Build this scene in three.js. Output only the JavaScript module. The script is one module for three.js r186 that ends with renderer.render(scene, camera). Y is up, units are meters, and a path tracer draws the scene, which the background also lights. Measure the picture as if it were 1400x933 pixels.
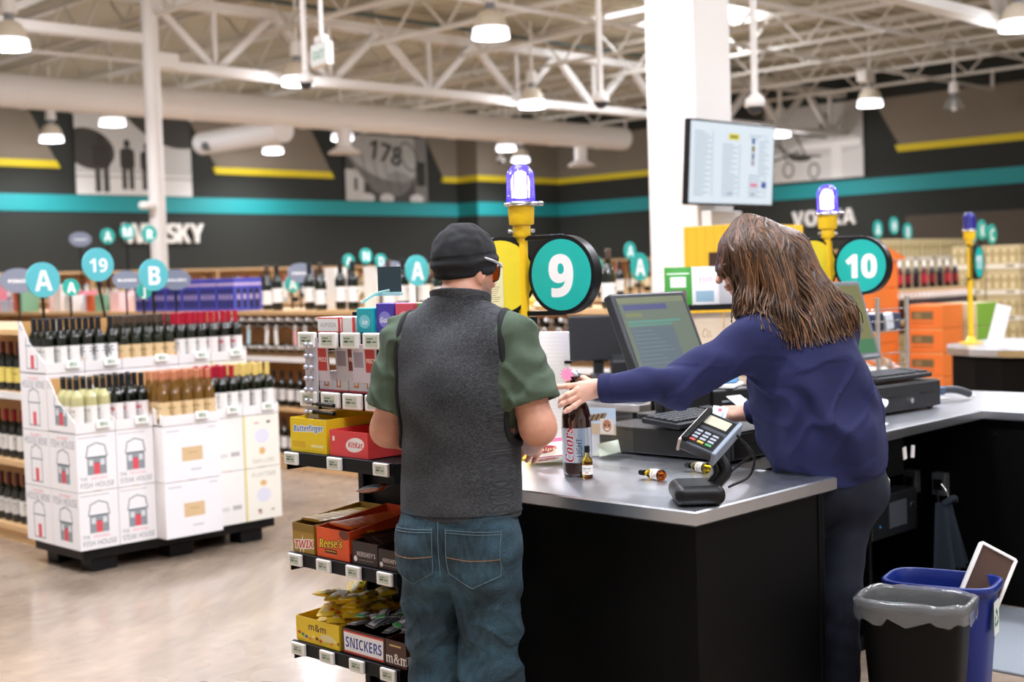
import * as THREE from 'three';
import { RoundedBoxGeometry } from 'three/addons/geometries/RoundedBoxGeometry.js';
import { TextGeometry } from 'three/addons/geometries/TextGeometry.js';
import { FontLoader } from 'three/addons/loaders/FontLoader.js';
import { mergeGeometries } from 'three/addons/utils/BufferGeometryUtils.js';
import { ImprovedNoise } from 'three/addons/math/ImprovedNoise.js';
import { RectAreaLightUniformsLib } from 'three/addons/lights/RectAreaLightUniformsLib.js';

// ---------- camera, exposure, large lights ----------
RectAreaLightUniformsLib.init();
const scene = new THREE.Scene();
scene.background = new THREE.Color(0x000000);
const camera = new THREE.PerspectiveCamera(2 * Math.atan(466.5 / 1830) * 180 / Math.PI, 1400 / 933, 0.05, 120);
camera.rotation.order = 'YXZ';
camera.rotation.set(-2.77 * Math.PI / 180, -45 * Math.PI / 180, -1.75 * Math.PI / 180);
camera.position.set(0, 1.61, 0);
camera.focus = 4.25;
camera.userData.fStop = 2.3;
const renderer = new THREE.WebGLRenderer({ antialias: true });
renderer.toneMapping = THREE.LinearToneMapping;
renderer.toneMappingExposure = 0.68;
renderer.shadowMap.enabled = true;
const LAMP_CANDELA = 40, LAMP_UPLIGHT = 12, SKYLIGHT_LEVEL = 13, LAMP_TINT = 0xf4f5ff, SKY_TINT = 0xeef3ff;
// skylights: [x, z, size x, size z]
const SKYLIGHTS = [[18.3, -14.0, 2.6, 2.4], [3.6, -4.6, 2.4, 2.4], [8.6, -1.6, 2.4, 2.4], [1.2, -8.6, 2.4, 2.4], [2.0, -0.4, 2.4, 2.4], [12.6, -5.0, 2.4, 2.4]];  // only the first is in view; the rest are unseen, lighting the tills
// hanging bell lamps: [x, z, lit, label]
const LAMPS = [
  [7.14, -15.33, 1, 'white bell lamp hanging in front of the joist beside the round column'],
  [12.1, -24.4, 1, 'white bell lamp before the dark wall beside the poster of three men'],
  [11.8, -21.5, 1, 'white bell lamp just below the long duct over the poster of three men'],
  [11.65, -15.86, 1, 'white bell lamp beside the hanging exit sign'],
  [17.2, -24.4, 1, 'white bell lamp under the branch duct before the tan wall panel'],
  [16.85, -21.5, 1, 'white bell lamp below the long duct beside the poster of the aircraft nose'],
  [11.3, -11.5, 1, 'white bell lamp hanging high beneath the roof over the capped man'],
  [16.5, -15.84, 1, 'white bell lamp against the roof girder above the lane nine beacon'],
  [21.5, -21.5, 1, 'white bell lamp below the far end of the long duct'],
  [24.0, -23.5, 1, 'white bell lamp just above the blue beacon in the far wall corner'],
  [24.8, -16.4, 1, 'white bell lamp in front of the biplane poster'],
  [21.7, -12.45, 1, 'white bell lamp with a white ballast box beside its stem'],
  [16.3, -7.3, 1, 'white bell lamp touching the bright roof girder on the vodka wall side'],
  [24.4, -12.2, 0, 'unlit clear bell lamp before the tan panel on the vodka wall'],
  [7, -11.5, 1], [7, -7.4, 1], [2.4, -11.5, 1], [2.4, -7.4, 1], [7, -3.2, 1], [2.4, -3.2, 1], [11.6, -7.4, 1], [11.6, -3.2, 1], [2.4, 1, 1], [7, 1, 1], [16.3, -3.2, 1], [7.1, -21.5, 1],  // out of view, carrying the lamp grid on to light the tills
];
for (const [x, z, w, d] of SKYLIGHTS) {
  const l = new THREE.RectAreaLight(SKY_TINT, SKYLIGHT_LEVEL, w - 0.1, d - 0.1);
  l.position.set(x, 5.86, z); l.rotation.x = -Math.PI / 2; l.name = 'skylight_daylight'; scene.add(l);
}

// ---------- helpers ----------
const V = (x, y, z) => new THREE.Vector3(x, y, z), R = (d) => d * Math.PI / 180;
let seed = 20240611;
const rnd = () => { seed = (seed + 0x6d2b79f5) | 0; let t = Math.imul(seed ^ (seed >>> 15), 1 | seed); t = (t + Math.imul(t ^ (t >>> 7), 61 | t)) ^ t; return ((t ^ (t >>> 14)) >>> 0) / 4294967296; };
const rr = (a, b) => a + (b - a) * rnd(), pick = (a) => a[Math.floor(rnd() * a.length)];
const perlin = new ImprovedNoise();
const taken = {};
function numbered(n) { taken[n] = (taken[n] ?? -1) + 1; return taken[n] ? n + '_' + String(taken[n]).padStart(3, '0') : n; }
function sh(o) { o.castShadow = o.receiveShadow = true; return o; }
function thing(name, label, category, pos = [0, 0, 0], turn = 0, group) {
  const o = new THREE.Group(); o.name = numbered(name); o.position.set(...pos); o.rotation.y = turn;
  o.userData = { label, category }; if (group) o.userData.group = group; scene.add(o); return o;
}
function part(parent, name, geo, m, pos, rot) {
  const o = sh(new THREE.Mesh(geo, m)); o.name = name;
  if (pos) o.position.set(...pos); if (rot) o.rotation.set(...rot); parent.add(o); return o;
}
function single(name, label, category, geo, m, pos, rot, group) {
  const o = sh(new THREE.Mesh(geo, m)); o.name = numbered(name); if (pos) o.position.set(...pos); if (rot) o.rotation.set(...rot);
  o.userData = { label, category }; if (group) o.userData.group = group; scene.add(o); return o;
}
function structure(name, label, category, geo, m, pos, rot) { const o = single(name, label, category, geo, m, pos, rot); o.userData.kind = 'structure'; return o; }
function copyOf(o, pos, turn, label, group) {
  const c = o.clone(); c.name = numbered(o.name.replace(/_\d{3}$/, '')); c.userData = { ...o.userData }; if (label) c.userData.label = label; if (group) c.userData.group = group;
  if (pos) c.position.set(...pos); if (turn !== undefined) c.rotation.y = turn; scene.add(c); return c;
}
const cache = {}, memo = (k, f) => cache[k] ?? (cache[k] = f());
const bx = (w, h, d, r = 0) => memo('b' + [w, h, d, r], () => r ? new RoundedBoxGeometry(w, h, d, 1, Math.min(r, w / 2.01, h / 2.01, d / 2.01)) : new THREE.BoxGeometry(w, h, d));
const cyl = (r1, r2, h, n = 20, open = false) => memo('c' + [r1, r2, h, n, open], () => new THREE.CylinderGeometry(r1, r2, h, n, 1, open));
const sph = (r, n = 16) => memo('s' + [r, n], () => new THREE.SphereGeometry(r, n, Math.round(n * 0.7)));
const lathe = (pts, n = 20) => memo('l' + n + pts.join(), () => new THREE.LatheGeometry(pts.map((p) => new THREE.Vector2(p[0], p[1])), n));
const tube = (pts, r, n = 24, k = 8) => new THREE.TubeGeometry(new THREE.CatmullRomCurve3(pts.map((p) => V(...p))), n, r, k);
function extrude(pts, depth, bevel = 0) {
  const s = new THREE.Shape(pts.map((p) => new THREE.Vector2(p[0], p[1])));
  return new THREE.ExtrudeGeometry(s, { depth, bevelEnabled: bevel > 0, bevelThickness: bevel, bevelSize: bevel, bevelSegments: 1, steps: 1 });
}
const unit = new THREE.BoxGeometry(1, 1, 1);
function bar(parent, name, a, b, w, h, m, geo = unit) {          // a straight bar between two points
  const A = V(...a), B = V(...b), o = sh(new THREE.Mesh(geo, m)); o.name = name;
  o.position.copy(A).add(B).multiplyScalar(0.5); o.scale.set(w, h, A.distanceTo(B)); o.up.set(0, 1, 0);
  if (Math.abs(B.clone().sub(A).normalize().y) > 0.98) o.up.set(1, 0, 0);
  o.lookAt(B); parent.add(o); return o;
}
function canvas(w, h, draw) {
  const c = document.createElement('canvas'); c.width = w; c.height = h; const g = c.getContext('2d'); g.textAlign = 'center'; g.textBaseline = 'middle'; draw(g, w, h);
  const t = new THREE.CanvasTexture(c); t.colorSpace = THREE.SRGBColorSpace; t.magFilter = THREE.LinearFilter; t.anisotropy = 8; return t;
}
const fill = (g, c, x, y, w, h) => { g.fillStyle = c; g.fillRect(x, y, w, h); };
function say(g, s, x, y, size, c, font = 'bold', fam = 'sans-serif', maxw) { g.font = font + ' ' + size + 'px ' + fam; g.fillStyle = c; g.fillText(s, x, y, maxw); }
function mat(c, rough = 0.6, o = {}) { const m = new THREE.MeshStandardMaterial({ roughness: rough, ...o }); m.color.set(c); return m; }
function phys(c, rough, o = {}) { const m = new THREE.MeshPhysicalMaterial({ roughness: rough, ...o }); m.color.set(c); return m; }
const printed = (t, rough = 0.55, o = {}) => new THREE.MeshStandardMaterial({ map: t, roughness: rough, ...o });
function noiseTex(n, f, srgb = true, rep = [1, 1]) {                // f(u, v, i, j) -> [r, g, b] 0..255, tiling
  const d = new Uint8Array(n * n * 4);
  for (let j = 0; j < n; j++) for (let i = 0; i < n; i++) { const c = f(i / n, j / n, i, j); d.set([c[0], c[1], c[2], 255], (j * n + i) * 4); }
  const t = new THREE.DataTexture(d, n, n); t.magFilter = THREE.LinearFilter; t.minFilter = THREE.LinearMipmapLinearFilter; t.generateMipmaps = true; t.wrapS = t.wrapT = THREE.RepeatWrapping; t.repeat.set(...rep);
  if (srgb) t.colorSpace = THREE.SRGBColorSpace; t.needsUpdate = true; return t;
}
function tileNoise(u, v, f, s = 0) {                               // periodic perlin through a torus
  const a = u * 2 * Math.PI, b = v * 2 * Math.PI, r = f / (2 * Math.PI);
  return perlin.noise(Math.cos(a) * r + s + 7.3, Math.sin(a) * r + Math.cos(b) * r * 1.3 + 3.1, Math.sin(b) * r * 1.3 + s * 2.7);
}
const font = await new FontLoader().loadAsync('fonts/droid/droid_sans_bold.typeface.json');
const wordGeo = (s, size, depth) => { const g = new TextGeometry(s, { font, size, depth, curveSegments: 4, bevelEnabled: false }); g.computeBoundingBox(); g.translate(-(g.boundingBox.max.x + g.boundingBox.min.x) / 2, 0, 0); return g; };

// ---------- shared materials ----------
const woodTex = noiseTex(256, (u, v) => { const g = tileNoise(u, v * 0.2, 26, 2) * 0.5 + tileNoise(u, v, 5, 9) * 0.5; const k = 1 + g * 0.22; return [Math.min(255, 216 * k), Math.min(255, 176 * k), 126 * k]; });
const speck = noiseTex(128, (u, v) => { const k = 128 + 90 * (rnd() - 0.5); return [k, k, k]; }, false, [6, 6]);
const M = {
  white: mat(0xf2efea, 0.55), offwhite: mat(0xe6e2da, 0.6), blackMetal: phys(0x0c0d10, 0.5, { specularIntensity: 0.5 }), blackLam: phys(0x060606, 0.5, { specularIntensity: 0.25 }), blackPl: phys(0x0d0e10, 0.4, { specularIntensity: 0.6 }),
  greyPl: mat(0x8b8e93, 0.45), steelPaint: mat(0xe3dfd9, 0.5), deck: mat(0xc2bba6, 0.8), joist: mat(0xd2cdc2, 0.6), wood: new THREE.MeshStandardMaterial({ map: woodTex, roughness: 0.55 }),
  teal: mat(0x188f90, 0.65), yellow: mat(0xf2c31a, 0.35), chrome: mat(0xd8d8d8, 0.18, { metalness: 1 }), charcoal: mat(0x2b2d28, 0.9), tan: mat(0x7c7161, 0.9), wallYellow: mat(0xdcc41e, 0.7),
  steel: (() => { const t = noiseTex(256, (u, v, i) => { const k = 175 + 22 * tileNoise(u, v, 9, 4) + 14 * (rnd() - 0.5); return [k, k, k]; }, false, [3, 3]); return new THREE.MeshStandardMaterial({ color: 0xcfd2d8, metalness: 1, roughness: 0.46, roughnessMap: t }); })(),
  glass: phys(0xffffff, 0.02, { transmission: 1, thickness: 0, ior: 1.45 }),
  paper: mat(0xf6f4ef, 0.8), card: mat(0xb98d55, 0.8), darkGlass: phys(0x0b120c, 0.07, { clearcoat: 0.6, clearcoatRoughness: 0.05 }),
};
const plastics = {}; const plastic = (c, r = 0.4) => plastics[c + r] ?? (plastics[c + r] = mat(c, r));

// ---------- the room ----------
const ZL = -25.85, XR = 27.1, HC = 5.9;
{
  const ft = noiseTex(1024, (u, v) => { const a = tileNoise(u, v, 5, 1), b = tileNoise(u, v, 22, 5), c = tileNoise(u, v, 90, 8), k = 1 + a * 0.16 + b * 0.1 + c * 0.07; return [Math.min(255, 160 * k), Math.min(255, 142 * k), Math.min(255, 124 * k)]; }, true, [5, 5]);
  const fr = noiseTex(512, (u, v) => { const k = 120 + 90 * tileNoise(u, v, 8, 3) + 40 * tileNoise(u, v, 40, 6); return [k, k, k]; }, false, [5, 5]);
  const m = phys(0xffffff, 0.55, { map: ft, roughnessMap: fr, clearcoat: 0.22, clearcoatRoughness: 0.14 });
  structure('floor', 'polished beige concrete floor of the shop', 'floor', bx(34, 0.2, 34), m, [11, -0.1, -11]);
}
{   // ribbed roof deck, open where the skylights sit
  const P = 0.3, pts = [], prof = [];
  for (let z = -26.2; z < 5.5; z += P) prof.push([z, 0], [z + 0.19, 0], [z + 0.21, 0.05], [z + 0.28, 0.05]);
  const strips = [], cuts = [-5.2, ...SKYLIGHTS.flatMap((s) => [s[0] - s[2] / 2, s[0] + s[2] / 2]), 27.6].sort((a, b) => a - b);
  for (let i = 0; i + 1 < cuts.length; i++) {
    const xa = cuts[i], xb = cuts[i + 1]; if (xb - xa < 0.01) continue; const xm = (xa + xb) / 2;
    const holes = SKYLIGHTS.filter((s) => Math.abs(s[0] - xm) < s[2] / 2).map((s) => [s[1] - s[3] / 2, s[1] + s[3] / 2]);
    const pos = [], idx = [];
    for (let k = 0; k + 1 < prof.length; k++) {
      const [z0, y0] = prof[k], [z1, y1] = prof[k + 1]; if (holes.some((h) => (z0 + z1) / 2 > h[0] && (z0 + z1) / 2 < h[1])) continue;
      const b = pos.length / 3; pos.push(xa, HC + y0, z0, xb, HC + y0, z0, xb, HC + y1, z1, xa, HC + y1, z1); idx.push(b, b + 1, b + 2, b, b + 2, b + 3);
    }
    const g = new THREE.BufferGeometry(); g.setAttribute('position', new THREE.Float32BufferAttribute(pos, 3)); g.setIndex(idx); strips.push(g.toNonIndexed());
  }
  const g = mergeGeometries(strips); g.computeVertexNormals();
  M.deck.side = THREE.DoubleSide;
  const c = structure('ceiling', 'cream ribbed metal roof deck above the joists', 'ceiling', g, M.deck);
  part(c, 'roof_slab', bx(33, 0.2, 32), M.deck, [11.2, HC + 0.45, -10.3]);
}
// dark back walls with a teal band, tan panels edged in yellow
const wl = structure('wall_left', 'charcoal wall with teal band, tan panels and whisky letters', 'wall', bx(33, 6.4, 0.3), M.charcoal, [11.2, 3.1, ZL - 0.15]);
const wr = structure('wall_right', 'charcoal wall with teal band, tan panel and vodka letters', 'wall', bx(0.3, 6.4, 32), M.charcoal, [XR + 0.15, 3.1, -10.3]);
structure('wall_back', 'pale wall opposite the charcoal walls', 'wall', bx(33, 6.4, 0.3), M.offwhite, [11.2, 3.1, 5.4]);
structure('wall_front', 'pale wall along the entrance side', 'wall', bx(0.3, 6.4, 32), M.offwhite, [-5.1, 3.1, -10.3]);
const PIER = 24.0, PZ = ZL + 0.75;
const pier = structure('wall_pier', 'charcoal wall pier stepping out beside the far corner', 'wall', bx(XR - PIER, 6.4, 0.75), M.charcoal, [(PIER + XR) / 2, 3.1, ZL + 0.375]);
function onWall(parent, o) { o.position.sub(parent.position); parent.add(o); return o; }
function flat(name, w, h, d, m, pos) { const o = sh(new THREE.Mesh(bx(w, h, d), m)); o.name = name; o.position.set(...pos); return o; }
onWall(wl, flat('teal_band', PIER + 5, 0.34, 0.03, M.teal, [(PIER - 5) / 2, 3.385, ZL + 0.015]));
onWall(pier, flat('teal_band', XR - PIER + 0.02, 0.34, 0.79, M.teal, [(PIER + XR) / 2, 3.385, ZL + 0.375]));
onWall(wr, flat('teal_band', 0.03, 0.34, 29, M.teal, [XR - 0.015, 3.385, PZ + 14.5]));
function slantPanel(parent, a, top, b, flip, topR) {       // a tan panel [left foot, right foot], left and right edges leaning
  const [x0, x1] = a, [t0, t1] = top;
  const shape = [[x0, 4.24], [x1, 4.24], [t1, topR ?? 5.3], [t0, topR ?? 5.3]], yel = [[x0 - 0.03, 4.09], [x1 + (b ? 0.08 : 0), 4.09], [x1, 4.24], [x0 - (b ? 0.1 : 0), 4.24]];
  for (const [n, s, m, d] of [['tan_panel', shape, M.tan, 0.05], ['yellow_edge', yel, M.wallYellow, 0.07]]) {
    const o = sh(new THREE.Mesh(extrude(s, d), m)); o.name = n;
    if (flip) { o.rotation.y = -Math.PI / 2; o.position.set(XR, 0, 0); } else o.position.set(0, 0, flip === null ? PZ : ZL);
    onWall(parent, o);
  }
}
slantPanel(wl, [6, 12.87], [6, 12.3], 1, false);
slantPanel(wl, [16.66, 19.84], [15.95, 19.25], 1, false);
slantPanel(wl, [23.46, PIER], [22.85, PIER], 0, false);
slantPanel(pier, [PIER - 0.02, XR], [PIER - 0.02, XR], 0, null);
slantPanel(wr, [PZ, -20.2], [PZ, -20.9], 1, true);
slantPanel(wr, [-14.82, 2], [-15.45, 2], 1, true);
{ const o = sh(new THREE.Mesh(bx(0.05, 1.06, 0.75), M.tan)); o.name = 'tan_panel'; o.position.set(PIER - 0.0, 4.77, ZL + 0.375); onWall(pier, o);
  const y = sh(new THREE.Mesh(bx(0.08, 0.15, 0.75), M.wallYellow)); y.name = 'yellow_edge'; y.position.set(PIER, 4.165, ZL + 0.375); onWall(pier, y);
  const b = sh(new THREE.Mesh(bx(0.6, 1.5, 3.2), mat(0x4a3f30, 0.7))); b.name = 'wall_cabinet'; b.position.set(XR - 0.3, 1.9, -12.8); onWall(wr, b); }
const lm = mat(0xf1ece2, 0.6);
// each raised letter is a piece of its wall
function wallWord(parent, s, size, place) {
  let x = 0; const total = s.length * size * 0.83;
  for (const ch of s) { const g = wordGeo(ch, size, 0.08), w = g.boundingBox.max.x - g.boundingBox.min.x; const o = sh(new THREE.Mesh(g, lm)); o.name = 'raised_letter'; place(o, x + w / 2, total); x += w + size * 0.12; onWall(parent, o); }
}
wallWord(wl, 'WHISKY', 0.42, (o, x) => o.position.set(14.32 + x * 0.86, 2.56, ZL));
wallWord(wr, 'VODKA', 0.36, (o, x) => { o.rotation.y = -Math.PI / 2; o.position.set(XR, 2.56, -17.6 + x); });

// posters: plain monochrome aviation pictures
const grey = (v) => `rgb(${v},${v - 3},${v - 10})`;
function poster(name, label, tex, w, h, pos, turn) {
  const t = thing(name, label, 'poster', pos, turn); part(t, 'panel', bx(w, h, 0.04), M.blackPl); part(t, 'print', new THREE.PlaneGeometry(w, h), printed(tex, 0.7), [0, 0, 0.0215]);
}
poster('wall_poster', 'monochrome poster of three men walking beneath an aircraft wing', canvas(512, 330, (g, w, h) => {
  fill(g, grey(196), 0, 0, w, h); fill(g, grey(222), 0, h * 0.74, w, h); fill(g, grey(120), 0, h * 0.78, w, 4);
  g.fillStyle = grey(58); g.beginPath(); g.ellipse(60, 150, 110, 78, 0.3, 0, 7); g.fill(); g.beginPath(); g.moveTo(210, 0); g.lineTo(w, 0); g.lineTo(w, 130); g.bezierCurveTo(400, 150, 290, 90, 210, 0); g.fill();
  for (const [x, y, s] of [[110, 130, 1.15], [222, 142, 1], [310, 150, 0.95]]) { g.fillStyle = grey(44); g.beginPath(); g.ellipse(x, y - 18 * s, 14 * s, 17 * s, 0, 0, 7); g.fill(); g.beginPath(); g.roundRect(x - 32 * s, y, 64 * s, 86 * s, 20); g.fill(); g.fillStyle = grey(70); g.fillRect(x - 26 * s, y + 80 * s, 22 * s, 85 * s); g.fillRect(x + 5 * s, y + 80 * s, 22 * s, 85 * s); }
}), 2.72, 1.74, [14.64, 4.44, ZL + 0.04], 0);
poster('wall_poster', 'monochrome poster of a silver aircraft nose with painted numerals', canvas(512, 320, (g, w, h) => {
  fill(g, grey(70), 0, 0, w, h); fill(g, grey(196), 0, 170, 110, h); fill(g, grey(120), 430, 0, 82, h); g.fillStyle = grey(168); g.beginPath(); g.moveTo(0, 30); g.bezierCurveTo(120, -30, 380, -30, 430, 0); g.lineTo(440, 150); g.bezierCurveTo(420, 300, 240, 330, 130, 240); g.bezierCurveTo(60, 180, 10, 110, 0, 30); g.fill();
  g.fillStyle = grey(112); g.beginPath(); g.moveTo(20, 110); g.bezierCurveTo(140, 190, 260, 250, 420, 200); g.bezierCurveTo(400, 310, 230, 330, 130, 240); g.fill(); g.fillStyle = grey(140); g.beginPath(); g.ellipse(330, 200, 70, 26, 0.1, 0, 7); g.fill(); g.strokeStyle = grey(52); g.lineWidth = 7; g.beginPath(); g.ellipse(395, 96, 46, 74, -0.5, 0, 7); g.stroke(); g.lineWidth = 4; for (let i = 0; i < 5; i++) { g.beginPath(); g.moveTo(30 + i * 70, 70 + i * 22); g.lineTo(60 + i * 70, 190 + i * 22); g.stroke(); }
  fill(g, grey(40), 52, 210, 18, 60); fill(g, grey(46), 128, 236, 16, 66); fill(g, grey(34), 440, 120, 60, 120); g.save(); g.translate(248, 84); g.rotate(0.2); say(g, '178', 0, 0, 130, grey(36)); g.restore(); g.fillStyle = grey(206); for (const x of [130, 250, 440]) { g.beginPath(); g.ellipse(x, 306, 44, 24, 0, 0, 7); g.fill(); }
}), 2.64, 1.62, [21.58, 4.38, ZL + 0.04], 0);
poster('wall_poster', 'monochrome poster of a pilot sitting on a parked biplane', canvas(512, 330, (g, w, h) => {
  fill(g, grey(176), 0, 0, w, h); fill(g, grey(222), 0, 200, w, h); fill(g, grey(120), 0, 0, 16, h); g.fillStyle = grey(206); g.beginPath(); g.moveTo(120, 190); g.bezierCurveTo(240, 130, 420, 120, 500, 165); g.lineTo(500, 205); g.bezierCurveTo(380, 230, 220, 240, 120, 220); g.fill(); g.fillStyle = grey(238); g.fillRect(352, 190, 52, 140); g.fillRect(190, 168, 310, 26);
  g.strokeStyle = grey(48); g.lineWidth = 12; g.beginPath(); g.moveTo(40, 76); g.bezierCurveTo(140, 110, 220, 128, 330, 146); g.stroke(); g.lineWidth = 8; g.beginPath(); g.moveTo(20, 130); g.lineTo(150, 214); g.lineTo(300, 226); g.moveTo(10, 240); g.lineTo(190, 196); g.moveTo(60, 90); g.lineTo(120, 236); g.moveTo(170, 124); g.lineTo(230, 236); g.stroke();
  g.fillStyle = grey(30); g.beginPath(); g.ellipse(320, 62, 17, 22, 0, 0, 7); g.fill(); g.beginPath(); g.roundRect(294, 80, 54, 66, 18); g.fill(); g.beginPath(); g.ellipse(44, 66, 16, 22, 0, 0, 7); g.fill(); g.fillStyle = grey(70); g.beginPath(); g.ellipse(190, 226, 60, 16, 0.1, 0, 7); g.fill(); g.lineWidth = 7; for (const [x, y] of [[128, 276], [262, 288]]) { g.beginPath(); g.ellipse(x, y, 26, 32, 0, 0, 7); g.stroke(); }
}), 2.64, 1.72, [XR - 0.04, 4.48, -17.02], -Math.PI / 2);

// ---------- columns ----------
structure('pillar', 'square white pillar carrying the menu screen', 'pillar', bx(0.49, HC, 0.49, 0.015), mat(0xf4f0ea, 0.6), [8.82, HC / 2, -6.7]);
{ const c = structure('round_column', 'slim round white steel column carrying the roof girder', 'column', cyl(0.11, 0.11, 5.6, 24), M.steelPaint, [9.44, 2.8, -16.1]);
  part(c, 'bracket', bx(0.34, 0.2, 0.2, 0.01), M.steelPaint, [0.2, 1.85, 0]); part(c, 'horn_speaker', bx(0.16, 0.1, 0.14, 0.03), M.white, [-0.2, -0.1, 0.05]); }

// ---------- roof steel ----------
function girder(label, x0, x1, z, yb, yt, panel) {
  const t = thing('roof_girder', label, 'girder', [0, 0, z]); t.userData.kind = 'structure'; delete t.userData.category; t.userData.category = 'girder';
  for (const s of [-1, 1]) { bar(t, 'bottom_chord', [x0, yb, s * 0.06], [x1, yb, s * 0.06], 0.09, 0.12, M.steelPaint); bar(t, 'top_chord', [x0, yt, s * 0.07], [x1, yt, s * 0.07], 0.1, 0.13, M.steelPaint); }
  for (let x = x0 + panel / 2; x < x1 - 0.2; x += panel) { bar(t, 'web_bar', [x, yb, 0], [x - panel / 2, yt, 0], 0.1, 0.1, M.steelPaint); bar(t, 'web_bar', [x, yb, 0], [x + panel / 2, yt, 0], 0.1, 0.1, M.steelPaint); bar(t, 'web_post', [x, yb, 0], [x, yt, 0], 0.06, 0.06, M.steelPaint); }
  return t;
}
girder('white roof girder running from the round column to the pillar', 9.5, 27, -16.2, 4.6, 5.48, 2.0);
girder('white roof girder ending at the round column, behind the bell lamp', -4.9, 9.4, -16.2, 4.93, 5.48, 2.2);
girder('white roof girder nearer the tills than the column girder', 5.6, 27, -7.6, 4.62, 5.48, 2.0);
for (let i = 0; i < 10; i++) {
  const x = 7.6 + i * 1.9, t = thing('roof_joist', 'slender white bar joist under the ribbed roof deck', 'joist', [x, 0, 0], 0, 'roof joists'); t.userData.kind = 'structure';
  bar(t, 'bottom_chord', [0, 5.24, ZL], [0, 5.24, 4], 0.08, 0.05, M.joist); bar(t, 'top_chord', [0, 5.78, ZL], [0, 5.78, 4], 0.11, 0.07, M.joist);
  for (let z = ZL + 0.6; z < -2; z += 1.2) { bar(t, 'web_bar', [0, 5.24, z], [0, 5.78, z - 0.55], 0.03, 0.03, M.joist); bar(t, 'web_bar', [0, 5.24, z], [0, 5.78, z + 0.55], 0.03, 0.03, M.joist); }
}
for (const z of [-22.5, -19.2, -12.6, -10.4, -5]) { const t = thing('bridging_bar', 'thin white bridging bar crossing below the roof joists', 'bar', [0, 0, z], 0, 'bridging bars'); t.userData.kind = 'structure'; bar(t, 'bar', [5, 5.18, 0], [27, 5.18, 0], 0.05, 0.05, M.steelPaint); bar(t, 'end_clip', [26.9, 5.18, 0], [26.9, 5.6, 0], 0.05, 0.05, M.steelPaint); }
single('conduit_pipe', 'dark conduit running above the roof girder', 'pipe', cyl(0.035, 0.035, 17, 10), mat(0x55605c, 0.5), [15.5, 5.66, -16.05], [0, 0, Math.PI / 2]);

// ---------- duct ----------
{
  const dm = mat(0xeeeae6, 0.5), t = thing('air_duct', 'long round white air duct with branch below the roof', 'duct', [0, 4.7, -20.05]);
  part(t, 'duct_run', cyl(0.265, 0.265, 28.6, 28), dm, [9.5, 0, 0], [0, 0, Math.PI / 2]); part(t, 'end_cap', cyl(0.255, 0.265, 0.1, 28), dm, [23.85, 0, 0], [0, 0, -Math.PI / 2]);
  for (let x = -4; x < 23.6; x += 1.5) part(t, 'seam_ring', cyl(0.275, 0.275, 0.05, 28), dm, [x, 0, 0], [0, 0, Math.PI / 2]);
  for (const x of [15.75, 22.4]) { part(t, 'drop', cyl(0.14, 0.14, 0.36, 20), dm, [x, -0.4, 0]); part(t, 'diffuser', lathe([[0.14, 0], [0.3, -0.1], [0.31, -0.13], [0.05, -0.13]], 20), dm, [x, -0.56, 0]); }
  const b = part(t, 'branch', cyl(0.22, 0.22, 2.7, 24), dm, [14.35, -0.33, -1.3], [Math.PI / 2, 0, 0]); part(b, 'damper_box', bx(0.14, 0.14, 0.14, 0.01), mat(0x5b5f60, 0.5), [-0.2, -0.9, 0.1]);
}

// ---------- lamps and skylights ----------
const glow = new THREE.MeshStandardMaterial({ color: 0xffffff, emissive: new THREE.Color(LAMP_TINT), emissiveIntensity: 3.2, roughness: 0.4 });
const bell = mat(0xe9dfcb, 0.35), clearBell = phys(0xdfe3e2, 0.15, { transmission: 0.8, thickness: 0 });
function lamp([x, z, lit, label]) {
  const t = thing('bell_lamp', label ?? 'white bell lamp out of view, placed to light the shopping floor and tills', 'lamp', [x, 4.45, z], 0, label ? undefined : 'unseen bell lamps above the tills');
  part(t, 'stem', cyl(0.02, 0.02, HC - 4.45 - 0.55, 8), M.white, [0, (HC - 4.45 + 0.55) / 2, 0]); part(t, 'ballast_housing', cyl(0.085, 0.1, 0.2, 20), M.white, [0, 0.52, 0]); part(t, 'neck', cyl(0.05, 0.06, 0.1, 16), M.greyPl, [0, 0.38, 0]);
  const bm = lit ? bell : clearBell;
  part(t, 'bell', lathe([[0.06, 0.34], [0.13, 0.31], [0.185, 0.22], [0.21, 0.12]], 24), bm).material.side = THREE.DoubleSide;
  if (lit) {
    part(t, 'glowing_lens', lathe([[0.21, 0.12], [0.225, 0.02], [0.222, 0.005], [0, 0]], 24), glow);
    const l = new THREE.SpotLight(LAMP_TINT, LAMP_CANDELA, 0, R(80), 0.35, 2); l.position.set(0, -0.03, 0); l.target.position.set(0, -2, 0); l.castShadow = true; l.shadow.radius = 9; l.name = 'lamp_light'; t.add(l, l.target); l.target.name = 'lamp_aim';
    const u = new THREE.PointLight(LAMP_TINT, LAMP_UPLIGHT, 0, 2); u.position.set(0, -0.06, 0); u.castShadow = true; u.shadow.radius = 9; u.name = 'lamp_spill'; t.add(u);
  } else part(t, 'bulb', lathe([[0, 0.06], [0.05, 0.1], [0.05, 0.2], [0.02, 0.3]], 14), M.white);
  if (x === 21.7) part(t, 'ballast_box', bx(0.24, 0.22, 0.2, 0.02), M.white, [-0.26, 0.52, 0.05]);
}
LAMPS.forEach(lamp);
const dayPanel = new THREE.MeshStandardMaterial({ color: 0xffffff, emissive: new THREE.Color(SKY_TINT), emissiveIntensity: 2.2, roughness: 0.6 });
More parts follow.
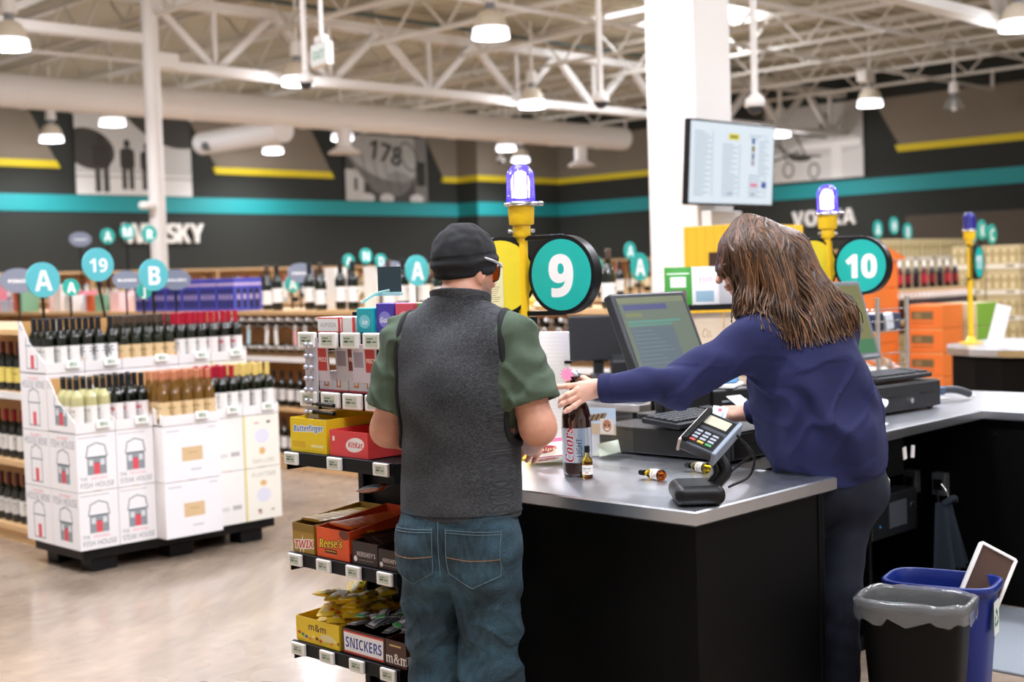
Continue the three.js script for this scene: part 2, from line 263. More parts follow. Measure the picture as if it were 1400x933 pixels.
SKYLIGHTS.forEach(([x, z, w, d], i) => {
  const t = thing('skylight', i ? 'white square skylight out of view, placed to light the tills' : 'bright square skylight in the roof behind the white pillar', 'skylight', [x, HC, z], 0, i ? 'unseen skylights above the tills' : undefined);
  t.userData.kind = 'structure'; part(t, 'diffuser', bx(w, 0.02, d), dayPanel, [0, 0.12, 0]);
  for (const s of [-1, 1]) { part(t, 'curb', bx(w + 0.1, 0.26, 0.05), M.white, [0, 0.1, s * d / 2]); part(t, 'curb', bx(0.05, 0.26, d), M.white, [s * w / 2, 0.1, 0]); }
});
// ---------- hanging fittings ----------
{
  const t = thing('exit_sign', 'hanging white exit sign with green letters', 'exit sign', [7.04, 3.54, -9.22], R(-100));
  part(t, 'housing', bx(0.3, 0.2, 0.07, 0.015), M.white); part(t, 'face', new THREE.PlaneGeometry(0.27, 0.17), printed(canvas(256, 160, (g, w, h) => { fill(g, '#eef5ef', 0, 0, w, h); say(g, 'EXIT', w / 2, h / 2, 92, '#1f9a6a', 'bold', 'sans-serif', 240); }), 0.4), [0, 0, 0.0362]);
  part(t, 'canopy', bx(0.16, 0.07, 0.07, 0.015), M.white, [0, 0.13, 0]); part(t, 'rod', cyl(0.02, 0.02, 2.2, 10), M.white, [0, 1.25, 0]);
  for (const [x, y, z, h, lab] of [[9.55, 4.38, -21.6, 1.4, 'small dome camera on a thin pole below the long duct'], [10.13, 3.06, -6.96, 2.84, 'dome camera on a white pole beside the white pillar'], [10.68, 3.4, -9.26, 2.5, 'dome camera on a white pole before the roof girder'], [23.2, 4.45, -23.4, 1.4, 'small dome camera on a thin pole by the aircraft nose poster'], [8.82, 3.77, -11.86, 2.1, 'dome camera on a white pole beside the exit sign']]) {
    const c = thing('dome_camera', lab, 'camera', [x, y, z]); part(c, 'pole', cyl(0.03, 0.03, h, 12), M.white, [0, h / 2 + 0.04, 0]); part(c, 'collar', lathe([[0.03, 0.12], [0.085, 0.07], [0.09, 0], [0.03, 0]], 18), M.white); part(c, 'dome', new THREE.SphereGeometry(0.075, 16, 8, 0, 7, Math.PI / 2, Math.PI / 2), phys(0x30343a, 0.08), [0, 0.005, 0]);
  }
  const p = thing('spotlight', 'round grey spotlight mounted under the roof joists', 'spotlight', [13.2, 5.05, -8.6], R(-60)); part(p, 'can', lathe([[0, 0.25], [0.13, 0.24], [0.16, -0.2], [0.15, -0.2], [0.12, 0.1], [0, 0.12]], 20), M.greyPl, null, [R(55), 0, 0]).material.side = THREE.DoubleSide; part(p, 'yoke', bx(0.06, 0.5, 0.06, 0.01), M.white, [0, 0.35, 0]);  // round grey housing on a yoke; it gives no light
}
// ---------- menu screen on the pillar ----------
{
  const t = thing('menu_screen', 'large flat screen showing a price list on the white pillar', 'screen', [8.53, 2.42, -6.1]), g = new THREE.Group(); g.name = 'screen'; g.rotation.x = R(4); t.add(g);
  const tex = canvas(1024, 590, (c, w, h) => { fill(c, '#dfe9f2', 0, 0, w, h); c.fillStyle = '#8296aa'; for (let k = 0; k < 3; k++) for (let r = 0; r < 24; r++) { const y = 70 + r * 20; if (k === 1 && r < 4) continue; if (k === 2 && r < 15 && r > 1) { c.fillRect(760 + 70, y, 60 + (r * 37 % 90), 5); continue; } c.fillRect(50 + k * 330, y, 110 + (r * 53 + k * 31) % 110, 5); c.fillRect(250 + k * 330, y, 24, 5); }
    fill(c, '#e2d04a', 450, 70, 130, 46); fill(c, '#7d8b3c', 470, 84, 90, 18); for (const [y, col] of [[90, '#4a6f9c'], [150, '#8a7b52'], [205, '#7e90ab'], [255, '#a99fae']]) fill(c, col, 740, y, 40, 44); fill(c, '#d98aa0', 735, 430, 90, 30); fill(c, '#4a5fa5', 880, 420, 60, 44); say(c, 'WINES', 480, 515, 22, '#5b6c7e'); say(c, 'BEER', 770, 515, 22, '#5b6c7e'); });
  part(g, 'bezel', bx(1.12, 0.64, 0.05, 0.01), M.blackPl); part(g, 'display', new THREE.PlaneGeometry(1.085, 0.605), new THREE.MeshStandardMaterial({ color: 0x000000, emissive: 0xffffff, emissiveMap: tex, emissiveIntensity: 1.5, roughness: 0.3 }), [0, 0, 0.0262]);
  part(t, 'wall_bracket', bx(0.3, 0.3, 0.28, 0.01), M.blackMetal, [0.28, 0, -0.18]); part(t, 'media_box', bx(0.42, 0.16, 0.1, 0.01), M.white, [0.28, -0.42, -0.29]);
  const l = new THREE.RectAreaLight(0xdfe9ff, 0.8, 1.05, 0.58); l.position.set(0, 0, 0.05); l.rotation.y = Math.PI; l.name = 'screen_light'; g.add(l);
}

// ---------- till counters ----------
const CT = 0.92;
{
  // one continuous stainless worktop, U-shaped around the cashier
  const g = extrude([[3.05, 2.33], [3.83, 2.35], [3.83, 2.8], [5.95, 2.86], [5.95, 0.9], [6.82, 0.9], [6.82, 3.86], [3.05, 3.86]], 0.035, 0.005); g.rotateX(-Math.PI / 2); g.translate(0, CT - 0.04, 0);
  const w = single('worktop', 'brushed stainless worktop wrapping around the cashier', 'worktop', g, M.steel);
  const uv = g.attributes.position, u2 = new Float32Array(uv.count * 2); for (let i = 0; i < uv.count; i++) { u2[2 * i] = uv.getX(i); u2[2 * i + 1] = uv.getZ(i) + uv.getY(i); } g.setAttribute('uv', new THREE.BufferAttribute(u2, 2));
}
{
  const t = thing('counter_cabinet', 'black laminate counter cabinet facing the capped customer', 'cabinet', [3.44, 0, -3.08]);
  const H = CT - 0.045; part(t, 'side_panel', bx(0.03, H - 0.08, 1.44, 0.003), M.blackLam, [-0.335, H / 2 + 0.04, 0]); part(t, 'end_panel', bx(0.64, H - 0.08, 0.03, 0.003), M.blackLam, [0.0, H / 2 + 0.04, 0.7]); part(t, 'inner_panel', bx(0.03, H - 0.08, 1.44, 0.003), M.blackLam, [0.32, H / 2 + 0.04, -0.0]); part(t, 'rear_panel', bx(0.64, H - 0.08, 0.03, 0.003), M.blackLam, [0, H / 2 + 0.04, -0.7]);
  part(t, 'plinth', bx(0.6, 0.08, 1.38), M.blackPl, [0, 0.04, 0]); part(t, 'edge_strip', bx(0.02, H, 0.02, 0.003), M.blackPl, [-0.335, H / 2, 0.708]); part(t, 'edge_strip', bx(0.02, H, 0.02, 0.003), M.blackPl, [0.33, H / 2, 0.708]);
  const b = thing('counter_cabinet', 'open-fronted black cabinet under the till behind the waste bins', 'cabinet', [4.9, 0, -3.35]);
  part(b, 'back_panel', bx(2.2, H, 0.03), M.blackLam, [0, H / 2, -0.47]); part(b, 'apron', bx(1.3, 0.17, 0.02, 0.003), M.blackLam, [-0.3, H - 0.085, 0.46]); part(b, 'shelf', bx(2.1, 0.025, 0.6), M.blackLam, [0, 0.34, -0.14]); part(b, 'divider', bx(0.025, H, 0.9), M.blackLam, [0.06, H / 2, 0.02]); part(b, 'bottom', bx(2.15, 0.06, 0.9), M.blackLam, [0, 0.03, 0]);
  for (const s of [0.55, 0.62]) part(b, 'clip', bx(0.03, 0.055, 0.006, 0.003), M.white, [s - 0.2, H - 0.08, 0.475], [0, 0, R(s > 0.6 ? -8 : 8)]);
  const c = thing('counter_cabinet', 'black laminate return cabinet on the far side of the waste bins', 'cabinet', [6.4, 0, -2.4]);
  part(c, 'inner_panel', bx(0.03, H, 2.8), M.blackLam, [-0.39, H / 2, 0]); part(c, 'outer_panel', bx(0.03, H, 2.8), M.blackLam, [0.36, H / 2, 0]); part(c, 'end_panel', bx(0.75, H, 0.03), M.blackLam, [0, H / 2, 1.4]); part(c, 'rear_panel', bx(0.75, H, 0.03), M.blackLam, [0, H / 2, -1.4]); part(c, 'lock', cyl(0.012, 0.012, 0.01, 12), M.chrome, [-0.408, 0.8, -0.42], [0, 0, Math.PI / 2]);
}
// things kept under the counter
{
  const p = thing('computer_case', 'small dark computer case on the shelf below the till', 'computer', [5.6, 0.353, -3.3]); part(p, 'case', bx(0.42, 0.2, 0.36, 0.008), plastic(0x1c1d20, 0.4), [0, 0.1, 0]); part(p, 'front_grille', bx(0.16, 0.12, 0.006, 0.002), plastic(0x4a4d52, 0.5), [0.02, 0.1, 0.183]); part(p, 'power_light', bx(0.012, 0.012, 0.004), plastic(0x3f7fc0, 0.3), [-0.14, 0.06, 0.182]); part(p, 'badge', cyl(0.014, 0.014, 0.004, 14), M.chrome, [0.16, 0.12, 0.182], [Math.PI / 2, 0, 0]);
  for (const z of [-3.23, -3.08]) { const o = thing('outlet_box', 'grey electrical outlet box inside the dark till cabinet', 'outlet', [5.965, 0.55, z], -Math.PI / 2, 'outlet boxes in the till cabinet'); part(o, 'box', bx(0.07, 0.11, 0.05, 0.006), plastic(0x4a4d50, 0.5)); part(o, 'socket', bx(0.04, 0.05, 0.006), M.blackPl, [0, 0, 0.028]); }
  const cm = plastic(0x111214, 0.5);
  single('power_cable', 'black cable looping down inside the till cabinet', 'cable', tube([[5.93, 0.52, -3.08], [5.88, 0.44, -3.04], [5.92, 0.3, -2.98], [5.9, 0.16, -2.96], [5.82, 0.08, -3.0]], 0.006), cm);
  single('power_cable', 'dark cable drooping from the outlet to the computer', 'cable', tube([[5.93, 0.52, -3.23], [5.87, 0.45, -3.22], [5.84, 0.42, -3.28], [5.82, 0.42, -3.34]], 0.006), cm);
  // a jacket hung over a hook
  const j = thing('jacket', 'dark blue-grey jacket hanging under the counter', 'jacket', [5.74, 0.2, -2.94]); const jg = new THREE.PlaneGeometry(0.34, 0.5, 24, 24), q = jg.attributes.position;
  for (let i = 0; i < q.count; i++) { const u = q.getX(i) / 0.34, v = q.getY(i) / 0.5; q.setXYZ(i, u * 0.34 * (0.55 + 0.45 * (0.5 - v)) - v * 0.1, (v + 0.5) * 0.48, Math.sin(u * 17) * 0.035 * (0.6 - v) + Math.cos(u * 3) * 0.05); } jg.computeVertexNormals(); j.scale.set(0.7, 0.66, 0.8);
  const jm = mat(0x18222c, 0.9, { side: THREE.DoubleSide }); part(j, 'cloth', jg, jm); part(j, 'collar', tube([[-0.1, 0.47, 0.03], [-0.05, 0.51, 0.07], [0.02, 0.48, 0.05]], 0.02), jm); part(j, 'hook', tube([[-0.06, 0.49, 0.05], [-0.06, 0.56, 0.03], [-0.06, 0.6, 0.0]], 0.005), M.chrome);
  single('wooden_board', 'pale wooden board leaning inside the till cabinet', 'board', bx(0.1, 0.2, 0.02, 0.003), M.wood, [5.09, 0.455, -3.1], [0, 0.2, 0.05]);
}
// ---------- lane posts ----------
const signTex = (s, bg, size) => canvas(256, 256, (g, w, h) => { fill(g, bg, 0, 0, w, h); say(g, s, w / 2, h / 2 + 4, size, '#f6f2ee'); g.strokeStyle = '#f6f2ee'; g.lineWidth = 9; g.lineJoin = 'round'; g.strokeText(s, w / 2, h / 2 + 4); });
function discGeo(r, n = 40) { return memo('disc' + r, () => new THREE.CircleGeometry(r, n)); }
const noticeTex = canvas(160, 220, (g, w, h) => { fill(g, '#efe3b0', 0, 0, w, h); for (let i = 0; i < 14; i++) fill(g, '#9b8f6a', 16, 60 + i * 10, 128 - (i * 31 % 26), 3); fill(g, '#c3a94c', 30, 18, 100, 22); say(g, '~', 110, 205, 24, '#555'); });
function lanePost(num, label, [x, z], lit, turn = 0, h = 1.11) {
  const t = thing('lane_post', label, 'lane sign', [x, CT, z], turn), y9 = 0.69;
  part(t, 'base_flange', lathe([[0, 0.0], [0.1, 0], [0.1, 0.012], [0.045, 0.022], [0.03, 0.06], [0, 0.06]], 24), M.yellow); part(t, 'pole', cyl(0.021, 0.021, 0.84, 20), M.yellow, [0, 0.44, 0]);
  part(t, 'collar', lathe([[0.021, 0.83], [0.034, 0.84], [0.034, 0.875], [0.028, 0.88]], 18), M.yellow);
  for (const s of [-1, 1]) part(t, 'wing_screw', cyl(0.008, 0.008, 0.018, 10), M.chrome, [s * 0.03, 0.86, s * 0.03], [Math.PI / 2, 0, R(45 * s)]);
  part(t, 'lamp_cup', lathe([[0.028, 0.878], [0.047, 0.885], [0.05, 0.95], [0.046, 0.955], [0, 0.955]], 24), M.yellow); part(t, 'clamp_ring', lathe([[0.045, 0.952], [0.064, 0.955], [0.064, 0.968], [0.045, 0.97]], 24), M.chrome); part(t, 'clamp_bolt', cyl(0.01, 0.01, 0.03, 10), M.chrome, [0.05, 0.962, 0.05], [0, 0, Math.PI / 2]);
  const prof = [[0.052, 0.968]]; for (let i = 0; i < 9; i++) { const yy = 0.975 + i * 0.011; prof.push([0.051, yy], [0.054, yy + 0.004], [0.051, yy + 0.008]); } prof.push([0.047, 1.085], [0.034, 1.103], [0.014, 1.112], [0.0001, 1.113]);
  const lens = phys(lit ? 0xa295f6 : 0x2a2a96, 0.12, { transmission: lit ? 0.92 : 0.35, thickness: 0, ior: 1.45, side: THREE.DoubleSide }); part(t, 'beacon_lens', lathe(prof, 24), lens);
  for (let k = 0; k < 6; k++) bar(t, 'lens_guard', [0.0535 * Math.cos(k), 0.97, 0.0535 * Math.sin(k)], [0.05 * Math.cos(k), 1.08, 0.05 * Math.sin(k)], 0.003, 0.003, plastic(0x4436a8, 0.3));
  if (lit) { const b = part(t, 'beacon_bulb', lathe([[0, 0.982], [0.034, 0.986], [0.036, 1.05], [0.024, 1.08], [0, 1.088]], 16), new THREE.MeshStandardMaterial({ color: 0xffffff, emissive: 0xe6ecff, emissiveIntensity: 20 })); const l = new THREE.PointLight(0x8f86ff, 0.5); l.position.y = 1.03; l.castShadow = true; l.name = 'beacon_light'; t.add(l); }
  const s = part(t, 'number_sign', new THREE.CylinderGeometry(0.147, 0.147, 0.05, 44), M.blackPl, [0.0, y9, 0.19], [0, 0, Math.PI / 2]);
  const f = part(s, 'number_face', discGeo(0.132), printed(signTex(num, '#12b0a4', num.length > 1 ? 150 : 200), 0.4), [0, 0.0258, 0], [-Math.PI / 2, 0, -Math.PI / 2]);
  if (lit) { const y = part(t, 'yellow_sign', new THREE.CylinderGeometry(0.147, 0.147, 0.03, 44), M.blackPl, [-0.085, y9, -0.05], [Math.PI / 2, 0, 0]); y.rotation.order = 'YXZ'; y.rotation.y = R(-28); part(y, 'yellow_face', discGeo(0.135), mat(0xf2d92c, 0.4), [0, 0.0158, 0], [-Math.PI / 2, 0, 0]); }
  for (const s2 of [-1, 1]) part(t, 'sign_arm', bx(0.016, 0.018, 0.24, 0.004), M.blackPl, [0, y9 + s2 * 0.142, 0.07]);
  part(t, 'frame_upright', bx(0.012, 0.28, 0.012, 0.003), M.blackPl, [-0.018, y9, -0.022]);
  part(t, 'bracket', bx(0.03, 0.05, 0.03, 0.004), M.blackMetal, [0.01, y9 - 0.18, 0.03]);
  return t;
}
const p9 = lanePost('9', 'yellow till post with teal nine disc, beside the capped man', [3.625, -3.555], true, R(9));
part(p9, 'notice', new THREE.PlaneGeometry(0.12, 0.17), printed(noticeTex, 0.7), [-0.14, 0.66, -0.0585], [0, R(-28), 0]);
lanePost('10', 'yellow till post with teal ten disc, behind the cashier', [6.04, -3.72], true, R(6));
lanePost('11', 'yellow till post with unlit dark blue beacon on the far black counter', [10.78, -5.27], false, R(100));

// ---------- screens, keyboards, drawers ----------
const posTex = canvas(512, 420, (g, w, h) => {
  fill(g, '#5d675c', 0, 0, w, h); fill(g, '#6d745c', 0, 0, w, 26); fill(g, '#474a72', 30, 34, 330, 26); fill(g, '#6c7350', 30, 74, 120, 18); fill(g, '#4d7f77', 30, 110, 400, 10); fill(g, '#50796f', 30, 124, 330, 12);
  fill(g, '#515e66', 30, 140, 330, 200); for (let i = 0; i < 9; i++) fill(g, '#5e6b72', 44, 156 + i * 19, 150 + i * 23 % 120, 4); fill(g, '#4b4a72', 0, 350, w, 34); for (let i = 0; i < 4; i++) say(g, ['TOTAL', 'QTY', 'TAX', 'CASH'][i], 80 + i * 115, 367, 18, '#a9abc0'); fill(g, '#3d6b60', 0, 388, w, 32);
});
function tillScreen(label, pos, turn, tilt, tex, w, h, grey) {
  const t = thing('till_monitor', label, 'monitor', pos, turn), fm = grey ? plastic(0x6d7276, 0.4) : plastic(0x26292d, 0.35);
  part(t, 'stand_foot', bx(0.22, 0.02, 0.18, 0.008), grey ? M.offwhite : fm, [0, 0.01, 0]); part(t, 'stand_neck', bx(0.09, 0.24, 0.05, 0.01), grey ? M.offwhite : fm, [0, 0.13, -0.04], [R(-8), 0, 0]);
  const s = part(t, 'bezel', bx(w, h, 0.045, 0.012), fm, [0, 0.09 + h / 2 * Math.cos(tilt), -0.005 - 0.04], [-tilt, 0, 0]);
  part(s, 'display', new THREE.PlaneGeometry(w - 0.05, h - 0.055), new THREE.MeshStandardMaterial({ color: 0x101010, emissive: 0xffffff, emissiveMap: tex, emissiveIntensity: 2.1, roughness: 0.25 }), [0, 0.004, 0.0232]);
  part(s, 'button_strip', bx(w * 0.3, 0.012, 0.006, 0.002), M.greyPl, [w * 0.3, -h / 2 + 0.014, 0.023]);
  const l = new THREE.RectAreaLight(0xcfe0d8, 0.25, w - 0.06, h - 0.06); l.position.set(0, 0, 0.03); l.rotation.y = Math.PI; l.name = 'screen_light'; s.add(l);
}
tillScreen('dark framed till monitor tilted back beneath the number 9 disc', [4.22, 1.03, -3.33], R(-4), R(24), posTex, 0.44, 0.44);
tillScreen('grey framed till monitor on a pale stand behind the cashier', [5.7, 1.06, -3.4], R(-4), R(18), canvas(256, 200, (g, w, h) => { fill(g, '#6c6a48', 0, 0, w, h); fill(g, '#7d7a52', 12, 14, 150, 110); fill(g, '#5a5c50', 60, 30, 150, 110); fill(g, '#8a8558', 90, 50, 90, 60); fill(g, '#3f6b4c', 0, 160, w, 40); }), 0.42, 0.4, true);
const keyMat = plastic(0x1a1b1e, 0.5), keyTop = plastic(0x2e3034, 0.5);
function keyboard(label, pos, turn, pitch) {
  const t = thing('keyboard', label, 'keyboard', pos, turn), b = part(t, 'base', bx(0.44, 0.022, 0.17, 0.006), keyMat, [0, 0.024, 0], [pitch, 0, 0]);
  for (let r = 0; r < 5; r++) for (let c = 0; c < 18; c++) { if (c === 14) continue; part(b, 'key', bx(0.0185, 0.01, 0.022, 0.003), keyTop, [-0.2 + c * 0.0235, 0.015, -0.06 + r * 0.028]); }
}
keyboard('black till keyboard on the drawer under the reaching arm', [4.06, 1.028, -3.1], R(4), R(6));
keyboard('dark keyboard on the cash drawer beneath the grey framed monitor', [5.72, 1.062, -3.2], R(-5), R(4));
function drawer(label, pos, turn, w, h, d) {
  const t = thing('cash_drawer', label, 'cash drawer', pos, turn); part(t, 'body', bx(w, h, d, 0.006), plastic(0x131416, 0.45), [0, h / 2 + 0.008, 0]); part(t, 'front', bx(w - 0.006, h - 0.012, 0.012, 0.003), plastic(0x1a1c20, 0.35), [0, h / 2 + 0.008, d / 2 + 0.006]);
  part(t, 'lock', cyl(0.013, 0.013, 0.012, 16), M.chrome, [0, h / 2 - 0.01, d / 2 + 0.016], [Math.PI / 2, 0, 0]); for (const s of [-1, 1]) { part(t, 'slot', bx(0.12, 0.005, 0.004), M.blackPl, [s * w * 0.26, h * 0.62, d / 2 + 0.012]); for (const q of [-1, 1]) part(t, 'foot', cyl(0.014, 0.014, 0.008, 10), M.blackPl, [s * (w / 2 - 0.03), 0.004, q * (d / 2 - 0.03)]); }
}
drawer('black cash drawer beneath the till monitor on the worktop', [4.12, CT, -3.11], 0, 0.48, 0.1, 0.62);
drawer('black cash drawer with a chrome lock beside the white bags', [5.72, CT, -3.32], R(-4), 0.52, 0.13, 0.44);
single('paper_sheet', 'receipt sheets lying behind the keyboard', 'paper', bx(0.2, 0.012, 0.26, 0.002), M.paper, [4.56, 1.127, -3.4], [0, 0.4, 0]);
{ const t = thing('receipt_printer', 'black receipt printer topped with loose papers beside the till monitor', 'printer', [4.56, CT, -3.4], R(-10)); part(t, 'body', bx(0.24, 0.19, 0.3, 0.015), M.blackPl, [0, 0.105, 0]); part(t, 'base', bx(0.22, 0.015, 0.28), M.blackPl, [0, 0.0075, 0]); part(t, 'paper_slot', bx(0.14, 0.008, 0.012), M.greyPl, [0, 0.15, 0.152]); part(t, 'receipt', bx(0.08, 0.002, 0.07), M.paper, [0, 0.153, 0.18], [0.5, 0, 0]); }
single('blue_wipe_pack', 'small blue and pink pack on the receipts', 'pack', bx(0.09, 0.04, 0.14, 0.012), mat(0x6fa8d8, 0.5), [4.6, 1.155, -3.36], [0, 0.7, 0]);
{ // crumpled white bags
  for (const [x, z, s, lab] of [[5.22, -3.1, 0.17, 'crumpled white plastic bag beside the cash drawer'], [5.02, -2.95, 0.13, 'flattened white plastic bag at the edge of the worktop']]) {
    const g = new THREE.IcosahedronGeometry(1, 4), q = g.attributes.position; for (let i = 0; i < q.count; i++) { const v = V(q.getX(i), q.getY(i), q.getZ(i)), n = perlin.noise(v.x * 2.2 + x, v.y * 2.2, v.z * 2.2) * 0.5 + Math.abs(perlin.noise(v.x * 5, v.y * 5 + x, v.z * 5)) * 0.3; v.multiplyScalar(0.8 + n); q.setXYZ(i, v.x * s, Math.max(0, (v.y + 0.7) * s * (s > 0.15 ? 0.5 : 0.2)), v.z * s * 0.8); } g.computeVertexNormals();
    single('plastic_bag', lab, 'bag', g, mat(0xf1f1f1, 0.35), [x, CT, z]);
  }
  const t = thing('barcode_scanner', 'handheld barcode scanner with a coiled white cord', 'scanner', [6.3, CT, -3.2], R(60)); part(t, 'head', bx(0.05, 0.045, 0.09, 0.015), plastic(0x3b4a66, 0.4), [0, 0.05, -0.07]); part(t, 'handle', tube([[0, 0.055, -0.04], [0, 0.05, 0.04], [0, 0.025, 0.12]], 0.019), plastic(0x2a2d33, 0.45)); part(t, 'window', bx(0.04, 0.03, 0.004), plastic(0x101014, 0.1), [0, 0.05, -0.117]); part(t, 'cord', tube([[0, 0.02, 0.13], [0.08, 0.008, 0.2], [0.26, 0.006, 0.22], [0.36, 0.006, 0.08], [0.24, 0.006, -0.06], [0.0, 0.006, 0.0]], 0.005, 40), M.white);
}
// ---------- on the near worktop ----------
{   // payment terminal on its stand
  const t = thing('card_terminal', 'payment terminal tilted on a curved black stand at the worktop corner', 'card terminal', [3.19, CT, -2.43]);
  const foot = new RoundedBoxGeometry(0.2, 0.06, 0.15, 4, 0.028); part(t, 'foot', foot, M.blackPl, [0, 0.03, 0], [0, R(45), 0]); part(t, 'badge', cyl(0.012, 0.012, 0.004, 16), M.white, [-0.078, 0.03, 0.0], [0, R(0), R(82)]); part(t, 'screw_hole', cyl(0.009, 0.009, 0.004, 12), plastic(0x050505, 0.6), [-0.05, 0.028, 0.062], [R(55), 0, R(30)]);
  const st = tube([[0.06, 0.05, 0.03], [0.085, 0.085, 0.045], [0.085, 0.12, 0.03], [0.06, 0.16, 0.0]], 0.02, 20, 10); part(t, 'stand', st, M.blackPl); part(t, 'stand_rib', tube([[0.04, 0.05, 0.015], [0.062, 0.085, 0.03], [0.06, 0.12, 0.015], [0.045, 0.15, -0.005]], 0.011, 16, 8), M.blackPl);
  const X = V(0.036, -0.045, 0.112).normalize(), Y = V(0.185, 0.058, -0.005).normalize(), Z = X.clone().cross(Y).normalize(), Y2 = Z.clone().cross(X);
  const g = new THREE.Group(); g.name = 'terminal'; g.quaternion.setFromRotationMatrix(new THREE.Matrix4().makeBasis(X, Y2, Z)); g.position.set(0.065, 0.19, 0.005); t.add(g);
  part(g, 'shell', bx(0.115, 0.2, 0.035, 0.01), plastic(0x3b4048, 0.35)); part(g, 'side_guard', bx(0.014, 0.205, 0.048, 0.005), plastic(0x8d99a8, 0.3), [0.056, 0, -0.003]); part(g, 'side_guard', bx(0.01, 0.205, 0.044, 0.004), plastic(0xcfc3ba, 0.35), [-0.056, 0, 0.0]); part(g, 'display', bx(0.074, 0.05, 0.004, 0.001), mat(0xb9b7a4, 0.25), [0, 0.052, 0.0185]); part(g, 'display_frame', bx(0.094, 0.07, 0.003, 0.001), M.blackPl, [0, 0.052, 0.0172]); part(g, 'key_well', bx(0.092, 0.088, 0.004, 0.002), M.blackPl, [0, -0.045, 0.018]);
  for (let r = 0; r < 4; r++) for (let c = 0; c < 3; c++) part(g, 'key', bx(0.02, 0.011, 0.005, 0.002), plastic(r === 3 ? [0xb04a42, 0xd0b04a, 0x4a9a5c][c] : 0x9aa0ac, 0.45), [-0.026 + c * 0.026, -0.022 - r * 0.018, 0.021]); part(g, 'swipe_slot', bx(0.018, 0.19, 0.02, 0.004), M.blackPl, [-0.046, 0, 0.022]); part(g, 'back_plate', bx(0.1, 0.14, 0.02, 0.006), M.blackMetal, [0, 0, -0.025]);
  part(t, 'cable', tube([[0.14, 0.19, 0.05], [0.17, 0.13, 0.08], [0.16, 0.1, 0.05], [0.11, 0.06, 0.02]], 0.004), M.blackPl); part(t, 'cable', tube([[0.15, 0.19, 0.04], [0.2, 0.12, 0.07], [0.19, 0.06, 0.06], [0.12, 0.03, 0.03]], 0.004), M.blackPl);
}
{   // the large beer bottle in the cashier's hand
  const t = thing('beer_bottle', 'large brown beer bottle with silver label under the cashier\'s hand', 'beer bottle', [3.385, CT, -3.085], R(-62)), amber = phys(0x2a0f05, 0.05, { clearcoat: 1, clearcoatRoughness: 0.03 });
  part(t, 'glass', lathe([[0, 0.004], [0.04, 0], [0.048, 0.006], [0.0505, 0.02], [0.0505, 0.19], [0.049, 0.21], [0.043, 0.235], [0.03, 0.262], [0.022, 0.285], [0.0175, 0.315], [0.0165, 0.335], [0.018, 0.338], [0.018, 0.348], [0, 0.348]], 36), amber);
  const beer = canvas(1024, 420, (g, w, h) => { fill(g, '#b9bdc4', 0, 0, w, h); for (const [a, b, c] of [[0, 60, '#9aa3b0'], [430, 12, '#dfe3ea'], [560, 90, '#8fa0b4'], [700, 60, '#dfe3ea']]) fill(g, c, a, 0, b, h); g.save(); g.translate(w / 2 - 52, h / 2); g.rotate(-Math.PI / 2); g.font = 'italic bold 150px serif'; g.lineWidth = 12; g.strokeStyle = '#f1eef0'; g.strokeText('Coors', 0, 0); g.fillStyle = '#b01530'; g.fillText('Coors', 0, 0); g.restore(); g.save(); g.translate(w / 2 + 66, h / 2 + 30); g.rotate(-Math.PI / 2); say(g, 'LIGHT', 0, 0, 84, '#16233f', ''); g.restore(); });
  part(t, 'label', new THREE.CylinderGeometry(0.0512, 0.0512, 0.118, 40, 1, true, -Math.PI, 2 * Math.PI), printed(beer, 0.25, { metalness: 0.35 }), [0, 0.108, 0]); part(t, 'cap', lathe([[0, 0.362], [0.017, 0.36], [0.0195, 0.348], [0.0195, 0.342]], 20), mat(0xc6cad0, 0.3, { metalness: 0.8 }));
  const st = []; for (let i = 0; i < 22; i++) { const a = i / 22 * 2 * Math.PI, r = i % 2 ? 0.027 : 0.015; st.push([Math.cos(a) * r, Math.sin(a) * r]); } part(t, 'neck_tag', extrude(st, 0.003), mat(0xf08cb4, 0.6), [-0.02, 0.35, 0.03], [R(-12), 0, 0]);
  part(t, 'base_ring', new THREE.TorusGeometry(0.045, 0.004, 8, 30), amber, [0, 0.006, 0], [Math.PI / 2, 0, 0]);
}
function mini(label, pos, rot, cap, liquid) {
  const t = thing('miniature_bottle', label, 'miniature bottle', pos); t.rotation.set(...rot);
  part(t, 'glass', lathe([[0, 0.001], [0.016, 0], [0.018, 0.004], [0.018, 0.056], [0.015, 0.066], [0.008, 0.076], [0.007, 0.092], [0, 0.092]], 20), phys(0xffffff, 0.03, { transmission: 1, thickness: 0.02, ior: 1.36, attenuationColor: new THREE.Color(liquid), attenuationDistance: 0.045 }));
  part(t, 'cap', cyl(0.0095, 0.0095, 0.022, 16), cap, [0, 0.099, 0]); part(t, 'label', new THREE.CylinderGeometry(0.0183, 0.0183, 0.032, 24, 1, true), printed(memo('minilab', () => canvas(256, 96, (g, w, h) => { fill(g, '#eee9df', 0, 0, w, h); for (let k = 0; k < 2; k++) { say(g, 'RUM', 64 + k * 128, 34, 26, '#554c44', 'bold', 'serif'); fill(g, '#8d8478', 34 + k * 128, 58, 60, 4); fill(g, '#b04038', 52 + k * 128, 72, 24, 8); } })), 0.5), [0, 0.03, 0]); return t;
}
mini('miniature bottle of amber spirit standing against the large beer bottle', [3.352, CT, -3.01], [0, 0.6, 0], M.blackPl, 0xe0a21c);
mini('miniature bottle with a black cap lying between the beer bottle and the terminal', [3.447, CT + 0.018, -2.762], [R(-90), 0, R(-8)], M.blackPl, 0xf0a800);
mini('miniature bottle with a crest label lying behind the payment terminal stand', [3.655, CT + 0.018, -2.735], [R(-90), 0, R(-12)], M.blackPl, 0xd8c860);
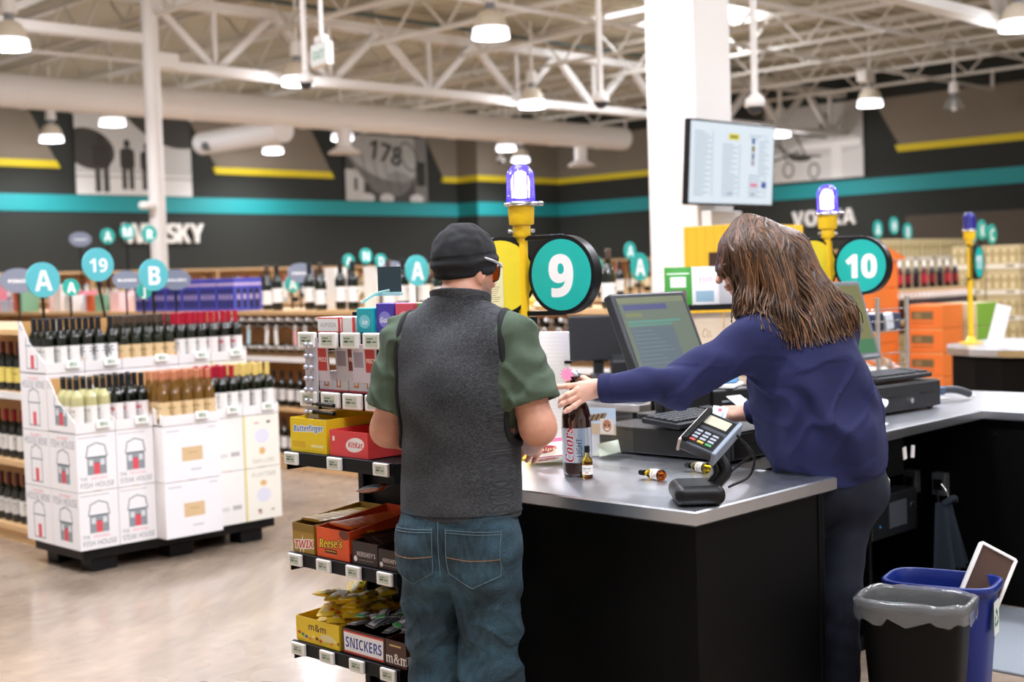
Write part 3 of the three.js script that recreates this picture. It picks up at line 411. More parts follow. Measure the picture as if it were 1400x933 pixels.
{
  const t = thing('acrylic_box', 'clear acrylic donation box with a pet photo and folded notes', 'donation box', [3.76, CT, -3.27], R(-82)); const ac = M.glass;
  for (const s of [-1, 1]) { part(t, 'side_pane', bx(0.004, 0.2, 0.11), ac, [s * 0.075, 0.1, 0]); part(t, 'face_pane', bx(0.15, 0.2, 0.004), ac, [0, 0.1, s * 0.055]); } part(t, 'bottom_pane', bx(0.15, 0.004, 0.11), ac, [0, 0.003, 0]);
  const ph = canvas(220, 150, (g, w, h) => { fill(g, '#cfe0f0', 0, 0, w, h); fill(g, '#d6bfa3', 0, 90, w, 60); for (let i = 0; i < 9; i++) { g.save(); g.translate(20 + i * 16, 58 - i * 2); g.rotate(0.6); fill(g, i % 2 ? '#5c4a36' : '#a58a66', -10, -14, 16, 44); g.restore(); } fill(g, '#efe6dc', 110, 60, 96, 84); g.fillStyle = '#c98e6c'; g.beginPath(); g.ellipse(158, 100, 30, 34, 0, 0, 7); g.fill(); g.fillStyle = '#7d4a33'; g.beginPath(); g.ellipse(146, 96, 7, 7, 0, 0, 7); g.ellipse(172, 96, 7, 7, 0, 0, 7); g.fill(); fill(g, '#f7f0ea', 146, 112, 26, 12); });
  part(t, 'photo_card', new THREE.PlaneGeometry(0.14, 0.1), printed(ph, 0.4), [0, 0.145, 0.051]);
  part(t, 'banknote', new THREE.PlaneGeometry(0.08, 0.055), mat(0xc7cfbd, 0.8, { side: THREE.DoubleSide }), [0.01, 0.04, 0.01], [R(-40), R(20), R(30)]); part(t, 'banknote', new THREE.PlaneGeometry(0.08, 0.05), mat(0xb7c2ac, 0.8, { side: THREE.DoubleSide }), [-0.02, 0.02, 0.0], [R(-70), R(-10), R(-15)]);
}
{
  const t = thing('snack_carton', 'pink and cream snack carton lying by the post base', 'carton', [3.56, CT, -3.36], R(-38)); const tx = canvas(256, 160, (g, w, h) => { fill(g, '#efe6d2', 0, 0, w, h); fill(g, '#d9587e', 0, 0, w, 36); g.fillStyle = '#b1263a'; g.beginPath(); g.ellipse(80, 96, 62, 34, -0.2, 0, 7); g.fill(); say(g, 'Chips', 80, 96, 40, '#f6e6b0', 'italic bold'); for (let i = 0; i < 3; i++) fill(g, '#9a8f80', 160, 70 + i * 18, 70, 6); });
  const tm = printed(tx), sm = mat(0xe9dcae, 0.6); part(t, 'carton', bx(0.19, 0.022, 0.12), [sm, sm, tm, sm, tm, sm], [0, 0.05, 0], [R(24), 0, R(4)]); part(t, 'prop_flap', bx(0.17, 0.07, 0.004), sm, [0, 0.036, -0.035], [R(-10), 0, 0]);
  const r = thing('ribbon_bow', 'black and gold curled ribbon cluster beside the beer bottle', 'ribbon', [3.5, CT + 0.085, -3.36]); for (let i = 0; i < 9; i++) { const a = i * 0.7, k = part(r, 'loop', new THREE.TorusGeometry(0.016, 0.006, 6, 14), i % 3 ? plastic(0x15130e, 0.3) : plastic(0x8a6f2a, 0.3), [Math.cos(a) * 0.024, 0.01 + (i % 3) * 0.013, Math.sin(a) * 0.024], [a, a * 2, 0]); k.scale.z = 1.6; }
  const w = thing('list_board', 'tall white list board clipped upright behind the lane 9 post', 'board', [3.96, CT, -3.74], R(-62)); const lt = canvas(128, 400, (g, W, H) => { fill(g, '#f7f6f2', 0, 0, W, H); for (let i = 0; i < 26; i++) fill(g, '#efede9', 12, 20 + i * 14, 104, 3); }); part(w, 'board', bx(0.16, 0.46, 0.012, 0.003), printed(lt, 0.7), [0, 0.23, 0]); part(w, 'foot', bx(0.14, 0.015, 0.08, 0.004), M.white, [0, 0.008, 0]); for (const s of [-1, 1]) part(w, 'clip', bx(0.03, 0.012, 0.018, 0.003), M.blackMetal, [s * 0.075, 0.335, 0.006]);
}
single('payment_card', 'pale payment card held by the cashier above the terminal', 'card', bx(0.086, 0.002, 0.054), printed(canvas(128, 80, (g, w, h) => { fill(g, '#d5e3ee', 0, 0, w, h); fill(g, '#c56a86', 70, 30, 34, 20); fill(g, '#9fb6ca', 10, 56, 60, 8); }), 0.3), [3.9, 1.1, -2.86], [R(10), R(30), R(18)]);

// ---------- waste bins ----------
function tubShell(w, d, prof, n = 48) {         // superellipse outline swept through [scale, y] steps
  const pos = [], idx = []; prof.forEach(([s, y]) => { for (let i = 0; i < n; i++) { const a = i / n * 2 * Math.PI, c = Math.cos(a), q = Math.sin(a), e = 0.5; pos.push(Math.sign(c) * Math.abs(c) ** e * (w / 2 + s), y, Math.sign(q) * Math.abs(q) ** e * (d / 2 + s)); } });
  for (let k = 0; k + 1 < prof.length; k++) for (let i = 0; i < n; i++) { const a = k * n + i, b = k * n + (i + 1) % n; idx.push(a, a + n, b, b, a + n, b + n); }
  const c0 = pos.length / 3, last = (prof.length - 1) * n; pos.push(0, prof[prof.length - 1][1], 0); for (let i = 0; i < n; i++) idx.push(last + i, c0, last + (i + 1) % n);
  const g = new THREE.BufferGeometry(); g.setAttribute('position', new THREE.Float32BufferAttribute(pos, 3)); g.setIndex(idx); g.computeVertexNormals(); return g;
}
{
  const sides = [[-0.05, 0], [-0.045, 0.01], [-0.004, 0.475], [0.01, 0.478], [0.012, 0.498], [0.004, 0.502], [-0.008, 0.5], [-0.01, 0.47], [-0.05, 0.02]];
  const b = thing('waste_bin', 'black waste bin lined with a clear plastic bag', 'bin', [3.89, 0, -2.1], R(-76)); b.scale.set(0.9, 1.08, 0.9); const bm = phys(0x080808, 0.5, { specularIntensity: 0.35 }); bm.side = THREE.DoubleSide; part(b, 'tub', tubShell(0.37, 0.26, sides), bm);
  const film = phys(0xf2f4f4, 0.12, { transmission: 0.88, thickness: 0, side: THREE.DoubleSide }), lg = tubShell(0.37, 0.26, [[0.016, 0.452], [0.018, 0.465], [0.017, 0.484], [0.02, 0.506], [0.004, 0.512], [-0.012, 0.5], [-0.02, 0.4], [-0.04, 0.2]], 72), q = lg.attributes.position;
  for (let i = 0; i < q.count; i++) { const n = perlin.noise(q.getX(i) * 22, q.getY(i) * 16, q.getZ(i) * 22), low = q.getY(i) < 0.47 ? 1 : 0.3; q.setXYZ(i, q.getX(i) * (1 + 0.05 * n * low + 0.012 * low), q.getY(i) + (q.getY(i) < 0.46 ? n * 0.03 : n * 0.006), q.getZ(i) * (1 + 0.05 * n * low + 0.012 * low)); } lg.computeVertexNormals(); part(b, 'liner', lg, film);
  const c = thing('recycling_bin', 'blue recycling bin with a green arrows sticker', 'bin', [4.2, 0, -2.17], R(-76)); c.scale.set(0.92, 1.08, 0.92); const blue = plastic(0x10297a, 0.4); blue.side = THREE.DoubleSide; part(c, 'tub', tubShell(0.39, 0.27, sides), blue);
  const rec = canvas(160, 210, (g, w, h) => { fill(g, '#e9efe6', 0, 0, w, h); g.strokeStyle = '#1f6a3c'; g.fillStyle = '#1f6a3c'; g.lineWidth = 24; g.translate(w / 2, h / 2 + 8); for (let k = 0; k < 3; k++) { g.rotate(2 * Math.PI / 3); g.beginPath(); g.moveTo(-26, -40); g.lineTo(0, -52); g.lineTo(22, -30); g.stroke(); g.beginPath(); g.moveTo(40, -44); g.lineTo(38, -4); g.lineTo(4, -22); g.fill(); } });
  part(c, 'arrows_sticker', new THREE.PlaneGeometry(0.085, 0.105), printed(rec, 0.5), [0.199, 0.4, 0.03], [0, Math.PI / 2, R(4)]).rotation.set(0, Math.PI / 2, 0);
  const p = thing('carton_tray', 'white edged brown carton tray thrown in the blue bin', 'carton', [4.29, 0.47, -2.08], R(-40)); const q2 = new THREE.Group(); q2.name = 'tray'; q2.rotation.set(R(-22), 0, R(-32)); p.add(q2); part(q2, 'base', bx(0.12, 0.21, 0.008), mat(0x4a3226, 0.8), [0, 0.07, 0]); for (const s of [-1, 1]) { part(q2, 'rim', bx(0.012, 0.22, 0.024, 0.003), M.white, [s * 0.064, 0.07, 0]); part(q2, 'rim', bx(0.13, 0.012, 0.024, 0.003), M.white, [0, 0.07 + s * 0.108, 0]); }
  single('floor_mat', 'grey rubber mat where the cashier stands', 'mat', bx(0.96, 0.012, 1.8, 0.005), mat(0x8b9299, 0.8), [5.46, 0.006, -1.95]);
}

// ---------- bottles ----------
const labTex = {
  plain: canvas(256, 128, (g, w, h) => { fill(g, '#efece6', 0, 0, w, h); for (let k = 0; k < 2; k++) { const x = 64 + k * 128; say(g, 'VIN', x, 40, 30, '#6b6b74', 'bold', 'serif'); fill(g, '#b3b0ae', x - 34, 66, 68, 4); fill(g, '#c9c5c0', x - 26, 80, 52, 4); fill(g, '#a7a4a0', x - 16, 100, 32, 5); } }),
  pink: canvas(256, 128, (g, w, h) => { fill(g, '#f3ebe8', 0, 0, w, h); for (let k = 0; k < 2; k++) { const x = 64 + k * 128; fill(g, '#e07f86', x - 22, 34, 44, 26); fill(g, '#b9bccd', x - 34, 76, 68, 5); fill(g, '#c8b9c8', x - 24, 94, 48, 4); } }),
  tan: canvas(256, 128, (g, w, h) => { fill(g, '#e2c493', 0, 0, w, h); for (let k = 0; k < 2; k++) { const x = 64 + k * 128; say(g, 'ROSSO', x, 48, 26, '#7c5a2e', 'bold', 'serif'); fill(g, '#a17c48', x - 30, 76, 60, 4); } }),
  star: canvas(256, 128, (g, w, h) => { fill(g, '#f1efec', 0, 0, w, h); g.fillStyle = '#1d2224'; for (let k = 0; k < 2; k++) for (let i = 0; i < 9; i++) { g.save(); g.translate(64 + k * 128, 46); g.rotate(i * 0.7); g.fillRect(-4, 10, 8, 40); g.restore(); } }),
  yellow: canvas(128, 64, (g, w, h) => { fill(g, '#e3cf6a', 0, 0, w, h); for (let k = 0; k < 2; k++) fill(g, '#8d7a34', 14 + k * 64, 24, 36, 5); }),
};
const labMat = Object.fromEntries(Object.entries(labTex).map(([k, t]) => [k, printed(t, 0.6)]));
const capMat = { red: mat(0xa6142c, 0.35), black: mat(0x15171a, 0.35), copper: mat(0xc07a58, 0.35), gold: mat(0xd9bd6a, 0.35), brown: mat(0x4a3b30, 0.4), white: mat(0xe8e6e2, 0.4), maroon: mat(0x5a1220, 0.35) };
const glassMat = { dark: M.darkGlass, green: phys(0x10180a, 0.07, { clearcoat: 0.6 }), pale: phys(0xc2bd88, 0.08, { clearcoat: 0.8 }), amber: phys(0x6d4a12, 0.07, { clearcoat: 0.8 }), rose: phys(0xb5655a, 0.1), blue: phys(0x1e2d8c, 0.1), clear: phys(0xcfd8d6, 0.08) };
const PROF = {
  claret: [[0, 0.004], [0.03, 0], [0.036, 0.005], [0.037, 0.02], [0.037, 0.185], [0.034, 0.205], [0.022, 0.224], [0.0155, 0.238], [0.0145, 0.296], [0.0155, 0.298], [0.0155, 0.305], [0, 0.306]],
  slope: [[0, 0.004], [0.032, 0], [0.039, 0.006], [0.04, 0.02], [0.04, 0.145], [0.034, 0.185], [0.022, 0.222], [0.016, 0.245], [0.0145, 0.296], [0.0155, 0.3], [0, 0.301]],
};
const CAPP = [[0.0165, 0.232], [0.0158, 0.245], [0.0156, 0.3], [0.0165, 0.304], [0.015, 0.309], [0, 0.309]];
const bottleProto = {};
function bottle(kind, label, group, pos, turn = 0, scale = 1, name = 'wine_bottle', cat = 'wine bottle') {
  const [prof, gl, cp, lb] = kind.split(' '), key = kind + name; let o;
  if (!bottleProto[key]) {
    o = bottleProto[key] = thing(name, label, cat, pos, turn, group);
    part(o, 'glass', lathe(PROF[prof], 14), glassMat[gl]); part(o, 'capsule', lathe(CAPP, 12), capMat[cp]);
    const r = prof === 'claret' ? 0.0374 : 0.0404; part(o, 'label', memo('lab' + prof, () => new THREE.CylinderGeometry(r, r, 0.095, 16, 1, true)), labMat[lb], [0, prof === 'claret' ? 0.1 : 0.085, 0]);
  } else o = copyOf(bottleProto[key], pos, turn, label, group);
  o.scale.setScalar(scale); return o;
}
// distant bottles are one mesh with coloured glass, label and cap
const farProto = {};
function farBottle(glass, lab, cap, label, group, pos, s = 1, name = 'wine_bottle', cat = 'wine bottle') {
  const key = glass + '_' + lab + '_' + cap; let g = farProto[key];
  if (!g) {
    g = farProto[key] = new THREE.LatheGeometry([[0, 0], [0.037, 0], [0.037, 0.055], [0.038, 0.056], [0.038, 0.15], [0.037, 0.151], [0.036, 0.19], [0.017, 0.235], [0.017, 0.236], [0.016, 0.305], [0, 0.305]].map((p) => new THREE.Vector2(...p)), 10);
    const n = g.attributes.position, c = []; for (let i = 0; i < n.count; i++) { const y = n.getY(i), r = Math.hypot(n.getX(i), n.getZ(i)), q = new THREE.Color(y > 0.2355 ? cap : (r > 0.0375 && y > 0.0555 && y < 0.1505) ? lab : glass); c.push(q.r, q.g, q.b); } g.setAttribute('color', new THREE.Float32BufferAttribute(c, 3));
  }
  const o = single(name, label, cat, g, memo('farmat', () => phys(0xffffff, 0.15, { vertexColors: true })), pos, null, group); o.scale.setScalar(s); return o;
}
const tagTex = canvas(96, 56, (g, w, h) => { fill(g, '#c3cbb8', 0, 0, w, h); fill(g, '#4d574c', 10, 12, 50, 6); fill(g, '#4d574c', 10, 26, 34, 12); fill(g, '#6d776a', 52, 28, 34, 8); });
const tagFace = printed(tagTex, 0.4);
function priceTag(parent, pos, rot, s = 1) { const b = part(parent, 'price_tag', bx(0.075 * s, 0.042 * s, 0.012 * s, 0.004 * s), M.white, pos, rot); part(b, 'tag_display', memo('tagpl' + s, () => new THREE.PlaneGeometry(0.048 * s, 0.026 * s)), tagFace, [0, 0, 0.0063 * s]); return b; }

// ---------- wine display on its pallet ----------
function houseArt(g, x, y, s, solid, flip) {
  g.save(); g.translate(x, y); if (flip) g.rotate(Math.PI); g.scale(s, s); g.strokeStyle = '#6e7a80'; g.lineWidth = 4; g.beginPath(); g.moveTo(-42, 0); g.lineTo(-34, -40); g.lineTo(0, -52); g.lineTo(34, -40); g.lineTo(42, 0); g.closePath(); g.stroke();
  if (solid) { fill(g, '#5f6b72', -38, 0, 76, 64); g.fillStyle = '#cfd3d4'; for (let i = 0; i < 7; i++) g.fillRect(-36, 6 + i * 8.5, 72, 3); fill(g, '#dfe2e2', -32, 10, 18, 20); fill(g, '#dfe2e2', 14, 10, 18, 20); } else g.strokeRect(-38, 0, 76, 84);
  fill(g, '#e0525c', solid ? -12 : -10, solid ? 22 : 34, 24, solid ? 42 : 50); g.restore();
}
const caseTex = {
  wineSide: canvas(300, 330, (g, w, h) => { fill(g, '#f5f1f0', 0, 0, w, h); say(g, 'the original', 150, 26, 22, '#e59a9e', 'bold', 'sans-serif'); say(g, 'HOUSE WINE', 150, 62, 60, '#7b8489', '', 'sans-serif', 270); houseArt(g, 150, 170, 1.6, false); }),
  fishSide: canvas(300, 330, (g, w, h) => { fill(g, '#f5f1f0', 0, 0, w, h); say(g, 'the original', 150, 26, 22, '#e59a9e', 'bold', 'sans-serif'); say(g, 'FISH HOUSE', 150, 62, 60, '#7b8489', '', 'sans-serif', 270); houseArt(g, 150, 180, 1.7, true); }),
  fish: canvas(300, 400, (g, w, h) => { fill(g, '#f6f2f1', 0, 0, w, h); fill(g, '#b5b5b8', 12, 22, 220, 6); houseArt(g, 150, 165, 1.9, true); g.textAlign = 'left'; say(g, 'THE ', 18, 312, 34, '#7b8489', ''); say(g, 'ORIGINAL', 96, 312, 30, '#e8a4a6', ''); say(g, 'FISH HOUSE', 18, 358, 50, '#6e787e', '', 'sans-serif', 262); }),
  steak: canvas(300, 400, (g, w, h) => { fill(g, '#f6f2f1', 0, 0, w, h); fill(g, '#c4c2c4', 12, 22, 220, 6); houseArt(g, 150, 165, 1.9, true); g.textAlign = 'left'; say(g, 'THE ', 18, 312, 34, '#7b8489', ''); say(g, 'ORIGINAL', 96, 312, 30, '#e8a4a6', ''); say(g, 'STEAK HOUSE', 18, 358, 50, '#6e787e', '', 'sans-serif', 262); }),
  plain: canvas(300, 300, (g, w, h) => { fill(g, '#f6f4f5', 0, 0, w, h); fill(g, '#c9c7cb', 18, 24, 70, 6); fill(g, '#c9c7cb', 236, 20, 46, 6); fill(g, '#e0c092', 96, 120, 110, 76); fill(g, '#c9a572', 126, 148, 50, 6); fill(g, '#cfcfd4', 140, 240, 56, 10); }),
  white: canvas(200, 300, (g, w, h) => { fill(g, '#f5f2ec', 0, 0, w, h); fill(g, '#dcd9d3', 20, 200, 80, 22); fill(g, '#bdbbb8', 120, 196, 56, 24); }),
  play: canvas(260, 320, (g, w, h) => { fill(g, '#f6f2e4', 0, 0, w, h); fill(g, '#e6dc86', 0, 0, 14, h); say(g, 'PLAYTIME', 138, 44, 40, '#b7b0a4', ''); g.fillStyle = '#e0b878'; g.beginPath(); g.ellipse(132, 96, 24, 18, 0, 0, 7); g.fill(); g.fillStyle = '#e4e3ee'; g.beginPath(); g.ellipse(132, 170, 52, 44, 0, 0, 7); g.fill(); fill(g, '#5d5048', 86, 256, 26, 12); fill(g, '#c98a86', 92, 270, 22, 14); fill(g, '#b0a79a', 180, 262, 28, 10); }),
  smile: canvas(260, 320, (g, w, h) => { fill(g, '#f6f2e4', 0, 0, w, h); fill(g, '#e6dc86', 0, 0, 14, h); say(g, 'SMILLERS', 138, 284, 38, '#bcb5a8', ''); g.fillStyle = '#e0b878'; g.beginPath(); g.ellipse(132, 222, 22, 22, 0, 0, 7); g.fill(); g.fillStyle = '#e4e3ee'; g.beginPath(); g.ellipse(132, 130, 52, 44, 0, 0, 7); g.fill(); fill(g, '#5d5048', 170, 40, 26, 14); fill(g, '#c9a5a0', 80, 44, 34, 10); }),
};
const caseMat = Object.fromEntries(Object.entries(caseTex).map(([k, t]) => [k, printed(t, 0.7)])), carton = mat(0xf3efec, 0.7), kraft = mat(0xcf9f62, 0.8);
const COLS = [[3.53, 3.775, 'fish', 'black'], [3.775, 4.015, 'steak', 'black'], [4.015, 4.4, 'plain', 'brown'], [4.4, 4.63, 'white', 'red'], [4.63, 4.9, 'play', 'red']];
{
  const p = thing('pallet', 'low black plastic pallet under the stacked wine cases', 'pallet', [4.2, 0, -7.33]);
  part(p, 'deck', bx(1.3, 0.06, 0.6, 0.008), M.blackPl, [0.01, 0.108, 0]); for (const x of [-0.5, 0, 0.5]) for (const z of [-0.21, 0.21]) part(p, 'block', bx(0.16, 0.08, 0.14, 0.01), M.blackPl, [x, 0.04, z]);
}
const place = { fish: 'fish house', steak: 'steak house', plain: 'tan label', white: 'plain white', play: 'playtime' };
function wineCase(x0, x1, z0, z1, y, art, label, side) {
  const w = x1 - x0 - 0.004, d = z1 - z0 - 0.004, fm = caseMat[art], sm = side ? caseMat[side] : carton;
  const c = thing('wine_case', label, 'wine case', [(x0 + x1) / 2, y, (z0 + z1) / 2]); part(c, 'carton', bx(w, 0.326, d), [carton, sm, carton, carton, fm, carton], [0, 0.163, 0]); part(c, 'tape', bx(0.05, 0.002, d), kraft, [0, 0.3265, 0]); return c;
}
const BOT = { up: ['claret dark black plain', 'claret dark black star', 'slope green brown tan', 'claret dark red plain', 'claret dark red pink'], low: ['claret pale black plain', 'claret dark black pink', 'slope amber copper tan', 'claret dark red plain', 'claret green gold plain'] };
const BLAB = { up: ['black capped wine with pale label in the upper fish house tray', 'black capped wine with starburst label in the upper tray', 'brown capped wine with tan label in the upper middle tray', 'red capped wine with white label in the upper tray', 'red capped wine with pink label in the upper end tray'], low: ['pale white wine in the lower fish house tray', 'black capped wine with pink label in the lower steak house tray', 'copper capped golden wine in the lower middle tray', 'red capped wine with white label in the lower tray', 'gold capped wine with cream label in the lower end tray'] };
function openTray(x0, x1, z0, z1, y, col, tier) {
  const w = x1 - x0 - 0.004, d = z1 - z0 - 0.004, art = COLS[col][2], inner = col > 0 && col < 3 && tier === 'up' ? kraft : carton;
  const t = thing('display_tray', `cut-open ${place[art]} carton holding bottles on the ${tier === 'up' ? 'upper' : 'lower'} tier`, 'tray', [(x0 + x1) / 2, y, (z0 + z1) / 2]);
  part(t, 'bottom', bx(w, 0.006, d), carton, [0, 0.003, 0]); part(t, 'lip', bx(w, 0.06, 0.005), [carton, carton, carton, carton, carton, kraft], [0, 0.03, d / 2]); part(t, 'back', bx(w, 0.3, 0.005), kraft, [0, 0.15, -d / 2]);
  for (const s of [-1, 1]) { const g = extrude([[-d / 2, 0], [d / 2, 0], [d / 2, 0.06], [-0.02, 0.17], [-d / 2 + 0.03, 0.3], [-d / 2, 0.3]], 0.005); if (s < 0 && col === 0) { const u = g.attributes.uv; for (let i = 0; i < u.count; i++) u.setXY(i, u.getX(i) / d + 0.5, u.getY(i) / 0.33); } g.rotateY(-Math.PI / 2); g.translate(s > 0 ? w / 2 : -w / 2 + 0.005, 0, 0); part(t, 'side', g, s < 0 && col === 0 ? caseMat[tier === 'up' ? 'wineSide' : 'fishSide'] : inner); }
  priceTag(t, [w * 0.18, 0.045, d / 2 + 0.012], [R(-12), 0, 0], 1.15);
  const nx = Math.max(3, Math.round(w / 0.082)), nz = 3;
  for (let i = 0; i < nx; i++) for (let k = 0; k < nz; k++) { if (rnd() < 0.04 && k > 0) continue; bottle(BOT[tier][col], BLAB[tier][col], `${tier === 'up' ? 'upper' : 'lower'} tray ${place[art]} wines`, [x0 + (i + 0.5) * (x1 - x0) / nx, y + 0.007, z1 - 0.045 - k * 0.078], rr(-0.4, 0.4)); }
}
COLS.forEach(([x0, x1, art], i) => {
  const off = i === 2 ? 0.1 : 0, zf = -7.0 + off, zm = -7.33, zb = -7.66, nm = place[art];
  for (let r = 0; r < 2; r++) wineCase(x0, x1, zm, zf, 0.14 + r * 0.33, i === 4 && r ? 'smile' : art, `white ${nm} wine case, ${r ? 'upper' : 'bottom'} one at the pallet front`, i === 0 ? 'fishSide' : null);
  for (let r = 0; r < 3; r++) wineCase(x0, x1, zb, zm, 0.14 + r * 0.33, art, `white ${nm} wine case, ${['bottom', 'second', 'third'][r]} one of the rear pallet row`, i === 0 ? 'wineSide' : null);
  openTray(x0, x1, zm, zf, 0.8, i, 'low'); openTray(x0, x1, zb, zm, 1.13, i, 'up');
});

// ---------- shelving ----------
const SH = [0.11, 0.53, 0.97, 1.37];
function gondola(label, x0, x1, z0, z1, detailed) {
  const w = x1 - x0, L = z1 - z0, t = thing('wooden_shelving', label, 'shelving', [(x0 + x1) / 2, 0, (z0 + z1) / 2]);
  part(t, 'plinth', bx(w - 0.04, 0.09, L - 0.04), M.wood, [0, 0.045, 0]); part(t, 'core_panel', bx(0.04, 1.3, L), M.wood, [0, 0.7, 0]); for (const s of [-1, 1]) part(t, 'end_panel', bx(w, 1.36, 0.03), M.wood, [0, 0.68, s * (L / 2 - 0.015)]);
  for (const y of SH) part(t, 'shelf', bx(w, 0.035, L), M.wood, [0, y - 0.0175, 0]);
  if (detailed) { for (let z = z0 + 0.6; z < z1; z += 1.2) part(t, 'upright', bx(0.03, 1.3, 0.05), M.wood, [-w / 2 + 0.42, 0.7, z - (z0 + z1) / 2]); part(t, 'ticket_strip', bx(0.01, 0.045, L), M.white, [-w / 2 - 0.006, 0.95, 0]); }
  return t;
}
const G1 = gondola('wooden wine shelving behind the pallet of wine cases', 3.75, 4.75, -14, -7.72, true), G2 = gondola('wooden wine shelving across the aisle from the pallet', 6.8, 7.8, -16.5, -5.7, true);
const farG = ['wooden shelving row behind the white pillar', 'second wooden shelving row past the white pillar', 'third wooden shelving row past the white pillar', 'fourth wooden shelving row past the white pillar', 'fifth wooden shelving row, beside the vodka wall'];
[[9.9, -20, -8.3], [13, -21, -9.5], [16.4, -21, -12], [19.6, -21, -13], [22.8, -22, -13]].forEach(([x, a, b], i) => gondola(farG[i], x, x + 1, a, b, false));
{ // wall shelving
  const wallUnit = (label, w, d, pos) => { const t = thing('wall_shelving', label, 'shelving', pos); part(t, 'back', bx(w > d ? w : 0.03, 1.95, w > d ? 0.03 : d), M.wood, w > d ? [0, 0.975, -d / 2] : [w / 2, 0.975, 0]); for (const y of [0.12, 0.55, 0.98, 1.41, 1.95]) part(t, 'shelf', bx(w, 0.045, d), M.wood, [0, y, 0]); for (let k = -6; k <= 6; k++) part(t, 'upright', w > d ? bx(0.03, 1.95, d) : bx(w, 1.95, 0.03), M.wood, w > d ? [k * w / 12.1, 0.975, 0] : [0, 0.975, k * d / 12.1]); };
  wallUnit('long wooden wall shelving below the whisky letters', 18, 0.5, [14.8, 0, ZL + 0.26]); wallUnit('long wooden wall shelving below the vodka letters', 0.5, 11, [XR - 0.27, 0, -19]);
}
// nearest shelf face of the pallet shelving
for (let r = 0; r < 3; r++) for (let i = 0; i < 14; i++) bottle(['claret dark maroon yellow', 'claret dark maroon plain', 'claret dark red plain'][(r + (i >> 2)) % 3], `${['yellow label', 'white label', 'red capped'][(r + (i >> 2)) % 3]} dark wine on the ${['bottom', 'second', 'third'][r]} shelf behind the pallet`, 'wines on the shelving behind the pallet', [3.83, SH[r] + 0.001, -7.85 - i * 0.115], rr(0, 3), 1.02);
// shelf face across the aisle
const hid = (z) => z < -6.85 && z > -7.95; for (let r = 0; r < 2; r++) for (let i = 0; i < 46; i++) if (!hid(-5.85 - i * 0.13)) bottle(['claret dark black plain', 'claret dark brown tan', 'claret dark black plain', 'claret dark gold yellow', 'slope green black plain'][(i >> 2) % 5], `${['black capped white label', 'brown capped tan label', 'black capped white label', 'gold capped yellow label', 'sloping green'][(i >> 2) % 5]} wine standing on the ${r ? 'second' : 'bottom'} shelf across the aisle`, 'wines standing across the aisle', [6.88, SH[r] + 0.001, -5.85 - i * 0.13], rr(0, 3), 1.02);
for (let r = 0; r < 2; r++) for (let i = 0; i < 38; i++) { if (hid(-5.9 - i * 0.14)) continue; const o = bottle('claret dark white plain', `dark wine lying neck-out in the ${r ? 'upper' : 'lower'} rack across the aisle`, 'wines lying neck-out across the aisle', [7.1, r ? 1.235 : 1.02, -5.9 - i * 0.14]); o.rotation.set(0, 0, R(r ? 78 : 84)); }
for (let i = 0; i < 38; i += i % 3 ? 2 : 1) { if (hid(-5.9 - i * 0.14)) continue; const t = thing('neck_tag', 'white paper tag hung on a lying wine neck', 'tag', [6.78, 1.2, -5.9 - i * 0.14], -Math.PI / 2, 'neck tags across the aisle'); part(t, 'card', bx(0.05, 0.13, 0.002), i % 5 ? M.paper : plastic([0xbfe0ea, 0xf0b7b0, 0xf1dd8c][i % 3], 0.7), [0, -0.06, 0], [0, 0, R((i * 37) % 24 - 12)]); part(t, 'collar', new THREE.TorusGeometry(0.02, 0.004, 5, 12), M.paper, [0, 0.02, 0]); }
// goods on top of the shelving across the aisle
for (let i = 0; i < 16; i++) bottle(i % 3 ? 'claret dark black plain' : 'slope green brown plain', `large ${i % 3 ? 'black capped straight' : 'brown capped sloping'} bottle on top of the shelving across the aisle`, 'large bottles on the shelving top', [6.95 + (i % 2) * 0.12, 1.371, -6.0 - i * 0.27 - (i % 4) * 0.05], rr(-1.2, -0.4), 1.32);
const blueTex = canvas(160, 160, (g, w, h) => { fill(g, '#4a4fb8', 0, 0, w, h); for (let i = 0; i < 4; i++) { fill(g, '#1b1d3a', 14 + i * 36, 50, 22, 96); fill(g, '#b9a8cc', 16 + i * 36, 78, 18, 26); } fill(g, '#c9b3da', 0, 22, w, 14); });
for (let i = 0; i < 6; i++) single('gift_carton', 'blue purple bottle gift carton on the shelving top', 'carton', bx(0.3, 0.3, 0.28, 0.004), [plastic(0x4a4fb8, 0.5), printed(blueTex), plastic(0x5a58c0, 0.5), plastic(0x4a4fb8, 0.5), printed(blueTex), plastic(0x4a4fb8, 0.5)], [7.0, 1.52, -10.55 - i * 0.3], null, 'blue gift cartons on the shelving top');
for (let i = 0; i < 3; i++) single('white_carton', 'tall white carton standing on the shelving top', 'carton', bx(0.14, 0.36, 0.16, 0.003), M.white, [7.32, 1.55, [-8.5, -8.95, -9.5][i]], null, 'white cartons on the shelving top');
const boxCols = [0xefe0d0, 0xf0c9c9, 0x7fae8c, 0xd9633a, 0xc9d3e8, 0xe8e2da, 0xd97f8f, 0xf2ede6];
for (let i = 0; i < 16; i++) { const h = rr(0.14, 0.34); single('small_carton', `small ${['cream', 'pale pink', 'green', 'orange', 'pale blue', 'off-white', 'rose', 'white'][i % 8]} carton on the far shelving top`, 'carton', bx(0.2, Math.round(h * 50) / 50, 0.16, 0.004), plastic(boxCols[i % 8], 0.6), [6.95 + rr(0, 0.3), 1.371 + Math.round(h * 50) / 100, -12.6 - i * 0.22], [0, rr(-0.3, 0.3), 0], 'pastel cartons on the shelving top'); }
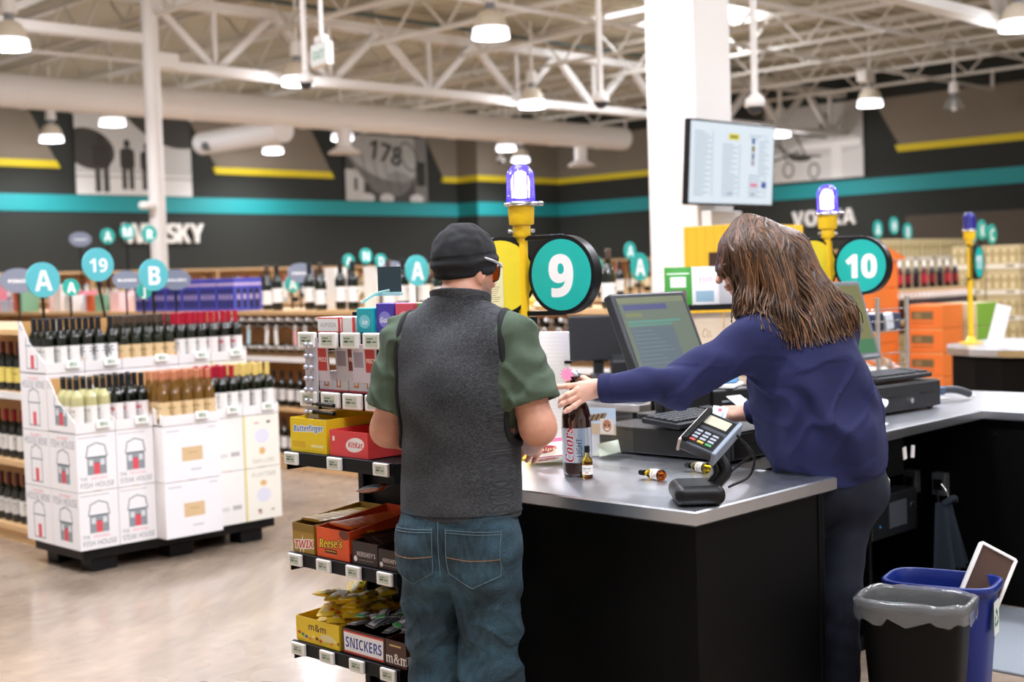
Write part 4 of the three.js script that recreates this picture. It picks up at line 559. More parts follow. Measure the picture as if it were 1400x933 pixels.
// distant bottles on the row tops
const farNames = ['dark green', 'tan label', 'golden', 'clear', 'violet', 'brown'], farKinds = [[0x0c120c, 0xe9e6df, 0x2a1a1a], [0x14100a, 0xd8c7a0, 0x6a2020], [0x8a7440, 0xf0ece0, 0xcaa860], [0xc9d2d0, 0xf3f0ea, 0xb03a3a], [0x24182e, 0xe0dce8, 0xe6e6e6], [0x3d2412, 0xe9cf9a, 0x111111]];
[[9.95, -8.5, 34, 0.24], [13.1, -9.7, 34, 0.26], [16.5, -12.2, 30, 0.28], [19.7, -13.2, 26, 0.3], [22.9, -13.2, 26, 0.33]].forEach(([x, z, n, dz], r) => { for (let i = 0; i < n; i++) { const ki = (i * 7 + r * 3 + (i >> 3)) % 6, k = farKinds[ki]; farBottle(...k, `${farNames[ki]} bottle on top of the ${['first', 'second', 'third', 'fourth', 'fifth'][r]} shelving row past the pillar`, `bottles on far row ${['one', 'two', 'three', 'four', 'five'][r]}`, [x + rr(0.05, 0.3), SH[3], z - i * dz], 1.05 + rr(0, 0.15), 'liquor_bottle', 'bottle'); if (i % 2) farBottle(...farKinds[(i + 2) % 6], `${farNames[(i + 2) % 6]} bottle on the face of the ${['first', 'second', 'third', 'fourth', 'fifth'][r]} shelving row past the pillar`, `bottles on far row face ${['one', 'two', 'three', 'four', 'five'][r]}`, [x + 0.08, SH[2], z - i * dz], 1.05, 'liquor_bottle', 'bottle'); } });
for (let i = 0; i < 90; i++) { const ki = (i * 5 + (i >> 2)) % 6, k = farKinds[ki]; farBottle(...k, `${farNames[ki]} bottle on the wall shelving below the whisky letters`, 'whisky wall bottles', [8.6 + i * 0.165, i % 2 ? 1.435 : 1.435, ZL + 0.34 + rr(0, 0.1)], 1.2, 'whisky_bottle', 'bottle'); }

// ---------- hanging row signs ----------
const signMats = {}; const signMat = (s, bg, size) => signMats[s + bg] ?? (signMats[s + bg] = printed(canvas(128, 128, (g, w, h) => { fill(g, bg, 0, 0, w, h); say(g, s, w / 2, h / 2 + 3, size ?? (s.length > 1 ? 72 : 104), '#ffffff'); }), 0.5));
function rowSign(label, pos, r, s, bg, stand = 1.37, lean = 0) { const post = Math.max(0.05, pos[1] - r - stand);
  const t = thing('row_sign', label, 'aisle sign', pos); const bm = plastic(bg, 0.5); part(t, 'disc', cyl(r, r, 0.014, 32), bm, null, [Math.PI / 2, 0, 0]); part(t, 'face', discGeo(r * 0.99, 32), signMat(s, bg), [0, 0, 0.0075]);
  bar(t, 'post', [0, -r * 0.9, -0.012], [lean, -r - post, -0.012], 0.018, 0.01, M.blackMetal); return t;
}
const oval = memo('oval', () => { const g = new THREE.CylinderGeometry(1, 1, 1, 32); g.rotateX(Math.PI / 2); return g; });
const ovalTex = (s) => signMat(s, '#7c8598', 24);
function ovalSign(label, pos, w, s, stand = 1.37) { const post = Math.max(0.03, pos[1] - w * 0.62 - stand); const t = thing('region_sign', label, 'aisle sign', pos); const d = part(t, 'plate', oval, plastic(0x7c8598, 0.5)); d.scale.set(w, w * 0.62, 0.012); const f = part(t, 'face', discGeo(1, 32), ovalTex(s), [0, 0, 0.0065]); f.scale.set(w * 0.99, w * 0.61, 1); bar(t, 'post', [0, -w * 0.5, -0.01], [0, -w * 0.62 - post, -0.01], 0.015, 0.008, M.blackMetal); }
rowSign('pale teal disc sign lettered A above the fish house cases', [3.77, 1.675, -7.8], 0.108, 'A', '#5cc0c8');
rowSign('pale teal disc sign numbered 19 above the pallet of wine cases', [4.137, 1.762, -7.8], 0.106, '19', '#5cc0c8', 1.37, 0.05);
rowSign('pale teal disc sign lettered B above the tan label cases', [4.524, 1.69, -7.8], 0.104, 'B', '#5cc0c8');
rowSign('small dark teal disc sign lettered A behind the pale A and 19 signs', [4.506, 1.627, -8.9], 0.062, 'A', '#22a399'); rowSign('small dark teal disc sign lettered J behind the pale B sign', [4.651, 1.587, -8.15], 0.055, 'J', '#22a399');
rowSign('teal disc sign lettered A before the whisky letters', [7.5, 2.2, -13.89], 0.09, 'A', '#22a399'); rowSign('teal disc sign lettered M before the whisky letters', [7.5, 2.23, -13.45], 0.09, 'M', '#22a399'); rowSign('teal disc sign lettered R before the whisky letters beside the round column', [7.5, 2.186, -12.98], 0.09, 'R', '#22a399');
rowSign('pale teal disc sign lettered A beside the capped man', [6.86, 1.677, -7.88], 0.12, 'A', '#4fbcc0');
rowSign('teal disc sign lettered A above the lying wine necks', [7.3, 1.787, -9.29], 0.064, 'A', '#22a399'); rowSign('teal disc sign lettered N in a cluster above the shelving across the aisle', [7.3, 1.824, -9.05], 0.068, 'N', '#22a399'); rowSign('teal disc sign lettered D in a cluster above the shelving across the aisle', [7.3, 1.774, -8.85], 0.064, 'D', '#22a399'); rowSign('low teal disc sign lettered A beneath an oval sign', [7.42, 1.6, -10.3], 0.08, 'A', '#22a399');
rowSign('teal disc sign lettered A before the white pillar', [10.3, 1.665, -8.48], 0.14, 'A', '#22a399'); rowSign('higher teal disc sign lettered A before the white pillar', [10.3, 1.826, -8.6], 0.09, 'A', '#22a399'); rowSign('teal disc sign lettered B beside the number 9 disc', [10.3, 1.644, -9.08], 0.15, 'B', '#22a399');
[[16.18, 2.09, -9.2, 'A'], [16.61, 2.14, -9.2, 'H'], [16.98, 2.06, -9.2, 'B'], [15.1, 1.95, -7.35, 'A'], [15.36, 1.993, -7.35, 'K'], [15.62, 1.942, -7.35, 'C']].forEach(([x, y, z, s], i) => rowSign(`teal disc sign lettered ${s} ${i < 3 ? 'above the pale tan crates' : 'above the tan beer cases'}`, [x, y, z], 0.12, s, '#22a399', i < 3 ? 1.95 : 1.8));
ovalSign('grey oval region sign lettered FRANCE over the shelving across the aisle', [7.3, 1.7, -10.0], 0.145, 'FRANCE'); ovalSign('grey oval region sign lettered ITALY beside the capped man', [7.32, 1.69, -8.72], 0.13, 'ITALY'); ovalSign('grey oval region sign lettered SPAIN between two teal discs', [7.5, 1.655, -9.6], 0.09, 'SPAIN');
ovalSign('grey oval region sign lettered MALBEC behind the pale B sign', [4.7, 1.655, -7.82], 0.11, 'MALBEC'); ovalSign('grey oval region sign lettered BLENDS between the 19 and B signs', [4.68, 1.666, -8.43], 0.105, 'BLENDS'); ovalSign('grey oval region sign lettered PINOT behind the pale A sign', [4.5, 1.69, -9.71], 0.15, 'PINOT'); ovalSign('grey oval region sign hanging in dim light below the three men poster', [7.5, 2.19, -14.53], 0.14, 'PINOT');

// ---------- checkout candy rack ----------
const printCache = {}; const art = (k, w, h, f) => printCache[k] ?? (printCache[k] = printed(canvas(w, h, f), 0.45));
const RX = 2.69, RZ = -3.49;
const rack = thing('candy_rack', 'black perforated checkout rack stocked with candy', 'rack', [RX, 0, RZ - 0.03]);
{
  for (const s of [-1, 1]) part(rack, 'upright', bx(0.04, 1.5, 0.03, 0.003), M.blackMetal, [0.33, 0.75, s * 0.275]);
  const panel = part(rack, 'back_panel', bx(0.012, 1.44, 0.56), M.blackMetal, [0.345, 0.74, 0]); const hole = cyl(0.004, 0.004, 0.003, 6), hm = plastic(0x030303, 0.9);
  const side = part(rack, 'end_panel', bx(0.2, 1.05, 0.01), M.blackMetal, [0.24, 0.53, 0.285]); for (let r = 0; r < 22; r++) for (let c = 0; c < 2; c++) part(side, 'slot', bx(0.008, 0.018, 0.003), hm, [-0.05 + c * 0.09, -0.5 + r * 0.046, 0.005]);
  for (const y of [0.37, 0.68, 1.03, 1.225, 1.43]) { const d = y > 1.1 ? 0.24 : 0.34, x = 0.34 - d / 2, s = part(rack, 'shelf', bx(d, 0.014, 0.575, 0.003), M.blackMetal, [x, y - 0.007, 0]); part(s, 'front_rail', bx(0.012, 0.045, 0.575, 0.003), M.blackMetal, [-d / 2, 0.008 - 0.02, 0]); for (const b of [-1, 1]) part(s, 'bracket', bx(d, 0.05, 0.006), M.blackMetal, [0, -0.03, b * 0.284]);
    const n = y > 1.1 ? 5 : y > 1 ? 3 : 4; for (let k = 0; k < n; k++) priceTag(s, [-d / 2 - 0.013, -0.012, -0.24 + k * (0.48 / (n - 1)) + (y > 1.1 ? -0.02 : 0)], [0, -Math.PI / 2, 0], y > 1.1 ? 1.3 : 1); }
  part(rack, 'base_foot', bx(0.36, 0.06, 0.56, 0.005), M.blackMetal, [0.17, 0.03, 0]);
}
function tray(name, label, z, w, d, hf, hb, y, front, sideMat, body, x = 0.01) {   // open carton facing the aisle
  const t = thing(name, label, 'candy box', [RX + x, y, RZ + z]), bm = mat(body, 0.55), sm = sideMat ?? bm;
  part(t, 'bottom', bx(d, 0.003, w), bm, [d / 2, 0.0015, 0]); part(t, 'front', bx(0.003, hf, w), [bm, front, bm, bm, bm, bm], [0, hf / 2, 0]); part(t, 'back', bx(0.003, hb, w), bm, [d, hb / 2, 0]);
  for (const s of [-1, 1]) { const g = extrude([[0, 0], [d, 0], [d, hb], [0, hf]], 0.003); g.translate(0, 0, s * w / 2 - 0.0015); const o = part(t, 'side', g, s > 0 ? sm : bm); if (s > 0 && sideMat) { const p = g.attributes.position, u = g.attributes.uv; for (let i = 0; i < p.count; i++) u.setXY(i, p.getX(i) / d, p.getY(i) / hb); } }
  return t;
}
const wrapper = memo('wrapper', () => { const g = new THREE.BoxGeometry(0.11, 0.014, 0.034, 8, 1, 3), p = g.attributes.position; for (let i = 0; i < p.count; i++) { const e = Math.abs(p.getX(i)) / 0.055, k = e > 0.8 ? 0.15 : 1 - 0.25 * e * e, z = Math.abs(p.getZ(i)) / 0.017; p.setY(i, p.getY(i) * k * (1 - 0.35 * z)); if (e > 0.95) p.setZ(i, p.getZ(i) * 1.1); } g.computeVertexNormals(); return g; });
const packet = memo('packet', () => { const g = new THREE.BoxGeometry(0.125, 0.026, 0.062, 10, 1, 6), p = g.attributes.position; for (let i = 0; i < p.count; i++) { const e = Math.abs(p.getX(i)) / 0.0625, z = Math.abs(p.getZ(i)) / 0.031, k = (1 - e ** 4) * (1 - 0.6 * z * z) + 0.06; p.setY(i, p.getY(i) * k * (1 + 0.25 * perlin.noise(p.getX(i) * 80, 3, p.getZ(i) * 80))); } g.computeVertexNormals(); return g; });
const A = {
  twix: art('twix', 160, 160, (g, w, h) => { fill(g, '#a8822c', 0, 0, w, h); fill(g, '#8a6a20', 0, 0, w, 44); g.save(); g.translate(80, 112); g.rotate(-0.12); g.font = 'italic bold 58px sans-serif'; g.lineWidth = 12; g.strokeStyle = '#f3e9d8'; g.strokeText('TWIX', 0, 0, 146); g.fillStyle = '#c5202c'; g.fillText('TWIX', 0, 0, 146); g.restore(); }),
  reese: art('reese', 300, 170, (g, w, h) => { fill(g, '#e8581c', 0, 0, w, h); g.save(); g.translate(126, 84); g.rotate(-0.08); g.font = 'italic bold 68px serif'; g.lineWidth = 10; g.strokeStyle = '#5a2410'; g.strokeText('Reese\'s', 0, 0, 220); g.fillStyle = '#f7d51c'; g.fillText('Reese\'s', 0, 0, 220); g.restore(); fill(g, '#40190c', 76, 118, 110, 24); fill(g, '#e0b41c', 84, 126, 94, 5); g.fillStyle = '#6a2f14'; g.beginPath(); g.ellipse(262, 20, 50, 30, 0, 0, 7); g.fill(); }),
  reeseSide: art('reeseSide', 300, 120, (g, w, h) => { fill(g, '#d9491c', 0, 0, w, h); say(g, 'Reese\'s', 170, 60, 60, '#f0c01c', 'italic bold', 'serif', 230); fill(g, '#8f2015', 0, 96, w, 24); }),
  hershey: art('hershey', 200, 110, (g, w, h) => { fill(g, '#2a1a18', 0, 0, w, h); say(g, 'HERSHEY\'S', 108, 58, 32, '#c9bfb9', 'bold', 'sans-serif', 150); fill(g, '#6d5a52', 40, 84, 130, 6); g.fillStyle = '#e9e6e2'; g.beginPath(); g.ellipse(24, 84, 14, 14, 0, 0, 7); g.fill(); }),
  snick: art('snick', 320, 110, (g, w, h) => { fill(g, '#3a1d14', 0, 0, w, h); g.fillStyle = '#f2f0f2'; g.beginPath(); g.moveTo(10, 14); g.lineTo(310, 8); g.lineTo(306, 100); g.lineTo(14, 104); g.fill(); fill(g, '#d5402e', 10, 96, 300, 8); fill(g, '#d5402e', 10, 8, 300, 8); say(g, 'SNICKERS', 160, 58, 62, '#1e3f94', 'bold', 'sans-serif', 276); }),
  mmy: art('mmy', 300, 130, (g, w, h) => { fill(g, '#edc81a', 0, 0, w, h); say(g, 'm&m', 150, 44, 50, '#5a341c'); for (let i = 0; i < 12; i++) { g.fillStyle = ['#c23a2a', '#3f8a3c', '#2f5aa8', '#e07a1c', '#f0e08a', '#6a3a1c'][i % 6]; g.beginPath(); g.ellipse(22 + i * 25, 96 + (i * 29 % 22) - 10, 11, 9, 0, 0, 7); g.fill(); } g.fillStyle = '#e8d9a0'; g.beginPath(); g.ellipse(220, 84, 50, 20, 0, 0, 7); g.fill(); }),
  mmb: art('mmb', 160, 120, (g, w, h) => { fill(g, '#4a2416', 0, 0, w, h); say(g, 'm&m', 84, 84, 64, '#f0ece4', 'bold', 'serif'); fill(g, '#d9b96a', 30, 20, 90, 8); }),
  butter: art('butter', 240, 160, (g, w, h) => { fill(g, '#f2d01c', 0, 0, w, h); g.save(); g.translate(120, 46); g.rotate(-0.05); g.font = 'italic bold 38px sans-serif'; g.lineWidth = 8; g.strokeStyle = '#e9eef4'; g.strokeText('Butterfinger', 0, 0, 200); g.fillStyle = '#4a6fae'; g.fillText('Butterfinger', 0, 0, 200); g.restore(); fill(g, '#e0b41c', 10, 110, 90, 30); fill(g, '#f6e9a0', 140, 120, 80, 14); }),
  kit: art('kit', 240, 130, (g, w, h) => { fill(g, '#e04648', 0, 0, w, h); g.fillStyle = '#f4ecea'; g.beginPath(); g.ellipse(160, 66, 58, 36, -0.2, 0, 7); g.fill(); say(g, 'KitKat', 160, 66, 40, '#d02a30', 'italic bold', 'sans-serif', 92); fill(g, '#f4ecea', 18, 30, 14, 24); }),
};
const gum = (k, bg, txt, c2) => art(k, 128, 130, (g, w, h) => { fill(g, bg, 0, 0, w, h); g.fillStyle = c2; g.beginPath(); g.ellipse(64, 70, 46, 36, 0, 0, 7); g.fill(); say(g, txt, 64, 72, 34, '#ffffff', 'italic bold', 'sans-serif', 84); });
// lower two shelves
tray('candy_box', 'gold candy carton with red lettering on the middle rack shelf', -0.25, 0.12, 0.3, 0.1, 0.13, 0.684, A.twix, null, 0x9a7524);
tray('candy_box', 'orange peanut butter cup carton on the middle rack shelf', -0.085, 0.175, 0.31, 0.1, 0.135, 0.684, A.reese, A.reeseSide, 0xd9531c);
tray('candy_box', 'dark brown chocolate carton beside the orange carton', 0.085, 0.13, 0.3, 0.075, 0.095, 0.684, A.hershey, A.hershey, 0x2a1a18); tray('candy_box', 'dark brown chocolate carton at the end of the middle rack shelf', 0.21, 0.11, 0.28, 0.065, 0.09, 0.684, A.hershey, A.hershey, 0x33201a);
tray('candy_box', 'yellow candy carton heaped with packets on the lowest rack shelf', -0.19, 0.24, 0.3, 0.085, 0.1, 0.374, A.mmy, null, 0xe3bd1a); tray('candy_box', 'brown carton with white and blue lettering heaped with bars', 0.06, 0.22, 0.3, 0.085, 0.1, 0.374, A.snick, null, 0x3a1d14); tray('candy_box', 'brown candy carton at the end of the lowest rack shelf', 0.225, 0.1, 0.3, 0.085, 0.1, 0.374, A.mmb, A.mmb, 0x4a2416);
tray('candy_box', 'yellow candy bar carton on the rack shelf by the man\'s arm', -0.2, 0.2, 0.24, 0.115, 0.12, 1.034, A.butter, null, 0xe9c51c); tray('candy_box', 'red candy bar carton on the rack shelf by the man\'s arm', 0.02, 0.2, 0.24, 0.085, 0.09, 1.034, A.kit, null, 0xd83a3c);
const wm = { snick: art('snickbar', 160, 48, (g, w, h) => { fill(g, '#4a3a3c', 0, 0, w, h); fill(g, '#e9edf4', 10, 6, 140, 36); say(g, 'SNICKERS', 80, 25, 24, '#1e3f94', 'bold', 'sans-serif', 108); }), mm: art('mmbag', 160, 90, (g, w, h) => { fill(g, '#e9c21a', 0, 0, w, h); say(g, 'm&m', 80, 40, 46, '#f6f0e0'); g.fillStyle = '#d9402c'; g.beginPath(); g.ellipse(40, 72, 12, 10, 0, 0, 7); g.fill(); g.fillStyle = '#3f8a3c'; g.beginPath(); g.ellipse(110, 70, 12, 10, 0, 0, 7); g.fill(); }), almond: art('almondbar', 160, 48, (g, w, h) => { fill(g, '#7d6a8a', 0, 0, w, h); fill(g, '#e9edf4', 30, 10, 100, 28); fill(g, '#3f9a50', 0, 0, 22, h); }), choc: plastic(0x3b2620, 0.35), gold: plastic(0xa98428, 0.35), orange: plastic(0xe0661c, 0.35) };
function bars(geo, m, label, group, n, x0, x1, z0, z1, y0, y1, spin) { for (let i = 0; i < n; i++) { const o = single('candy_bar', label, 'candy', geo, m, [RX + rr(x0, x1), rr(y0, y1), RZ + rr(z0, z1)], [rr(-0.25, 0.25), spin + rr(-0.5, 0.5), rr(-0.2, 0.2)], group); } }
for (let r = 0; r < 3; r++) bars(packet, wm.mm, 'yellow candy packet in the heap on the lowest rack shelf', 'yellow candy packets', 9, 0.05, 0.27, -0.28, -0.1, 0.445 + r * 0.03, 0.47 + r * 0.03, 0.6);
for (let r = 0; r < 3; r++) bars(wrapper, wm.snick, 'brown and white candy bar heaped on the lowest rack shelf', 'brown heaped candy bars', 9, 0.05, 0.27, -0.02, 0.24, 0.455 + r * 0.02, 0.475 + r * 0.02, 0.5); bars(wrapper, wm.almond, 'purple and green candy bar heaped on the lowest rack shelf', 'purple heaped candy bars', 9, 0.05, 0.25, 0, 0.24, 0.5, 0.525, 0.4);
for (let k = 0; k < 7; k++) { single('candy_bar', 'gold wrapped bar in the gold candy carton', 'candy', wrapper, wm.gold, [RX + 0.06 + k * 0.036, 0.793, RZ - 0.25], [0, Math.PI / 2, 0], 'gold candy bars'); single('candy_bar', 'orange wrapped candy in the orange carton', 'candy', wrapper, wm.orange, [RX + 0.06 + k * 0.036, 0.79, RZ - 0.085], [0.1, Math.PI / 2 + 0.1, 0], 'orange candy bars'); }
for (const [z, lab, g2] of [[0.05, 'dark wrapped bar in the dark brown carton', 'dark bars beside the orange carton'], [0.115, 'dark wrapped bar in the dark brown carton', 'dark bars beside the orange carton'], [0.23, 'dark wrapped bar in the end carton', 'dark bars in the end carton']]) for (let k = 0; k < 8; k++) single('candy_bar', lab, 'candy', wrapper, wm.choc, [RX + 0.075 + k * 0.027, 0.75, RZ + z], [0, Math.PI / 2, 0.35], g2);
// upper shelves: small boxes, blister packs, gum
const smallBox = (label, m, y, z, w, h, d, x) => single('small_box', label, 'box', bx(d, h, w, 0.003), Array.isArray(m) ? m : [m, m, m, m, m, m], [RX + x, y + h / 2, RZ + z]);
smallBox('small white box with red edges on the top rack shelf', art('aspirin', 128, 60, (g, w, h) => { fill(g, '#d9453c', 0, 0, w, h); fill(g, '#f0ecea', 0, 6, 116, 48); say(g, 'ASPIRIN', 60, 30, 24, '#a29c9a', ''); }), 1.433, -0.235, 0.13, 0.055, 0.1, 0.19); smallBox('narrow white box beside the red edged box', art('mint', 64, 60, (g, w, h) => { fill(g, '#efe9e4', 0, 0, w, h); fill(g, '#d9453c', 0, 0, 8, h); }), 1.433, -0.135, 0.06, 0.055, 0.1, 0.19);
smallBox('teal gum box on the top rack shelf', gum('gum1', '#1ba7b2', 'ice', '#7fd0d8'), 1.433, -0.05, 0.085, 0.085, 0.1, 0.2); smallBox('purple gum box on the top rack shelf', gum('gum2', '#4a3aa8', 'Gum', '#8f86d4'), 1.433, 0.045, 0.09, 0.1, 0.1, 0.21); smallBox('pink and green gum box on the top rack shelf', gum('gum3', '#e0566a', 'Extra', '#f2b0a8'), 1.433, 0.145, 0.09, 0.1, 0.1, 0.21); smallBox('green gum box at the end of the top rack shelf', gum('gum4', '#43a83a', 'mint', '#8fd070'), 1.433, 0.245, 0.09, 0.1, 0.1, 0.22);
{ const s = thing('clear_sign_holder', 'small clear holder with a dark card on the rack top', 'sign holder', [RX + 0.24, 1.545, RZ - 0.02], R(-70)); part(s, 'dark_card', bx(0.09, 0.09, 0.004), plastic(0x20363c, 0.4), [0, 0.065, 0]); part(s, 'holder_arm', tube([[-0.09, -0.01, 0.04], [-0.04, 0.02, 0.02], [0, 0.03, 0.0]], 0.005), phys(0xbfe8e6, 0.1, { transmission: 0.5, thickness: 0 })); part(s, 'holder_lip', bx(0.1, 0.012, 0.02, 0.003), phys(0xbfe8e6, 0.1, { transmission: 0.5, thickness: 0 }), [0, 0.018, 0.006]); }
const packTex = [['pack1', '#cfc3cc', '#c0392e'], ['pack2', '#d5cfd6', '#7b2a26']].map(([k, a, b]) => art(k, 128, 100, (g, w, h) => { fill(g, a, 0, 0, w, h); fill(g, b, 70, 12, 50, 60); say(g, 'PRICE', 96, 42, 16, '#f2e6e2'); fill(g, '#9c8f9a', 10, 20, 48, 40); }));
for (let i = 0; i < 4; i++) single('blister_pack', 'clear blister pack with red print hanging below the top shelf', 'blister pack', bx(0.006, 0.13, 0.13, 0.002), packTex[i % 2], [RX + 0.09 + (i % 2) * 0.03, 1.335, RZ - 0.24 + i * 0.13], [0, 0, 0.05], 'red print blister packs');
for (let i = 0; i < 3; i++) single('white_pill_box', 'white medicine box with orange dots on the rack', 'box', bx(0.07, 0.07, 0.16, 0.003), art('pill', 160, 70, (g, w, h) => { fill(g, '#f3eef0', 0, 0, w, h); g.strokeStyle = '#e07a30'; g.lineWidth = 6; g.strokeRect(30, 18, 20, 30); g.strokeRect(100, 24, 18, 26); fill(g, '#d9485a', 0, 62, w, 8); }), [RX + 0.16, 1.265, RZ - 0.2 + i * 0.165], null, 'white medicine boxes');
single('gold_pouch', 'gold snack pouch standing on the rack beside the green sleeve', 'pouch', packet, plastic(0xc7962c, 0.3), [RX + 0.17, 1.33, RZ + 0.2], [Math.PI / 2, Math.PI / 2, 0.3]);
{ const t = thing('battery_strip', 'hanging clear strip of small silver capsules on the rack side', 'hanging strip', [RX + 0.085, 1.415, RZ - 0.27]); part(t, 'card', bx(0.004, 0.35, 0.07), phys(0xdcd7df, 0.2, { transmission: 0.3, thickness: 0 }), [0, -0.17, 0], [R(2), 0, 0]); for (let r = 0; r < 8; r++) for (let c = 0; c < 2; c++) part(t, 'capsule', sph(0.009, 10), mat(0xb9b9c4, 0.25, { metalness: 0.4 }), [-0.008, -0.02 - r * 0.039, -0.016 + c * 0.03 - r * 0.002]); }
for (let i = 0; i < 4; i++) { const t = thing('pen_pack', 'dark pens on a card hanging under the medicine boxes', 'pen', [RX + 0.08, 1.19 - i * 0.028, RZ - 0.2], 0, 'pens hanging on the rack'); part(t, 'barrel', cyl(0.007, 0.007, 0.13, 10), M.blackPl, [0, 0, 0], [Math.PI / 2, 0, 0.1]); part(t, 'clip', cyl(0.008, 0.008, 0.03, 10), M.chrome, [0, 0, -0.07], [Math.PI / 2, 0, 0.1]); }
for (const [y, z] of [[0.84, -0.12], [0.6, 0.15]]) single('hanging_pouch', y > 0.7 ? 'orange and white pouch hanging below the yellow carton' : 'small orange pouch hanging below the middle rack shelf', 'pouch', packet, art('pouch', 100, 60, (g, w, h) => { fill(g, '#e9e6e4', 0, 0, w, h); fill(g, '#e2642c', 0, 12, w, 24); fill(g, '#7fa4c0', 0, 46, w, 14); }), [RX + 0.22, y + 0.05, RZ + z], [Math.PI / 2, Math.PI / 2, Math.PI / 2 - 0.2]);

// ---------- behind the tills: snack rack, yellow cases ----------
{
  const t = thing('snack_rack', 'small black rack of snack pouches behind the till monitor', 'rack', [5.56, 0, -4.26], R(-45)); for (const s of [-0.18, 0.38]) part(t, 'upright', bx(0.025, 1.45, 0.025), M.blackMetal, [s, 0.725, -0.15]); for (const y of [0.5, 1.0, 1.42]) { part(t, 'shelf', bx(0.6, 0.015, 0.2, 0.003), M.blackMetal, [0.1, y, -0.05]); part(t, 'front_rail', bx(0.6, 0.03, 0.012, 0.003), M.blackMetal, [0.1, y, 0.055]); } priceTag(t, [-0.06, 1.425, 0.07], [0, 0, 0], 0.95);
  const pouch = memo('standpouch', () => { const g = new THREE.BoxGeometry(0.14, 0.2, 0.06, 6, 8, 2), p = g.attributes.position; for (let i = 0; i < p.count; i++) { const v = p.getY(i) / 0.2 + 0.5, u = Math.abs(p.getX(i)) / 0.07; p.setZ(i, p.getZ(i) * (1 - v * v * 0.92) * (1 - 0.5 * u * u)); } g.computeVertexNormals(); return g; });
  const c = Math.cos(Math.PI / 4); const at = (lx, y, lz) => [5.56 + (lx - lz) * c, y, -4.26 + (lx + lz) * c];
  single('snack_pouch', 'green snack pouch with a white patch on the rack', 'pouch', pouch, art('gp', 120, 160, (g, w, h) => { fill(g, '#3f9a34', 0, 0, w, h); fill(g, '#e6efe2', 24, 40, 70, 44); fill(g, '#7a5a68', 24, 96, 70, 50); fill(g, '#dfe9da', 10, 24, 100, 6); }), at(-0.05, 1.53, 0.0), [0, R(-45), 0]);
  single('snack_pouch', 'white snack pouch with red script beside the green pouch', 'pouch', pouch, art('wp', 120, 160, (g, w, h) => { fill(g, '#eeeae8', 0, 0, w, h); say(g, 'yum', 60, 50, 30, '#c97a86', 'italic', 'serif'); fill(g, '#8fb0c0', 16, 100, 80, 46); }), at(0.09, 1.53, 0.0), [0, R(-45), 0]);
  single('snack_pouch', 'silver snack pouch behind the cashier\'s hair', 'pouch', pouch, plastic(0xb9b7b8, 0.3), at(0.23, 1.53, 0.0), [0, R(-45), 0]);
  for (let i = 0; i < 3; i++) single('paper_sack', 'cream paper sack with a brown crest on the lower rack shelf', 'sack', pouch, art('sack', 120, 160, (g, w, h) => { fill(g, '#e3cdb0', 0, 0, w, h); g.strokeStyle = '#a9825a'; g.lineWidth = 5; g.beginPath(); g.ellipse(60, 112, 32, 26, 0, 0, 7); g.stroke(); say(g, 'Co.', 60, 44, 26, '#b08a62', 'italic', 'serif'); }), at(-0.09 + i * 0.18, 1.2, 0.01), [0, R(-45), 0], 'cream paper sacks').scale.set(1.25, 1.9, 1.2);
  const yt = canvas(200, 240, (g, w, h) => { fill(g, '#efbd28', 0, 0, w, h); for (let i = 0; i < 5; i++) fill(g, '#e4ae1c', 12 + i * 38, 0, 6, h); fill(g, '#b98a22', 150, 90, 34, 14); }), ym = printed(yt, 0.6), ym2 = plastic(0xeab525, 0.6), dk = plastic(0x3a2010, 0.6);
  let n = 0; for (const y of [0, 0.48, 0.96, 1.44]) for (const x of [0, 1]) { const o = thing('yellow_case', `yellow carton in the stack before the pillar, ${['bottom', 'second', 'third', 'top'][Math.round(y / 0.48)]} ${x ? 'outer' : 'inner'} one`, 'carton', [7.55 + x * 0.44, y, -5.45]); part(o, 'carton', bx(0.42, 0.47, 0.4, 0.004), [ym2, ym, ym2, ym2, ym, ym2], [0, 0.235, 0]); part(o, 'hand_hole', bx(0.004, 0.14, 0.1), dk, [-0.211, 0.22, 0.06]); }
}
// ---------- lane behind: dark register block ----------
{
  const t = thing('register_counter', 'dark counter of the till lane behind the list board', 'counter', [5.9, 0, -5.0]); part(t, 'cabinet', bx(0.7, 0.86, 0.8), M.blackLam, [0, 0.43, 0]); part(t, 'top', bx(0.74, 0.04, 0.84, 0.004), M.steel, [0, 0.88, 0]);
  const m = thing('register_hood', 'black register housing behind the list board', 'register', [5.75, 0.9, -4.98], R(-45)); part(m, 'housing', bx(0.3, 0.14, 0.26, 0.01), plastic(0x1d1f21, 0.5), [0.05, 0.07, 0]); part(m, 'screen_back', bx(0.34, 0.26, 0.05, 0.01), plastic(0x232527, 0.5), [-0.05, 0.34, -0.1]); part(m, 'stand', bx(0.06, 0.2, 0.04), plastic(0x1d1f21, 0.5), [-0.05, 0.2, -0.12]); part(m, 'blue_label', bx(0.04, 0.06, 0.006), plastic(0x3f8fd0, 0.4), [0.13, 0.27, -0.07]); part(m, 'slip_printer', bx(0.22, 0.12, 0.16, 0.02), plastic(0x202224, 0.4), [0.12, 0.18, 0.03], [0.2, 0, 0]);
}
for (let i = 0; i < 5; i++) single('yellow_bag', 'yellow snack bag lying on the shelving top beside post nine', 'bag', packet, plastic(i % 2 ? 0xe9b93a : 0xf0dfae, 0.5), [6.9 + (i % 2) * 0.14, 1.41, -6.55 - i * 0.2], [0.1, 0.5 + i, 0.1], 'snack bags on the shelving top').scale.set(1.7, 3, 2);

